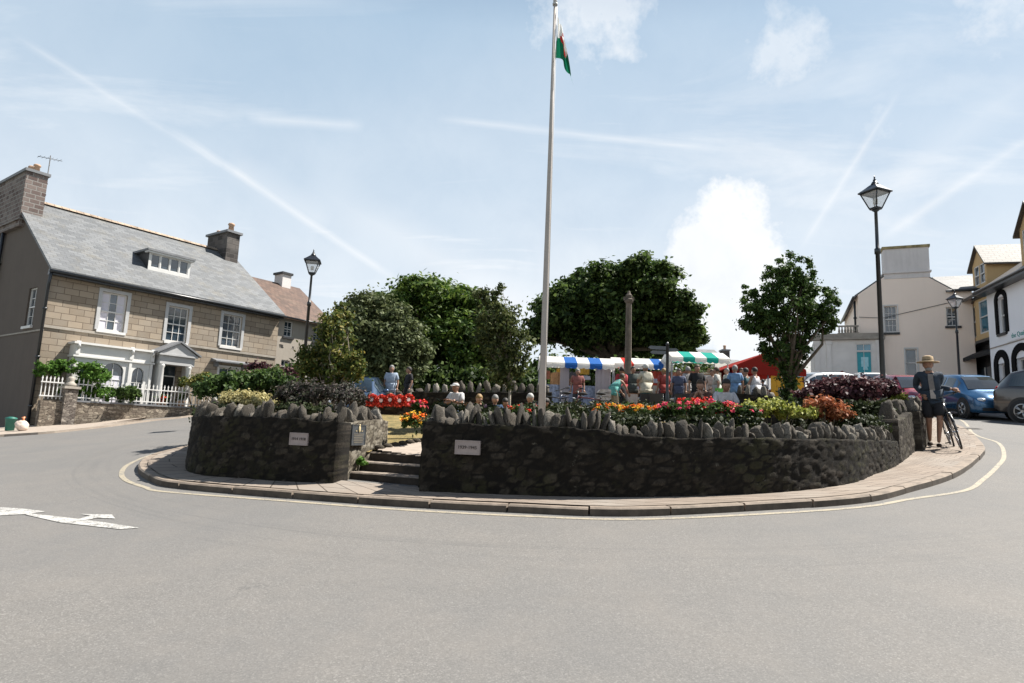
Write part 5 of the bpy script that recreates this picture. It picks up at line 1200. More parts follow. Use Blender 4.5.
s2,w2,_=stall(613,672,355.5,25.2,[CW,CRd,CW,CW,CB_,CW],'red white and blue striped stall beside the finger post',backcol=M_cloth)
s3,w3,_=stall(670,728,349,24.6,[CW,CTl,CW,CTl,CW],'green and white striped stall right of the finger post',backcol=M_dcl)
def goods(name,lab,cat,spots,group,maker):
    f=None
    for i,(px,py,Y,l) in enumerate(spots):
        x,y,z=at(px,py,Y); o=maker() if f is None else copy_tree(f)
        if f is None: f=o
        o.name=name; o.location=(x,y,z); o.rotation_euler=(0,0,random.uniform(-.3,.3)); tag(o,l,cat,group)
# hanging goods rows: coloured garments on a rail
def garment(c,w=.3,h=.5):
    t=thing('hanging_garment','x','garment'); mb=MB(); N=10
    for i in range(N):
        a=-w/2+w*i/N; b=-w/2+w*(i+1)/N; ya=.02*math.sin(i*1.7); yb=.02*math.sin((i+1)*1.7); tp=-.06*abs(a)/w; mb.quad((a,ya,-h),(b,yb,-h),(b,yb,tp),(a,ya,tp))
    mb.build('cloth',c,t); mb=MB(); mb.tube([(-w*.4,0,-.04),(0,0,0),(w*.4,0,-.04)],.006,4); mb.tube([(0,0,0),(0,0,.06)],.005,4); mb.build('hanger',M_tub,t); return t
gc=[simple('cloth_%d'%i,c,.9,var=.3,scale=10) for i,c in enumerate([(.42,.24,.12),(.55,.33,.05),(.05,.06,.14),(.45,.07,.04),(.09,.09,.10),(.30,.12,.08),(.5,.42,.35),(.1,.2,.12)])]
for px,py,Y,ci_,w_,h_,l in [(556,372,24.6,0,.42,.6,'tan garment hanging in the blue and white stall'),(561,368,24.9,1,.35,.3,'yellow cloth hanging in the blue and white stall'),(583,368,24.9,1,.5,.25,'yellow bunting cloth under the blue stripe'),(572,372,24.8,4,.4,.7,'dark garment beside the yellow bunting'),(626,372,25.9,1,.5,.7,'mustard cloth hanging at the back of the red striped stall'),(640,371,25.8,4,.5,.9,'black garment hanging behind the pale board'),(654,371,25.6,3,.45,.6,'red cloth hanging beside the white shirted man'),(661,371,25.7,3,.5,.6,'red brown cloth left of the finger post'),(676,372,25.2,5,.7,.75,'brown rug hanging at the left of the green striped stall'),(690,371,25.3,5,.8,.7,'brown rug hanging behind the black T-shirt'),(545,370,24.7,5,.4,.35,'dark red cloth hanging beside the flagpole'),(716,372,25.2,6,.4,.8,'pale grey garment at the right end of the green striped stall'),(705,372,25.3,6,.4,.5,'cream cloth hanging in the green striped stall')]:
    t=garment(gc[ci_],w_,h_); t.location=at(px,py,Y); tag(t,l,'garment','clothes hung in the stalls')
# boards and small stock on the tables
def board(px,py,Y,w,h,mat,label,nm='display_board'):
    x,y,z=at(px,py,Y); t=thing(nm,label,'board',(x,y,z-h)); mb=MB(); mb.box(-w/2,w/2,-.01,.01,0,h); mb.build('panel',mat,t); mb=MB(); mb.box(-w/2-.02,-w/2,-.015,.015,-.05,h+.02); mb.box(w/2,w/2+.02,-.015,.015,-.05,h+.02); mb.box(-w/2-.02,w/2+.02,-.017,.017,h+.001,h+.03); mb.build('frame',M_wood,t); return t
board(640,377,24.2,.38,.5,simple('board_lilac',(.42,.40,.50),.7),'pale lilac notice board standing on the red striped stall')
board(633,394,22.3,.5,.6,M_cloth,'left one of two grey panels below the pale notice board'); board(645.5,394,22.3,.5,.6,M_cloth,'right one of two grey panels below the pale notice board')
board(683,377,24.2,.3,.2,simple('card_orange',(.75,.38,.03),.7),'small orange card on the green striped stall')
board(707,375,23.5,.4,.55,simple('board_grey',(.45,.44,.42),.7),'grey board between the black T-shirt and the blue shirt')
def box_(): 
    t=thing('stock_box','x','box'); mb=MB(); mb.box(-.16,.16,-.12,.12,0,.02); [mb.box(*b_) for b_ in ((-.16,.16,-.12,-.105,.02,.14),(-.16,.16,.105,.12,.02,.14),(-.16,-.145,-.105,.105,.02,.14),(.145,.16,-.105,.105,.02,.14))]; mb.build('crate',simple('crate_pale',(.30,.30,.34),.8,var=.4),t)
    mb=MB(); rg=random.Random(4)
    for i in range(8): mb.ell((rg.uniform(-.11,.11),rg.uniform(-.08,.08),.13),.04,.04,.03,8,5)
    mb.build('contents',simple('stock_mixed',(.42,.42,.5),.7,var=.8,scale=20),t); return t
goods('stock_box','', 'box',[(672,383,24.3,'leftmost box of pale stock beside the orange card'),(690,385,24.2,'middle box of pale stock right of the orange card'),(700,386,24.3,'rightmost box of pale stock under the black T-shirt'),(655,383,24.6,'box of pale stock left of the finger post'),(586,380,24.4,'box of pale stock in the blue and white stall')],'boxes of stock on the stall tables',box_)
# draped heap of striped rugs
x,y,z=at(600,398,17.5); hp_=thing('rug_stack','leaning pile of folded pale rugs below the blue and white stall','rugs',(x,y,T(x,y)+.1)); M_rug=simple('rug_pale',(.45,.41,.37),.9,var=.4,scale=9)
hh=z-T(x,y)-.1+.25
for i in range(9):
    mb=MB(); w_=.26-.008*i; zz=hh*i/9
    mb.hexa([(-w_+.015*i,-.2,zz),(w_+.01*i,-.2,zz),(w_+.01*i,.2,zz),(-w_+.015*i,.2,zz),(-w_+.02+.02*i,-.21,zz+hh/9-.02),(w_-.01+.01*i,-.2,zz+hh/9-.02),(w_+.01*i,.2,zz+hh/9-.02),(-w_+.02+.02*i,.2,zz+hh/9-.02)]); mb.build('folded_rug',M_rug,hp_)
# red marquee
xa,_,zt=at(768,352,25.5); xl=at(732,372,25.5)[0]; xr=at(806,372,25.5)[0]; g=T(xa,26)+.1
mq=thing('marquee','dark red pitched marquee with yellow walls behind the ivy trunked tree','marquee',(xa,25.5,g)); ez=at(768,368,25.5)[2]-g; h=zt-g; M_mr=cmat('marquee_red',(.32,.03,.022)); M_my=cmat('marquee_yellow',(.72,.42,.06))
L_=xl-xa; R_=xr-xa; mb=MB(); mb.prism([(L_,ez),(0,h),(R_,ez),(R_,ez-.05),(0,h-.05),(L_,ez-.05)],lambda a,b,d:(a,d,b),0,5); mb.prism([(L_,ez-.05),(0,h-.05),(R_,ez-.05)],lambda a,b,d:(a,d,b),.0,.02); mb.box(L_,R_,-.03,-.001,ez-.28,ez-.04); mb.build('roof_canvas',M_mr,mq)
mb=MB(); n=8
for i in range(n): a=L_+.55+(R_-L_-.6)*i/n; b=L_+.55+(R_-L_-.6)*(i+1)/n; mb.box(a+.01,b,4.8+.03*(i%2),4.84+.03*(i%2),0,ez) ; 
mb.build('back_wall',M_my,mq); mb=MB()
for i in range(6): a=.12+(R_-.15)*i/6; mb.box(a,a+(R_-.15)/6-.015,.05+.02*(i%2),.08+.02*(i%2),0,ez-.3)
mb.build('front_curtain',M_my,mq)
for sx in (L_+.05,0,R_-.05):
    for sy in (.04,4.7): mb=MB(); mb.tube([(sx,sy,0),(sx,sy,ez)],.03,6); mb.build('pole',M_tub,mq)
x3,_,z3=at(712,372,27.5)
mq2=thing('marquee','long low dark red awning left of the yellow walled marquee','marquee',(x3,27.5,T(x3,27.5)+.1)); z3-=T(x3,27.5)+.1; e2=at(752,361,27.5); xe=e2[0]-x3
mb=MB(); mb.hexa([(0,0,z3-.35),(xe,0,z3-.05),(xe,3,z3-.05),(0,3,z3-.35),(0,.8,z3-.05),(xe,.8,e2[2]-T(x3,27.5)-.1),(xe,2.2,e2[2]-T(x3,27.5)-.1),(0,2.2,z3-.05)]); mb.build('roof_canvas',M_mr,mq2)
for sx in (.05,xe-.05): mb=MB(); mb.tube([(sx,.1,0),(sx,.1,z3-.2)],.03,6); mb.build('pole',M_tub,mq2)
# distant roofs
def farhouse(px0,px1,pye,pyr,Y,label,wm,rm,dep=6,chim=()):
    xa,_,ze=at(px0,pye,Y); xb=at(px1,pye,Y)[0]; zr_=at((px0+px1)/2,pyr,Y+dep/2)[2]; g=T(xa,Y); t=thing('terraced_house',label,'house',(xa,Y,g)); W_=xb-xa; e=ze-g; r_=zr_-g; n=max(2,int(W_/2)); ops=[(W_*(i+.3)/n,W_*(i+.7)/n,e-1.9,e-.6) for i in range(n)]
    mb=MB(); facade(mb,F0,0,W_,-1,e,ops,.1); 
    for sx in (0,W_): mb.quad((sx,0,-1),(sx,0,e),(sx,dep/2,r_),(sx,dep,e),(sx,dep,-1))
    mb.quad((0,dep,-1),(W_,dep,-1),(W_,dep,e),(0,dep,e)); mb.build('wall',wm,t)
    for o_ in ops: window(t,F0,o_,2,2,depth=.09)
    mb=MB(); k=(r_-e)/(dep/2); roofslab(mb,-.1,W_+.1,-.2,e-.2*k+.1,dep/2,r_+.1); mb.hexa([(-.1,dep/2,r_),(W_+.1,dep/2,r_),(W_+.1,dep+.2,e-.2),(-.1,dep+.2,e-.2),(-.1,dep/2,r_+.1),(W_+.1,dep/2,r_+.1),(W_+.1,dep+.2,e-.1),(-.1,dep+.2,e-.1)]); mb.build('roof',rm,t)
    for c in chim: chimney(t,W_*c-.3,W_*c+.3,dep/2-.4,dep/2+.4,r_-.3,r_+.8,M_chimd,[(W_*c,dep/2,.4,.12)],capmat=M_lead,cap=.06)
farhouse(700,726,362,351,46,'distant dark roofed house above the green striped stall',M_whit,M_slate,6)
farhouse(722,748,368,361,52,'distant low white terrace left of the red marquee',M_whit,M_slate,5,(.5,))
farhouse(796,822,372,354,50,'grey rendered house seen behind the small round tree',M_creamg,M_slate,6)
# ---------------------------------------------------------------- people
M_skin=simple('skin',(.27,.145,.095),.6,var=.1,scale=8); M_skin2=simple('skin_pale',(.36,.21,.15),.6,var=.1,scale=8); M_eye=simple('eye_dark',(.02,.015,.012),.3); M_lip=simple('lips',(.30,.10,.08),.6)
HAIRM={k:simple('hair_'+k,c,.7,var=.3,scale=25) for k,c in dict(brown=(.05,.028,.015),dark=(.015,.011,.009),grey=(.20,.195,.19),blonde=(.24,.15,.06),white=(.42,.41,.39),red=(.22,.06,.02)).items()}
def fab(c): 
    c=tuple(v*(.64 if max(c)>.3 else .6) for v in c)
    return simple('fabric_%02x%02x%02x'%tuple(int(v*255) for v in c),c,.9,var=.22,scale=14,bump=.2)
def skinmesh(chains,sub=1):
    """chains: dict name->(pos,r) and edges list; baked skin-modifier surface (verts, faces)"""
    pts,edges,rootn=chains; names=list(pts); me=bpy.data.meshes.new('t'); me.from_pydata([pts[n][0] for n in names],[(names.index(a),names.index(b)) for a,b in edges],[])
    o=bpy.data.objects.new('t',me); COL.objects.link(o); md=o.modifiers.new('s','SKIN'); md.use_smooth_shade=True
    sv=me.skin_vertices[0].data
    for i,n in enumerate(names):
        r=pts[n][1]; sv[i].radius=(r if isinstance(r,tuple) else (r,r)); sv[i].use_root=(n==rootn)
    if sub: m2=o.modifiers.new('u','SUBSURF'); m2.levels=sub; m2.render_levels=sub
    dg=bpy.context.evaluated_depsgraph_get(); dg.update(); em=o.evaluated_get(dg).to_mesh(); vs=[tuple(v.co) for v in em.vertices]; fs=[tuple(p.vertices) for p in em.polygons]; o.evaluated_get(dg).to_mesh_clear()
    bpy.data.objects.remove(o); bpy.data.meshes.remove(me); return vs,fs
# joints, metres, figure 1.72 tall facing +y
def stand(**kw):
    J=dict(pel=(0,0,.94),waist=(0,.01,1.08),chest=(0,0,1.27),neck=(0,-.01,1.44),head=(0,.03,1.575),
      shL=(-.175,0,1.40),elL=(-.235,-.03,1.13),wrL=(-.25,.06,.90),shR=(.175,0,1.40),elR=(.235,-.03,1.13),wrR=(.25,.06,.90),
      hipL=(-.09,0,.90),knL=(-.10,.03,.50),anL=(-.10,-.02,.09),hipR=(.09,0,.90),knR=(.10,.03,.50),anR=(.10,-.02,.09))
    J.update(kw); return J
def walk(): return stand(knL=(-.10,.16,.53),anL=(-.10,.10,.11),knR=(.10,-.02,.50),anR=(.10,-.24,.14),elL=(-.23,-.10,1.14),wrL=(-.24,-.06,.92),elR=(.23,.06,1.13),wrR=(.22,.24,1.0))
def sit(lean=0.0,arms='lap'):
    J=stand(pel=(0,0,.47),waist=(0,.02+lean*.3,.62),chest=(0,.02+lean*.7,.82),neck=(0,.02+lean,.985),head=(0,.07+lean*1.2,1.12),
      shL=(-.175,.01+lean*.95,.95),shR=(.175,.01+lean*.95,.95),hipL=(-.10,.03,.47),hipR=(.10,.03,.47),knL=(-.13,.44,.49),knR=(.13,.44,.49),anL=(-.13,.42,.09),anR=(.13,.42,.09),
      elL=(-.25,.08+lean,.70),elR=(.25,.08+lean,.70),wrL=(-.12,.30,.58),wrR=(.12,.30,.58))
    if arms=='cross': J.update(elL=(-.25,.12,.72),elR=(.25,.12,.72),wrL=(.06,.24,.80),wrR=(-.06,.25,.77))
    if arms=='crossleg': J.update(knR=(-.02,.42,.62),anR=(-.24,.44,.40))
    if arms=='face': J.update(elL=(-.20,.30+lean,.68),elR=(.20,.30+lean,.68),wrL=(-.06,.30+lean,.92),wrR=(.06,.30+lean,.90))
    return J
def hand_tubes(mb,wr,el,k,curl=.4,side=1,target=None,thick=1.0):
    W=Vector(wr); d=(W-Vector(el)).normalized() if target is None else Vector(target).normalized()
    a=d.cross(Vector((0,0,1))); a=a.normalized() if a.length>.1 else Vector((1,0,0)); n=a.cross(d).normalized()
    if n.z>0: n=-n
    a=d.cross(n)*-1
    P=W+d*.05*k
    mb.tube([W-d*.01,W+d*.03*k,W+d*.085*k],[.024*k,.036*k,.034*k],8)
    for i,(o,l) in enumerate(((-.028,.062),(-.010,.073),(.010,.070),(.028,.055))):
        b=W+d*.078*k+a*o*k; t1=b+(d+n*curl*.5).normalized()*l*.5*k; t2=t1+(d*.75+n*curl*1.6).normalized()*l*.5*k; mb.tube([b,t1,t2],[.0105*k*thick,.0095*k*thick,.007*k*thick],6)
    b=W+d*.03*k+a*.03*k*side; t1=b+(d*.6+a*.8*side+n*.2).normalized()*.035*k; t2=t1+(d+n*.4).normalized()*.03*k; mb.tube([b,t1,t2],[.013*k,.012*k,.008*k],6)
def person(label,loc,face,J,top=(.5,.5,.5),bottom=(.05,.05,.08),shorts=False,skirt=False,sleeve='short',hair='brown',hat=None,skin=None,height=1.70,long_hair=False,shoes=(.04,.03,.025),tilt=0.0,group='people at the market',detail=False,open_jacket=None,handt=None,curl=.5):
    k=height/1.72; skin=skin or M_skin; t=thing('person',label,'person',loc,face,group); J={n:Vector(p)*k for n,p in J.items()}
    sw=1.0
    P={'pel':(J['pel'],(.135*k,.105*k)),'waist':(J['waist'],(.115*k,.09*k)),'chest':(J['chest'],(.13*k,.10*k)),'neck':(J['neck'],.055*k),'head':(J['neck'].lerp(J['head'],.6),.048*k)}
    E=[('pel','waist'),('waist','chest'),('chest','neck'),('neck','head')]
    for s in 'LR':
        P['sh'+s]=(J['sh'+s],.056*k); P['el'+s]=(J['el'+s],.038*k); P['wr'+s]=(J['wr'+s],.025*k); P['hip'+s]=(J['hip'+s],.085*k); P['kn'+s]=(J['kn'+s],.055*k)
        P['ca'+s]=(J['kn'+s].lerp(J['an'+s],.35)+Vector((0,-.015*k,0)),.048*k); P['an'+s]=(J['an'+s],.029*k)
        E+=[('chest','sh'+s),('sh'+s,'el'+s),('el'+s,'wr'+s),('pel','hip'+s),('hip'+s,'kn'+s),('kn'+s,'ca'+s),('ca'+s,'an'+s)]
    vs,fs=skinmesh((P,E,'pel')); mb=MB(); mb.smooth=True; mb.add(vs,fs)
    H=J['head']; hr=.108*k
    def hf(p):
        z=p.z/(.125*k); q=p.copy()
        if z<0: q.x*=1-.28*(-z)**1.3; q.y*=1-.12*(-z)
        if p.y<0: q.y*=1.05
        return q
    Rt=Matrix.Rotation(-tilt,3,'X')
    mb.ell(H,.080*k,.100*k,.122*k,14,11,lambda p:Rt@hf(p))
    mb.add([H+Rt@Vector(v)*k for v in ((-.013,.093,-.03),(.013,.093,-.03),(0,.122,-.028),(0,.095,.02),(0,.095,-.042))],[(0,2,3),(2,1,3),(0,4,2),(4,1,2)])
    for s in (-1,1): mb.ell(H+Rt@Vector((s*.078,-.004,-.008))*k,.010*k,.018*k,.03*k,6,5)
    mb.m=1
    for s in (-1,1): mb.ell(H+Rt@Vector((s*.03,.088,.008))*k,.012*k,.008*k,.007*k,6,4)
    mb.m=2; mb.ell(H+Rt@Vector((0,.089,-.062))*k,.024*k,.007*k,.007*k,6,4); mb.m=0
    for s,sg in (('L',1),('R',-1)): hand_tubes(mb,J['wr'+s],J['el'+s],k,curl=curl,side=-sg,target=(handt or {}).get(s))
    if shorts or skirt or True:
        pass
    mb.build('body',[skin,M_eye,M_lip],t)
    # top garment
    g=1.13
    P2={'low':(J['pel']+(J['pel']-J['waist']).normalized()*.05*k,(.172*k,.145*k)),'pel':(J['pel'],(.172*k,.142*k)),'waist':(J['waist'],(.155*k,.13*k)),'chest':(J['chest'],(.16*k,.125*k)),'neck':(J['chest'].lerp(J['neck'],.93),.082*k)}
    E2=[('low','pel'),('pel','waist'),('waist','chest'),('chest','neck')]
    for s in 'LR':
        if sleeve=='none': P2['sh'+s]=(J['sh'+s]*.97+J['chest']*.03,.060*k); E2+=[('chest','sh'+s)]; continue
        P2['sh'+s]=(J['sh'+s],.078*k); E2+=[('chest','sh'+s)]
        if sleeve=='short': P2['m'+s]=(J['sh'+s].lerp(J['el'+s],.8),.068*k); E2+=[('sh'+s,'m'+s)]
        else: P2['el'+s]=(J['el'+s],.064*k); P2['w'+s]=(J['el'+s].lerp(J['wr'+s],.9 if sleeve=='long' else .35),.05*k); E2+=[('sh'+s,'el'+s),('el'+s,'w'+s)]
    vs,fs=skinmesh((P2,E2,'pel')); mb=MB(); mb.smooth=True; mb.add(vs,fs); tp=mb.build('top',fab(top),t)
    if open_jacket:
        mb=MB(); c=J['chest']; wst=J['pel']; nk=J['neck']
        A_=[c+Vector((0,.128,.12))*k,c+Vector((0,.150,.0))*k,J['waist']+Vector((0,.155,0))*k,wst+Vector((0,.158,-.03))*k]
        for a_,b_ in zip(A_,A_[1:]): mb.quad(a_+Vector((-.042*k,0,0)),a_+Vector((.042*k,0,0)),b_+Vector((.042*k,0,0)),b_+Vector((-.042*k,0,0))); mb.build('shirt_front',fab(open_jacket),tp)
        mb=MB(); mb.tube([nk+Vector((-.085,.0,-.03))*k,nk+Vector((-.06,.085,-.07))*k,c+Vector((-.055,.148,.06))*k],[.02*k,.022*k,.01*k],6); mb.build('collar',fab(top),tp); mb=MB(); mb.tube([nk+Vector((.085,.0,-.03))*k,nk+Vector((.06,.085,-.07))*k,c+Vector((.055,.148,.06))*k],[.02*k,.022*k,.01*k],6); mb.build('collar',fab(top),tp)
    # bottoms
    if skirt:
        mb=MB(); zb_=.25*k; mb.lathe([(.13*k,J['waist'].z),(.17*k,J['pel'].z-.05),(.23*k,(J['pel'].z+zb_)/2),(.27*k,zb_)],18,(J['pel'].x,J['pel'].y,0)); mb.build('skirt',fab(bottom),t)
    else:
        P3={'pel':(J['pel']+Vector((0,0,.02)),(.165*k,.135*k)),'w':(J['pel'].lerp(J['waist'],.8),(.148*k,.12*k))}; E3=[('w','pel')]
        for s in 'LR':
            P3['hip'+s]=(J['hip'+s],.118*k); P3['kn'+s]=(J['kn'+s]if not shorts else J['hip'+s].lerp(J['kn'+s],.93),(.085 if not shorts else .115)*k); E3+=[('pel','hip'+s),('hip'+s,'kn'+s)]
            if not shorts: P3['an'+s]=(J['kn'+s].lerp(J['an'+s],.9),.058*k); E3+=[('kn'+s,'an'+s)]
        vs,fs=skinmesh((P3,E3,'pel')); mb=MB(); mb.smooth=True; mb.add(vs,fs); mb.build('shorts' if shorts else 'trousers',fab(bottom),t)
    for s in 'LR':
        a=J['an'+s]; kn=J['kn'+s]; f=Vector((0,1,0)); mb=MB(); z=a.z-.065*k
        mb.ell((a.x,a.y+.055*k,z+.02*k),.045*k,.125*k,.042*k,12,7,lambda p:Vector((p.x*(1-.2*(p.y<0)),p.y,max(p.z,-.028*k)))); mb.build('shoe',fab(shoes),t)
    # hair
    hm=HAIRM[hair]; mb=MB()
    def hh(p):
        q=p.copy(); 
        if q.y>.03*k and q.z<.03*k: q=q*.78
        if q.z<-.04*k: q.z=-.04*k if not long_hair else q.z*1.9; 
        return q*(1+.05*noise.noise(p*40))
    mb.ell(H+Rt@Vector((0,-.014*k,.028*k)),.093*k,.112*k,.124*k,14,11,lambda p:Rt@hh(p)); mb.build('hair',hm,t)
    if hat:
        kind,hc=hat; mb=MB(); hz=H+Rt@Vector((0,0,.055*k))
        if kind=='brim': mb.lathe([(.19*k,-.012),(.185*k,.0),(.10*k,.016),(.092*k,.045*k),(.086*k,.10*k),(.05*k,.118*k),(.02*k,.108*k)],20,tuple(hz)); h_=mb.build('sun_hat',fab(hc),t); mb=MB(); mb.lathe([(.099*k,.016),(.096*k,.045*k)],20,tuple(hz)); mb.build('hat_band',fab(tuple(v*.55 for v in hc)),h_)
        else:
            mb.ell(hz,.092*k,.108*k,.08*k,14,8,lambda p:Vector((p.x,p.y,max(p.z,-.01)))); mb.hexa([hz+Vector(v)*k for v in ((-.06,.08,0),(.06,.08,0),(.05,.17,-.015),(-.05,.17,-.015),(-.06,.08,.012),(.06,.08,.012),(.05,.17,-.005),(-.05,.17,-.005))]); mb.build('cap',fab(hc),t)
    return t
def solveY(px,pytop,h,gf,lo=8,hi=32):
    for i in range(400):
        Y=lo+(hi-lo)*i/400; x,y,z=at(px,pytop,Y)
        if z-gf(x,y)>=h: return Y
    return hi
GZ=lambda x,y: (GH(x,y) if y<17.6 else T(x,y)+.02)
PPLOG=[]
def pp(label,px,py,J,h=1.7,face=0,Y=None,seated=False,**kw):
    hh=(h*(1.28/1.72) if seated else h)+ (.02)
    if Y is None: Y=solveY(px,py,hh,GZ,10 if seated else 18)
    x,y,z=at(px,py,Y); g=GZ(x,y); z0=z-hh
    PPLOG.append((label[:40],round(z0-g,2),Y))
    return person(label,(x,y,z0 if seated else g),R(face),J,height=h,**kw),(x,y,z0,g)
# facing: 0 looks away from the camera, 180 looks at it
_,sA=pp('seated man in white top and cap with folded arms and blue shorts',457.5,381,sit(0,'cross'),1.75,150,Y=16.6,seated=True,top=(.70,.69,.68),bottom=(.18,.25,.42),shorts=True,hat=('cap',(.75,.74,.72)),sleeve='short',group='people seated in the garden')
_,sB=pp('seated blonde woman in dark purple top looking down',481,393,sit(.10,'lap'),1.6,170,Y=15.8,seated=True,top=(.09,.04,.09),bottom=(.4,.12,.16),hair='blonde',skin=M_skin2,group='people seated in the garden',tilt=.45)
_,sC=pp('seated grey haired person in blue top with pale trousers',495,393.5,sit(.08,'lap'),1.6,185,Y=15.9,seated=True,top=(.03,.08,.17),bottom=(.35,.36,.38),hair='grey',skin=M_skin2,group='people seated in the garden',tilt=.45)
_,sD=pp('seated person in dark clothes beside the sapling trunk',507,397,sit(.12,'lap'),1.55,170,Y=15.8,seated=True,top=(.03,.03,.04),bottom=(.10,.10,.12),hair='dark',group='people seated in the garden',tilt=.45)
_,sE=pp('seated pale haired woman in dark red top left of the flagpole',528.5,392,sit(.05,'lap'),1.65,200,Y=15.6,seated=True,top=(.30,.035,.03),bottom=(.05,.03,.04),hair='white',skin=M_skin2,group='people seated in the garden',tilt=.45)
_,sF=pp('seated dark haired woman in pale pink top right of the flagpole',550,397,sit(.1,'face'),1.6,150,Y=15.2,seated=True,top=(.45,.30,.30),bottom=(.06,.04,.06),hair='dark',group='people seated in the garden',tilt=.45)
_,sG=pp('man in white T-shirt with dark hair sitting behind the pink geraniums',722.5,378,sit(.14,'lap'),1.8,178,Y=13.6,seated=True,top=(.74,.73,.76),bottom=(.03,.03,.05),hair='dark',tilt=.3,group='people seated in the garden')
_,sH=pp('brown haired woman in brown top hunched with hands at her face',704,379,sit(.22,'face'),1.65,150,Y=13.8,seated=True,top=(.16,.075,.05),bottom=(.10,.10,.12),hair='brown',tilt=.35,skin=M_skin2,group='people seated in the garden')
def bench(label,sa,n,rz,w):
    t=thing('bench',label,'bench',(sa[0],sa[1]-.0,sa[2]),rz,'benches in the garden')
    for i in range(3): mb=MB(); mb.box(-w/2,w/2,-.2+.13*i,-.09+.13*i,.36,.395); mb.build('seat_slat',M_wood,t)
    for i in range(2): mb=MB(); mb.box(-w/2,w/2,-.27,-.24,.52+.16*i,.62+.16*i); mb.build('back_slat',M_wood,t)
    for sx in (-w/2+.08,w/2-.12):
        mb=MB(); mb.box(sx,sx+.05,-.235,-.18,-.4,.80); mb.build('leg',M_wood,t); mb=MB(); mb.box(sx,sx+.05,.15,.2,-.4,.359); mb.build('leg',M_wood,t)
bench('wooden bench under the man with folded arms',sA,1,R(150),1.2)
bench('wooden bench under the row of small seated figures',((sB[0]+sD[0])/2,sC[1],min(sB[2],sC[2],sD[2])),3,R(178),1.5)
bench('wooden bench under the woman in dark red',sE,1,R(200),1.1); bench('wooden bench under the woman in pale pink',sF,1,R(150),1.0)
bench('wooden bench behind the pink geraniums',((sG[0]+sH[0])/2,max(sG[1],sH[1])-.02,sG[2]),2,R(170),1.5)
pp('man in pale blue shirt standing beyond the red wreaths',391.5,377,stand(),1.7,170,Y=22,top=(.42,.50,.62),bottom=(.08,.09,.13),hair='grey')
pp('dark clothed person standing right of the pale blue shirt',409,378,stand(),1.65,120,Y=22.5,top=(.02,.02,.025),bottom=(.02,.02,.025),hair='dark')
pp('woman in white cap, red top and long black skirt at the striped stall',622,368.5,stand(elR=(.22,.1,1.15),wrR=(.1,.28,1.1)),1.68,20,Y=21.5,top=(.45,.04,.05),bottom=(.012,.01,.012),skirt=True,hair='dark',hat=('cap',(.75,.72,.70)))
pp('stout man in cream shirt and white cap left of the finger post',646,366,stand(elL=(-.25,.1,1.15),wrL=(-.1,.26,1.08)),1.78,25,Y=20.8,top=(.66,.62,.50),bottom=(.04,.18,.19),hair='white',hat=('cap',(.74,.73,.7)))
pp('woman leaning down in teal and white top beside the pale rugs',614.5,379,stand(chest=(0,.14,1.22),neck=(0,.26,1.34),head=(0,.36,1.45),shL=(-.17,.2,1.30),shR=(.17,.2,1.30),elL=(-.2,.35,1.08),elR=(.2,.35,1.08),wrL=(-.15,.5,.9),wrR=(.15,.5,.9)),1.6,-60,Y=20.5,top=(.16,.50,.45),bottom=(.42,.33,.22),hair='brown',sleeve='none')
pp('stallholder in tan jacket inside the blue and white stall',567,371,stand(elL=(-.22,.12,1.15),wrL=(-.12,.3,1.05)),1.68,180,Y=24.9,top=(.45,.28,.16),bottom=(.05,.05,.06),hair='dark',sleeve='long')
pp('man in black T-shirt at the green and white striped stall',697,367.5,stand(),1.75,175,Y=20.6,top=(.018,.018,.02),bottom=(.06,.07,.1),hair='brown')
pp('person in pale dress behind the green striped stall',709,370,stand(),1.65,150,Y=25.8,top=(.6,.55,.5),bottom=(.5,.45,.42),hair='blonde',skin=M_skin2)
pp('person in white top carrying a green bag between the stalls',717,369,walk(),1.68,60,Y=21.4,top=(.62,.60,.56),bottom=(.3,.3,.3),hair='brown')
pp('person in white blouse half hidden behind the blue shirt',727,371,stand(),1.66,100,Y=24.5,top=(.7,.68,.66),bottom=(.5,.5,.5),hair='grey',skin=M_skin2)
pp('man in light blue shirt seen from behind near the low wall',735,369.5,stand(),1.75,-10,Y=21.2,top=(.20,.35,.58),bottom=(.05,.06,.1),hair='grey')
pp('dark haired woman in teal top right of the blue shirt',746,370.5,stand(),1.66,30,Y=21.4,top=(.04,.13,.15),bottom=(.03,.03,.04),hair='dark',sleeve='none')
pp('dark haired woman in white sleeveless top before the yellow curtain',755,370.5,stand(elL=(-.22,.1,1.14),wrL=(-.12,.26,1.08)),1.68,35,Y=21,top=(.72,.72,.76),bottom=(.04,.06,.14),hair='dark',sleeve='none')
pp('child in dark clothes before the yellow curtain',763,381,stand(),1.25,10,Y=23.5,top=(.05,.05,.07),bottom=(.03,.03,.04),hair='dark')
pp('person in orange top behind the women near the marquee',741,371,stand(),1.66,200,Y=25.4,top=(.62,.28,.14),bottom=(.1,.1,.1),hair='brown')
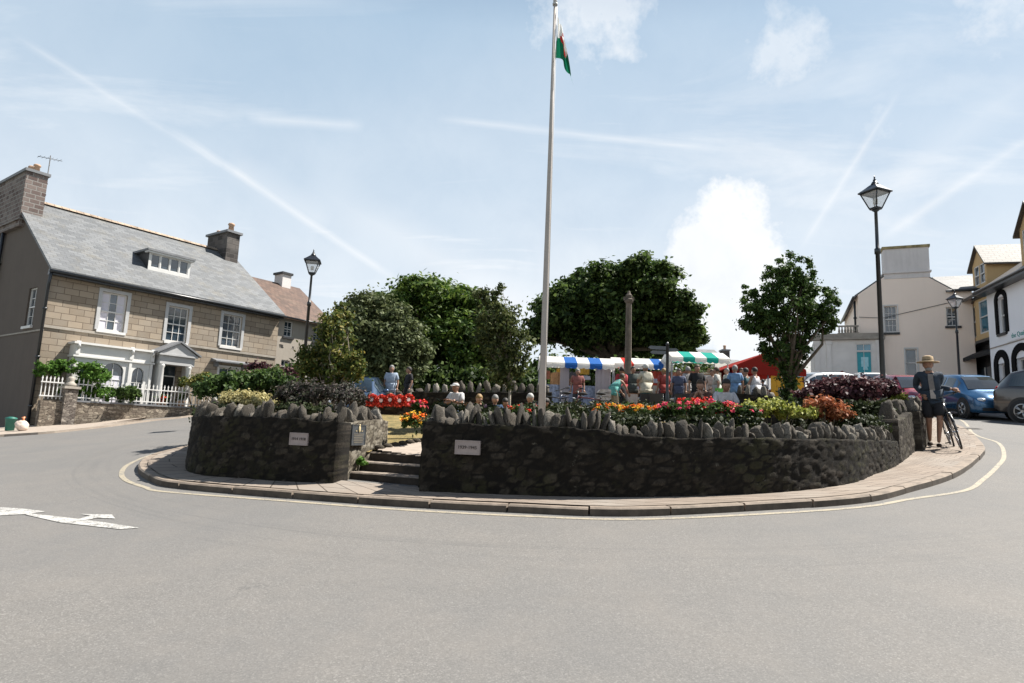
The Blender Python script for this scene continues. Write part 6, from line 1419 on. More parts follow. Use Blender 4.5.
for px,Y,fa,J_,h,tp,bt,hr,lb,kw in [
 (679,21.6,160,stand(),1.62,(.10,.12,.20),(.05,.05,.06),'dark','person in navy top browsing right of the finger post',{}),
 (688,22.4,20,walk(),1.7,(.45,.42,.40),(.1,.1,.12),'grey','grey haired person walking in pale top before the brown rugs',{}),
 (578,22.5,170,stand(),1.6,(.35,.12,.10),(.05,.05,.06),'grey','person in brick red top before the blue and white stall',{}),
 (633,22.6,185,stand(),1.7,(.08,.10,.09),(.03,.03,.03),'dark','dark dressed stallholder behind the grey panels',{}),
 (712,22.6,170,stand(),1.6,(.66,.52,.44),(.4,.4,.4),'brown','person in peach top behind the white shirted man',{}),
 (664,22.2,15,stand(),1.64,(.40,.06,.05),(.04,.05,.09),'blonde','person in red top just left of the finger post',{})]:
    pp(lb,px,370,J_,h,fa,Y=Y,top=tp,bottom=bt,hair=hr,**kw)
# green bag held there
x,y,z=at(720,392,21.2); t=thing('shopping_bag','bright green shopping bag carried between the stalls','bag',(x,y,z)); mb=MB(); mb.hexa([(-.12,-.05,-.2),(.12,-.05,-.2),(.12,.05,-.2),(-.12,.05,-.2),(-.15,-.06,.12),(.15,-.06,.12),(.15,.06,.12),(-.15,.06,.12)]); mb.build('sack',simple('bag_green',(.12,.45,.06),.6),t); mb=MB(); mb.tube([(-.07,0,.12),(-.05,0,.26),(.05,0,.26),(.07,0,.12)],.008,5); mb.build('handle',simple('bag_green',(.12,.45,.06),.6),t)
# ---------------------------------------------------------------- bicycles
M_tyre=simple('tyre_rubber',(.018,.018,.018),.8,bump=.3,scale=30); M_chrome=simple('bright_metal',(.55,.55,.56),.3,metal=1); M_bike=simple('bike_dark',(.02,.022,.028),.3,coat=.6)
def bicycle(label,loc,rz,lean=0,steer=0,group=None,colour=None,basket=False,detail=True):
    t=thing('bicycle',label,'bicycle',loc,0,group); t.rotation_euler=Euler((0,lean,rz),'XYZ')
    fm=colour or M_bike; r_=.335; fw=Vector((0,.53,r_)); bw=Vector((0,-.53,r_)); bb=Vector((0,-.09,.28)); st=Vector((0,-.25,.80)); hd=Vector((0,.33,.86)); hb=Vector((0,.37,.72))
    mb=MB(); mb.tube([hd,st],.016,8); mb.tube([hb,bb],.02,8); mb.tube([bb,st+Vector((0,-.02,.06))],.017,8); mb.tube([hd+Vector((0,-.01,.04)),hb],.02,8)
    for s in (-1,1): mb.tube([bb+Vector((s*.02,0,0)),bw+Vector((s*.06,0,0))],.01,6); mb.tube([st+Vector((s*.01,0,-.05)),bw+Vector((s*.06,0,0))],.009,6)
    mb.build('frame',fm,t)
    def wheel(c,ang):
        o=MB(); N=36; ring=[]
        for j in range(6): a=2*math.pi*j/6; ring.append((r_-.018+.018*math.cos(a),.018*math.sin(a)))
        oo=len(o.v)
        for i in range(N):
            th=2*math.pi*i/N
            for rr,xx in ring: o.v.append((xx,rr*math.cos(th),rr*math.sin(th)))
        o.smooth=True
        for i in range(N):
            for j in range(6): a=oo+i*6+j; b=oo+i*6+(j+1)%6; c2=oo+((i+1)%N)*6+(j+1)%6; d=oo+((i+1)%N)*6+j; o.face((a,b,c2,d))
        tm=o.build('tyre',M_tyre,None); w=o2=MB()
        for (ra,wa) in ((r_-.04,.012),):
            o2.lathe([(ra,-wa),(ra+.012,-wa),(ra+.012,wa),(ra,wa),(ra,-wa)],36,axis='x')
        o2.lathe([(.02,-.045),(.028,-.04),(.02,0),(.028,.04),(.02,.045)],10,axis='x')
        for i in range(24): th=2*math.pi*i/24; s=.035*(1 if i%2 else -1); o2.tube([(s,.022*math.cos(th+.4),.022*math.sin(th+.4)),(0,(ra+.003)*math.cos(th),(ra+.003)*math.sin(th))],.0016,3,caps=False)
        # drop the solid lathe caps of the rim
        o2.f=[f for f in o2.f if len(f)<30]; n=len(o2.f); o2.mi=o2.mi[:n]; o2.sm=o2.sm[:n]
        wh=o2.build('wheel',M_chrome,t); wh.location=c; wh.rotation_euler=(0,0,ang); tm.parent=wh; return wh
    wheel(bw,0); wheel(fw,steer)
    sg=Matrix.Rotation(steer,3,'Z'); def_=lambda v:hb+sg@Vector(v)
    mb=MB()
    for s in (-1,1): mb.tube([def_((s*.045,.02,-.02)),def_((s*.05,.10,-.30)),def_((s*.05,.16,-.385))],[.015,.013,.009],6)
    mb.tube([def_((-.05,.02,-.02)),def_((.05,.02,-.02))],.016,6); mb.build('fork',fm,t)
    mb=MB(); mb.tube([hd+Vector((0,-.01,.02)),def_((0,-.02,.30))],.014,6); top=def_((0,.03,.31)); mb.tube([def_((-.29,-.10,.34)),def_((-.20,-.02,.33)),def_((0,.02,.30)),def_((.20,-.02,.33)),def_((.29,-.10,.34))],.012,7)
    for s in (-1,1): mb.tube([def_((s*.24,-.03,.325)),def_((s*.2,.03,.30))],.006,5)
    hbm=mb.build('handlebar',M_bike,t); 
    for s in (-1,1): mb=MB(); mb.tube([def_((s*.21,-.03,.332)),def_((s*.30,-.11,.342))],.019,8); mb.build('grip',M_tyre,hbm)
    mb=MB(); mb.tube([st,st+Vector((0,-.035,.14))],.013,6); mb.build('seat_post',M_chrome,t)
    mb=MB(); mb.ell(st+Vector((0,-.02,.16)),.075,.14,.035,12,7,lambda p:Vector((p.x*(1-.55*max(0,p.y/.14)),p.y,p.z))); mb.build('saddle',M_tyre,t)
    mb=MB(); mb.lathe([(.09,-.004),(.09,.004)],20,(bb.x+.05,bb.y,bb.z),axis='x'); mb.tube([bb+Vector((.06,0,0)),bb+Vector((.075,.12,-.12))],.009,5); mb.tube([bb+Vector((-.06,0,0)),bb+Vector((-.075,-.12,.12))],.009,5); ch=mb.build('crank',M_chrome,t)
    for s,q in ((1,Vector((.12,.12,-.12))),(-1,Vector((-.12,-.12,.12)))): mb=MB(); c=bb+q; mb.box(c.x-.045,c.x+.045,c.y-.03,c.y+.03,c.z-.01,c.z+.01); mb.build('pedal',M_tyre,t)
    for c in (fw,bw):
        mb=MB(); N=14; pts=[]
        for i in range(N+1): th=math.radians(25+150*i/N) if c is bw else math.radians(30+120*i/N); pts.append(c+Vector((0,math.cos(th)*(r_+.02),math.sin(th)*(r_+.02))))
        mb.tube(pts,.017,5); m_=mb.build('mudguard',fm,t)
    if basket:
        mb=MB(); c=def_((0,.22,.2)); 
        for z in (0,.08,.16): 
            a=.11+.02*z/.16; mb.tube([c+Vector(v) for v in ((-a,-a,z),(a,-a,z),(a,a,z),(-a,a,z),(-a,-a,z))],.006,4)
        for i in range(4):
            for sx,sy in ((-1,-1+.66*i),(1,-1+.66*i),(-1+.66*i,-1),(-1+.66*i,1)): mb.tube([c+Vector((sx*.1,sy*.1,0)),c+Vector((sx*.125,sy*.125,.16))],.004,4)
        mb.build('basket',M_bike,t)
    return t
# the man wheeling his bicycle along the pavement
mx,my,_=G(935.5,448.5,LIP); mz=T(mx,my)+LIP
bx,by_=mx+.42,my-.18; bzc=T(bx,by_)+LIP
face=R(150); BRZ=R(152); LEAN=R(15)
cx_,cy_,_=G(962,451.5,LIP); bfw=Vector((-math.sin(BRZ),math.cos(BRZ),0)); bloc=(cx_-bfw.x*.53,cy_-bfw.y*.53,T(cx_-bfw.x*.53,cy_-bfw.y*.53)+LIP-.02)
bicycle('dark bicycle wheeled along the curved pavement by the man in the sun hat',bloc,BRZ,lean=LEAN,steer=R(-3))
# local frame of the man: facing +y rotated by face
def tolocal(wp,loc,rz,k): v=Matrix.Rotation(-rz,3,'Z')@(Vector(wp)-Vector(loc)); return tuple(v/k)
Bm=Matrix.Translation(bloc)@Euler((0,LEAN,BRZ),'XYZ').to_matrix().to_4x4()
sgm=Matrix.Rotation(R(-3),3,'Z'); hb_=Vector((0,.37,.72))
g1=Bm@(hb_+sgm@Vector((.27,-.08,.36))); g2=Bm@(hb_+sgm@Vector((-.27,-.08,.36)))
kk=1.79/1.72; mloc=(mx,my,mz)
cand=sorted([g1,g2],key=lambda v:(v-Vector(mloc)).length); near,far=cand
lR=tolocal(near,mloc,face,kk); lL=tolocal(far,mloc,face,kk)
print('grips',lR,lL)
# image right is the figure's left hand when it faces the camera
JM=stand(pel=(0,0,.95),waist=(.01,.03,1.08),chest=(.03,.05,1.26),neck=(.045,.06,1.43),hipL=(-.085,0,.90),hipR=(.085,0,.90),knL=(-.085,.14,.53),anL=(-.05,.10,.10),knR=(.08,.02,.50),anR=(.07,-.20,.13),head=(.055,.11,1.56),shL=(-.15,.05,1.40),shR=(.215,.05,1.40))
wl=Vector(lL); wr_=Vector(lR)
def ik(sh,wv,l1=.29,l2=.27,hint=Vector((0,-.4,-1))):
    sh=Vector(sh); d=wv-sh; L_=min(d.length,(l1+l2)*.995); dn=d.normalized(); w_=sh+dn*L_; a=(l1*l1-l2*l2+L_*L_)/(2*L_); h_=math.sqrt(max(0,l1*l1-a*a)); p=hint-dn*hint.dot(dn); p.normalize(); return tuple(sh+dn*a+p*h_),tuple(w_)
# which shoulder is on the bicycle side
sideR=wl.x>0
shf='shR' if sideR else 'shL'; S='R' if sideR else 'L'; O='L' if sideR else 'R'

offw=Vector((0,.0,.085)) 
e_,w_=ik(JM['sh'+S],wl-Vector((0,.0,.035))-(wl-Vector(JM['sh'+S])).normalized()*.08); JM['el'+S]=e_; JM['wr'+S]=w_
e_,w_=ik(JM['sh'+O],wr_-(wr_-Vector(JM['sh'+O])).normalized()*.08); JM['el'+O]=e_; JM['wr'+O]=w_
man=person('man in straw sun hat, open denim shirt and dark shorts wheeling a bicycle',mloc,face,JM,top=(.035,.055,.085),bottom=(.022,.022,.026),shorts=True,sleeve='long',hair='grey',tilt=.22,hat=('brim',(.58,.42,.25)),height=1.79,shoes=(.06,.035,.02),open_jacket=(.50,.46,.44),group='people on the pavement',curl=1.1)
bd=MB(); Hm=Vector(JM['head'])*kk; bd.ell(Hm+Vector((0,.050,-.088))*kk,.052*kk,.045*kk,.036*kk,12,8,lambda p:p*(1+.15*noise.noise(p*60))); bd.build('beard',HAIRM['grey'],man)
x,y,z=at(925,371,21.5); person('person with dark hair half hidden behind the man in the sun hat',(x,y,T(x,y)+.02),R(200),stand(),top=(.25,.08,.07),bottom=(.05,.05,.06),hair='dark',height=z-T(x,y),group='people on the pavement')
# parked bicycles in the square
cls=[simple('bike_paint_%d'%i,c,.35,coat=.4) for i,c in enumerate([(.02,.02,.02),(.03,.05,.10),(.12,.02,.02)])]
for i,(px,Y,rz,l) in enumerate([(556,17.2,80,'dark parked bicycle nearest the flagpole'),(574,17.0,100,'blue black parked bicycle in the middle of the row'),(590,16.9,75,'dark red parked bicycle beside the pale rugs')]):
    x=at(px,405,Y)[0]; bicycle(l,(x,Y,GZ(x,Y)+.0),R(rz),lean=R(6),steer=R(20),group='bicycles parked in the square',colour=cls[i])
# dark prams and tables in front of the stalls : cafe tables
def cafe(px,Y,l):
    x=at(px,405,Y)[0]; t=thing('cafe_table',l,'table',(x,Y,GZ(x,Y)),0,'round tables in front of the stalls'); mb=MB(); mb.lathe([(.36,.71),(.37,.72),(.37,.74),(.36,.75)],22); mb.build('table_top',M_chrome,t); mb=MB(); mb.lathe([(.22,0),(.2,.02),(.03,.05),(.03,.71)],12); mb.build('pedestal',M_dark,t)
cafe(683,18.3,'round metal table right of the finger post'); cafe(650,18.6,'round metal table left of the finger post')
def chair(px,Y,rz,l):
    x=at(px,405,Y)[0]; t=thing('chair',l,'chair',(x,Y,GZ(x,Y)),R(rz),'dark chairs in front of the stalls'); mb=MB(); mb.box(-.22,.22,-.2,.22,.43,.46); mb.build('seat',M_dark,t); mb=MB(); mb.hexa([(-.2,-.22,.55),(.2,-.22,.55),(.2,-.19,.55),(-.2,-.19,.55),(-.2,-.30,.88),(.2,-.30,.88),(.2,-.27,.88),(-.2,-.27,.88)]); mb.build('backrest',M_dark,t)
    for sx in (-.19,.19):
        mb=MB(); mb.tube([(sx,.19,0),(sx,.17,.44)],.015,6); mb.build('leg',M_dark,t); mb=MB(); mb.tube([(sx,-.24,0),(sx,-.19,.44),(sx,-.28,.86)],.015,6); mb.build('leg',M_dark,t)
for i,(px,Y,rz,l) in enumerate([(641,18.3,20,'dark chair facing the left round table'),(659,18.2,-30,'dark chair between the finger post and the left round table'),(673,17.9,30,'dark chair just right of the finger post'),(693,18.2,-40,'dark chair right of the right round table'),(684,17.4,10,'dark chair in front of the right round table')]): chair(px,Y,rz,l)
# ---------------------------------------------------------------- cars
def carpaint(name,c,metal=.35): return simple(name,c,.28,metal=metal,var=.04,coat=1.0,spec=.6)
M_cg=glass('car_glass',(.012,.018,.022),.03); M_lamp=simple('headlamp_glass',(.6,.62,.64),.12,metal=.5); M_rl=simple('tail_lamp',(.35,.01,.01),.2); M_trimb=simple('black_plastic',(.02,.02,.021),.6); M_alloy=simple('alloy',(.45,.46,.47),.3,metal=.9); M_plate=simple('number_plate',(.7,.68,.55),.5)
def car(label,loc,rz,paint,L=4.2,Wd=1.75,Ht=1.5,kind='hatch',group='parked cars',wr=.32,cat='car'):
    """local: +x is the front of the car, origin under its middle"""
    t=thing('car',label,cat,loc,rz,group)
    # stations: x/L, z_bottom, z_belt, half width belt, z_top, half width top
    if kind=='hatch': S=[(-.5,.42,.80,.70,.84,.60),(-.485,.30,.88,.80,.95,.66),(-.44,.24,.93,.86,1.22,.60),(-.37,.22,.94,.875,1.43,.58),(-.25,.2,.935,.88,1.495,.585),(-.05,.2,.925,.88,1.5,.59),(.08,.2,.915,.88,1.46,.58),(.16,.2,.905,.88,1.30,.60),(.27,.2,.89,.875,.96,.68),(.36,.21,.83,.865,.90,.66),(.44,.22,.74,.83,.81,.62),(.485,.26,.63,.74,.70,.55),(.5,.36,.55,.62,.6,.5)]
    else: S=[(-.5,.50,.90,.76,.98,.66),(-.487,.36,.98,.85,1.06,.74),(-.455,.30,1.04,.89,1.30,.68),(-.40,.28,1.06,.905,1.55,.64),(-.30,.27,1.06,.91,1.66,.64),(-.1,.27,1.05,.91,1.70,.65),(.06,.27,1.04,.91,1.66,.64),(.13,.27,1.03,.91,1.50,.66),(.23,.27,1.02,.905,1.11,.74),(.34,.27,.98,.90,1.07,.72),(.43,.29,.90,.88,.99,.68),(.485,.34,.78,.80,.86,.62),(.5,.44,.68,.70,.74,.55)]
    hz=Ht/(1.5 if kind=='hatch' else 1.7); ww=Wd/(1.76 if kind=='hatch' else 1.82)
    secs=[]
    for (u,zb,zm,hb,zt,ht) in S:
        x=u*L; zb,zm,zt=zb*hz,zm*hz,zt*hz; hb*=ww; ht*=ww; zs=zb+(zm-zb)*.5
        half=[(hb*.90,zb),(hb*1.0,zb+.06*hz),(hb*1.012,zs),(hb,zm-.03),(hb*.972,zm),(ht,max(zt-.045,zm+.004)),(ht*.93,zt-.008),(ht*.45,zt+.012)]
        secs.append([(x,y,z) for y,z in half]+[(x,-y,z) for y,z in half[::-1]])
    n=len(secs[0]); mb=MB(); mb.smooth=True
    for s_ in secs: mb.v+=s_
    for i in range(len(secs)-1):
        for j in range(n): j2=(j+1)%n; mb.face((i*n+j,(i+1)*n+j,(i+1)*n+j2,i*n+j2))
    mb.face(range(n)); mb.face([(len(secs)-1)*n+j for j in range(n)][::-1])
    body=mb.build('body',paint,t)
    try:
        for p in body.data.polygons: p.use_smooth=True
    except Exception: pass
    def pt(u,w,off=.006,side=1):
        """point on side glass band: u along L, w 0 belt..1 roof edge"""
        for a,b in zip(S,S[1:]):
            if a[0]<=u<=b[0]:
                k=(u-a[0])/(b[0]-a[0]); v=[a[q]+(b[q]-a[q])*k for q in range(6)]; zm,zt=v[2]*hz,v[4]*hz; hb=v[3]*.972*ww; ht=v[5]*ww; z1=max(zt-.045,zm+.004)
                return (u*L,side*(hb+(ht-hb)*w+off),zm+(z1-zm)*w+off*.4)
    bands=[(-.36,-.26),(-.235,-.075),(-.045,.09)] if kind=='hatch' else [(-.395,-.30),(-.275,-.115),(-.09,.06)]
    for side in (1,-1):
        for a,b in bands+[(.10,.165) if kind=='hatch' else (.072,.14)]:
            N=6; mb=MB(); lo=[pt(a+(b-a)*q/N,.10,side=side) for q in range(N+1)]; hi=[pt(a+(b-a)*q/N,.90,side=side) for q in range(N+1)]
            for q in range(N): mb.quad(lo[q],lo[q+1],hi[q+1],hi[q])
            mb.build('side_window',M_cg,t)
    def cross(i,u,f,off=.008):
        a,b=S[i],S[i+1]; k=u; v=[a[q]+(b[q]-a[q])*k for q in range(6)]; return Vector((v[0]*L,f*v[5]*ww*.9,v[4]*hz-.002+.012*(1-abs(f))))
    def screen(i0,i1,name,nx,u0,u1):
        mb=MB(); rows=[]
        seq=[(i0,u0)]+[(i,0) for i in range(i0+1,i1+1)]+([(i1,u1)] if u1 else [])
        for (i,u) in seq: rows.append([cross(min(i,len(S)-2),u,f) for f in (-1,-.5,0,.5,1)])
        for r1,r2 in zip(rows,rows[1:]):
            for q in range(4): mb.quad(*(v+Vector((nx,0,.012)) for v in (r1[q],r1[q+1],r2[q+1],r2[q])))
        return mb.build(name,M_cg,t)
    screen(6,7,'windscreen',.012,.25,.88); screen(1,2,'rear_window',-.015,.45,.75)
    wb=(-.31,.30)
    for u in wb:
        for side in (1,-1):
            y=side*Wd/2
            mb=MB(); mb.lathe([(wr*1.17,y-side*.10),(wr*1.17,y+side*.012)],26,(0,0,0),axis='y'); a_=mb.build('wheel_arch',M_trimb,t); a_.location=(u*L,0,wr*1.04)
            mb=MB(); mb.lathe([(wr*.62,y-side*.20),(wr*.97,y-side*.20),(wr,y-side*.16),(wr,y-side*.01),(wr*.96,y+side*.03),(wr*.66,y+side*.034)],28,(0,0,0),axis='y'); w_=mb.build('wheel',M_tyre,t); w_.location=(u*L,0,wr)
            mb=MB(); N=5 if kind=='hatch' else 5
            mb.lathe([(wr*.58,y+side*.038),(wr*.66,y+side*.046),(wr*.66,y+side*.03),(wr*.58,y+side*.038)],28,axis='y'); mb.f=[f for f in mb.f if len(f)<20]; q_=len(mb.f); mb.mi=mb.mi[:q_]; mb.sm=mb.sm[:q_]
            mb.lathe([(wr*.15,y+side*.035),(wr*.13,y+side*.055)],12,axis='y')
            for i in range(N):
                for dl in (-.13,.13):
                    a=2*math.pi*i/N; mb.tube([(math.cos(a+dl*.4)*wr*.12,y+side*.045,math.sin(a+dl*.4)*wr*.12),(math.cos(a+dl)*wr*.62,y+side*.043,math.sin(a+dl)*wr*.62)],wr*.05,5)
            mb.build('rim',M_alloy,w_)
    # lights, grille, bumpers, mirrors, handles
    fz=(.62 if kind=='hatch' else .80)*hz
    for side in (1,-1):
        mb=MB(); c=Vector((.462*L,side*.60*ww,fz+.04)); mb.ell(c,.14,.17,.075,12,8,lambda p:Vector((p.x-abs(p.y)*.4,p.y,p.z))); mb.build('headlight',M_lamp,t)
        mb=MB(); zt_=(.78 if kind=='hatch' else .98)*hz; mb.ell((-.478*L,side*.70*ww,zt_),.07,.10,.13,10,8); mb.build('tail_light',M_rl,t)
        mb=MB(); u=.115 if kind=='hatch' else .085; p=Vector(pt(u,.12,side=side)); mb.tube([p,p+Vector((0,side*.10,.01))],.02,6); mb.ell(p+Vector((-.01,side*.16,.03)),.06,.10,.07,12,8); mb.build('wing_mirror',paint,t)
        for u in (-.18,.0): 
            p=pt(u,0,off=.0,side=side); mb=MB(); mb.tube([(p[0]-.09,p[1]+side*.03,p[2]-.09),(p[0]+.09,p[1]+side*.03,p[2]-.09)],.014,6); mb.build('door_handle',paint if kind=='hatch' else M_trimb,t)
        mb=MB(); 
        for u in (-.25,-.06,.115): p0=pt(u,.0,off=.0,side=side); x=p0[0]; zlo=.30*hz; ym=side*(.889*ww); mb.hexa([(x-.006,ym,zlo),(x+.006,ym,zlo),(x+.006,ym+side*.006,zlo),(x-.006,ym+side*.006,zlo),(x-.006,p0[1]*1.01,p0[2]-.04),(x+.006,p0[1]*1.01,p0[2]-.04),(x+.006,p0[1]*1.01+side*.006,p0[2]-.04),(x-.006,p0[1]*1.01+side*.006,p0[2]-.04)])
        mb.box(-.19*L,.19*L,side*.868*ww-.02,side*.868*ww+.035,.20*hz,.30*hz); mb.build('side_sill',M_trimb,t)
    mb=MB(); mb.cbox((.492*L,0,.50*hz),.05,.9*ww,.13*hz); mb.build('grille',M_trimb,t); mb=MB(); mb.cbox((.497*L,0,.36*hz),.06,1.3*ww,.10*hz); mb.build('lower_grille',M_trimb,t)
    mb=MB(); mb.cbox((.513*L,0,.43*hz),.03,.52,.10); mb.build('number_plate',M_plate,t)
    if kind!='hatch':
        for side in (1,-1): mb=MB(); mb.tube([(-.33*L,side*.60*ww,1.69*hz),(.0,side*.61*ww,1.745*hz),(.05*L,side*.60*ww,1.69*hz)],.018,6); mb.build('roof_rail',M_trimb,t)
    return t
def roadz(x,y): return T(x,y)
def place_car(label,px,py,Y,rz,paint,**kw):
    x=at(px,py,Y)[0]; z=T(x,Y); c=car(label,(x,Y,z),R(rz),paint,**kw)
    # follow the slope of the street
    u=Vector((math.cos(R(rz)),math.sin(R(rz)),0)); v=Vector((-u.y,u.x,0)); e=1.3
    pu=(T(x+u.x*e,Y+u.y*e)-T(x-u.x*e,Y-u.y*e))/(2*e); pv=(T(x+v.x*.7,Y+v.y*.7)-T(x-v.x*.7,Y-v.y*.7))/1.4
    X=Vector((u.x,u.y,pu)).normalized(); Yv=Vector((v.x,v.y,pv)); Yv=(Yv-X*Yv.dot(X)).normalized(); Z=X.cross(Yv); c.rotation_euler=Matrix((X,Yv,Z)).transposed().to_euler(); return c
place_car('dark brown grey four wheel drive at the right edge of the photo',1094,400,18.9,-62,carpaint('paint_taupe',(.075,.066,.060)),L=4.6,Wd=1.85,Ht=1.72,kind='suv',wr=.36)
place_car('bright blue hatchback facing the camera beyond the bicycle',969,400,22.6,262,carpaint('paint_blue',(.02,.10,.22),.5),L=3.8,Wd=1.62,Ht=1.46)
place_car('dark red car with silver glare on its windscreen behind the right wall',905,400,25,262,carpaint('paint_red',(.22,.012,.02)),L=4.1,Wd=1.7,Ht=1.42)
place_car('white car parked behind the purple shrub below the cream house',872,400,29.5,250,carpaint('paint_white',(.7,.7,.7),0),L=4.2,Wd=1.7,Ht=1.5)
place_car('pale silver car behind the trunk of the ivy clad tree',815,400,29,190,carpaint('paint_silver',(.5,.5,.5),.6),L=4.2,Wd=1.7,Ht=1.5)
place_car('blue car beyond the wreath wall under the trees',360,400,21,275,carpaint('paint_mid_blue',(.03,.06,.12),.5),L=3.9,Wd=1.6,Ht=1.3)
# hedges closing the view under the trees
def hedge(label,px0,px1,pyt,Y,mat,leaf,n,seed,per=150):
    x0=at(px0,pyt,Y)[0]; x1=at(px1,pyt,Y)[0]; zt=at((px0+px1)/2,pyt,Y)[2]; g=T((x0+x1)/2,Y); rg=np.random.default_rng(seed); xm=(x0+x1)/2; t=thing('hedge',label,'hedge',(xm,Y,g))
    C=np.stack([rg.uniform(x0-xm,x1-xm,n),rg.uniform(-.9,.9,n),rg.uniform(0,1,n)**.8*(zt-g-.3)],1); Q=rg.uniform(.35,.7,n); leaf_mesh('foliage',C,Q,per,leaf,mat,t,seed=seed)
    mb=MB(); 
    for i in range(int((x1-x0)/1.5)): u=x0-xm+.7+1.5*i; mb.tube([(u,0,-.2),(u+.1,0,(zt-g)*.7)],[.07,.03],6)
    mb.build('stem',M_bark,t)
hedge('long dark hedge under the trees left of the flagpole',330,548,368,30,LM_dark,.16,260,1)
hedge('dark hedge in shadow behind the striped stalls',535,712,363,34,LM_dark,.18,230,2)
# ---------------------------------------------------------------- sky, sun, camera
SUN_EL=R(56); sd=Vector((.93,.33,0)).normalized(); SUND=Vector((sd.x*math.cos(SUN_EL),sd.y*math.cos(SUN_EL),math.sin(SUN_EL)))
w=bpy.data.worlds.new('World'); SC.world=w; w.use_nodes=True; w.cycles.sampling_method='MANUAL'; w.cycles.sample_map_resolution=256
class WT(NT):
    def __init__(s,w): s.m=w; s.t=w.node_tree; s.n=s.t.nodes; s.l=s.t.links
nt=WT(w); nt.n.clear(); out=nt.n.new('ShaderNodeOutputWorld'); bg=nt.n.new('ShaderNodeBackground'); nt.l.new(bg.outputs[0],out.inputs[0])
sky=nt.n.new('ShaderNodeTexSky'); sky.sky_type='NISHITA'; sky.sun_disc=False; sky.sun_elevation=SUN_EL; sky.sun_rotation=math.atan2(SUND.x,SUND.y); sky.air_density=1.0; sky.dust_density=.8; sky.ozone_density=1.6
dirv=nt.node('ShaderNodeTexCoord').outputs['Generated']
nrm=nt.node('ShaderNodeVectorMath',{0:dirv},operation='NORMALIZE').outputs[0]
s=nt.node('ShaderNodeSeparateXYZ',{'Vector':nrm})
zz=nt.math('ADD',nt.math('MAXIMUM',s.outputs[2],0),.12)
plan=nt.node('ShaderNodeCombineXYZ',{'X':nt.math('DIVIDE',s.outputs[0],zz),'Y':nt.math('DIVIDE',s.outputs[1],zz)}).outputs[0]
rot=nt.node('ShaderNodeMapping',{'Vector':plan,'Rotation':(0,0,R(35)),'Scale':(.55,1.7,1)}).outputs[0]
ci=nt.noise(rot,1.3,6,.62,.6); veil=nt.noise(plan,.5,3,.6,.3)
SKYC=(3.2,5.15,7.0); CLD=(8.9,9.1,9.3)
skyc=nt.mix(.7,sky.outputs[0],SKYC)
fac=nt.ramp(ci,[(.42,0),(.75,.75)]); fac2=nt.ramp(veil,[(.35,.05),(.75,.6)])
hz=nt.ramp(s.outputs[2],[(.0,1.0),(.22,.66),(.6,.08)])
tot=nt.math('MAXIMUM',nt.math('MULTIPLY',fac,.85),nt.math('MULTIPLY',fac2,.8)); tot=nt.math('ADD',nt.math('MULTIPLY',tot,.75),nt.math('MULTIPLY',hz,.75),clamp=True)
def pd(px,py): return Vector(ray(px,py)).normalized()
def dotv(v): return nt.node('ShaderNodeVectorMath',{0:nrm,1:tuple(v)},operation='DOT_PRODUCT').outputs['Value']
wob=nt.noise(nrm,14,4,.6)
cn=nt.noise(nrm,9,5,.65,.3); cn2=nt.noise(nrm,24,4,.65)
def trail(a,b,w_,st):
    A,B=pd(*a),pd(*b); n=A.cross(B).normalized(); mid=(A+B).normalized(); half=math.acos(max(-1,min(1,A.dot(B))))/2
    d=nt.math('ABSOLUTE',nt.math('ADD',dotv(n),nt.math('MULTIPLY',nt.math('SUBTRACT',wob,.5),.006)))
    f=nt.ramp(d,[(0,1),(min(.99,w_),0)]) ; 
    e=nt.math('GREATER_THAN',dotv(mid),math.cos(half)); e=nt.math('MULTIPLY',nt.math('SUBTRACT',dotv(mid),math.cos(half)),1/(1-math.cos(half))*2.2,clamp=True)
    return nt.math('MULTIPLY',nt.math('MULTIPLY',f,e),nt.math('MULTIPLY',nt.math('SUBTRACT',cn,.12),st*.75))
for a,b,w_,st in [((10,32),(230,172),.006,.5),((165,125),(400,283),.008,.85),((225,160),(330,225),.03,.45),((245,118),(365,126),.010,.8),((435,118),(720,150),.007,.65),((800,250),(900,90),.006,.6),((880,240),(1040,130),.009,.6),((890,190),(1040,70),.03,.45),((300,180),(560,330),.05,.45)]:
    tot=nt.math('ADD',tot,trail(a,b,w_,st),clamp=True)

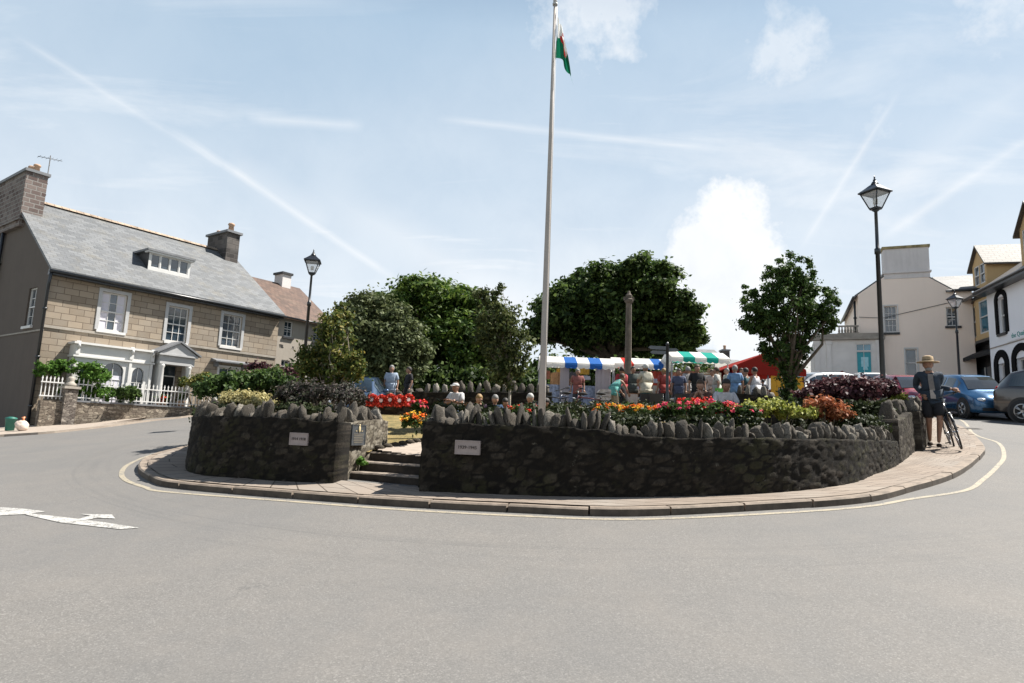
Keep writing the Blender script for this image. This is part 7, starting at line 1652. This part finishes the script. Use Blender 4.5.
cnn=nt.math('ADD',nt.math('MULTIPLY',cn,.75),nt.math('MULTIPLY',cn2,.6))
def puff(c,r_,st,k=1.0):
    C=pd(*c); d=nt.math('SUBTRACT',dotv(C),math.cos(r_)); d=nt.math('MULTIPLY',d,1/(1-math.cos(r_)),clamp=True)
    v=nt.math('ADD',nt.math('MULTIPLY',d,.55),nt.math('SUBTRACT',cnn,k)) 
    return nt.math('MULTIPLY',nt.math('MULTIPLY',nt.ramp(v,[(0,0),(.36,1)]),nt.math('MULTIPLY',d,5,clamp=True)),st)
for c,r_,st,k in [((728,222),.085,1.0,.70),((705,245),.08,1.0,.72),((752,262),.09,1.0,.72),((722,290),.14,1.0,.72),((770,320),.14,1.0,.78),((690,330),.16,.8,.82),((590,8),.14,.75,.86),((790,55),.10,.65,.92),((885,120),.09,.5,.92),((1015,5),.10,.6,.88),((480,275),.3,.5,.92)]:
    tot=nt.math('MAXIMUM',tot,puff(c,r_,st,k))
cc=nt.mix(nt.ramp(cn,[(.4,0),(.7,.7)]),CLD,(7.6,7.95,8.4))
low=nt.ramp(s.outputs[2],[(.56,1),(.78,0)])
skyc=nt.mix(low,nt.mix(.5,sky.outputs[0],(.7,1.3,2.4)),skyc); tot=nt.math('MULTIPLY',tot,low)
final=nt.mix(tot,skyc,cc)
nt.l.new(final,bg.inputs[0]); bg.inputs[1].default_value=.052
L=bpy.data.lights.new('sun','SUN'); L.energy=5.0; L.angle=R(.55); L.color=(1,.955,.88); lo=bpy.data.objects.new('sun',L); COL.objects.link(lo)
lo.rotation_euler=SUND.to_track_quat('Z','Y').to_euler()
cam=bpy.data.cameras.new('camera'); co=bpy.data.objects.new('camera',cam); COL.objects.link(co); SC.camera=co
cam.sensor_fit='HORIZONTAL'; cam.sensor_width=36; cam.lens=36*F/1024; cam.clip_end=3000; cam.clip_start=.05
M=Matrix(((RT[0],UP[0],-FW[0],0),(RT[1],UP[1],-FW[1],0),(RT[2],UP[2],-FW[2],CAMZ),(0,0,0,1))); co.matrix_world=M
SC.view_settings.view_transform='Standard'; SC.view_settings.look='None'; SC.view_settings.exposure=1.15; SC.view_settings.gamma=1
SC.cycles.max_bounces=6; SC.cycles.transparent_max_bounces=6
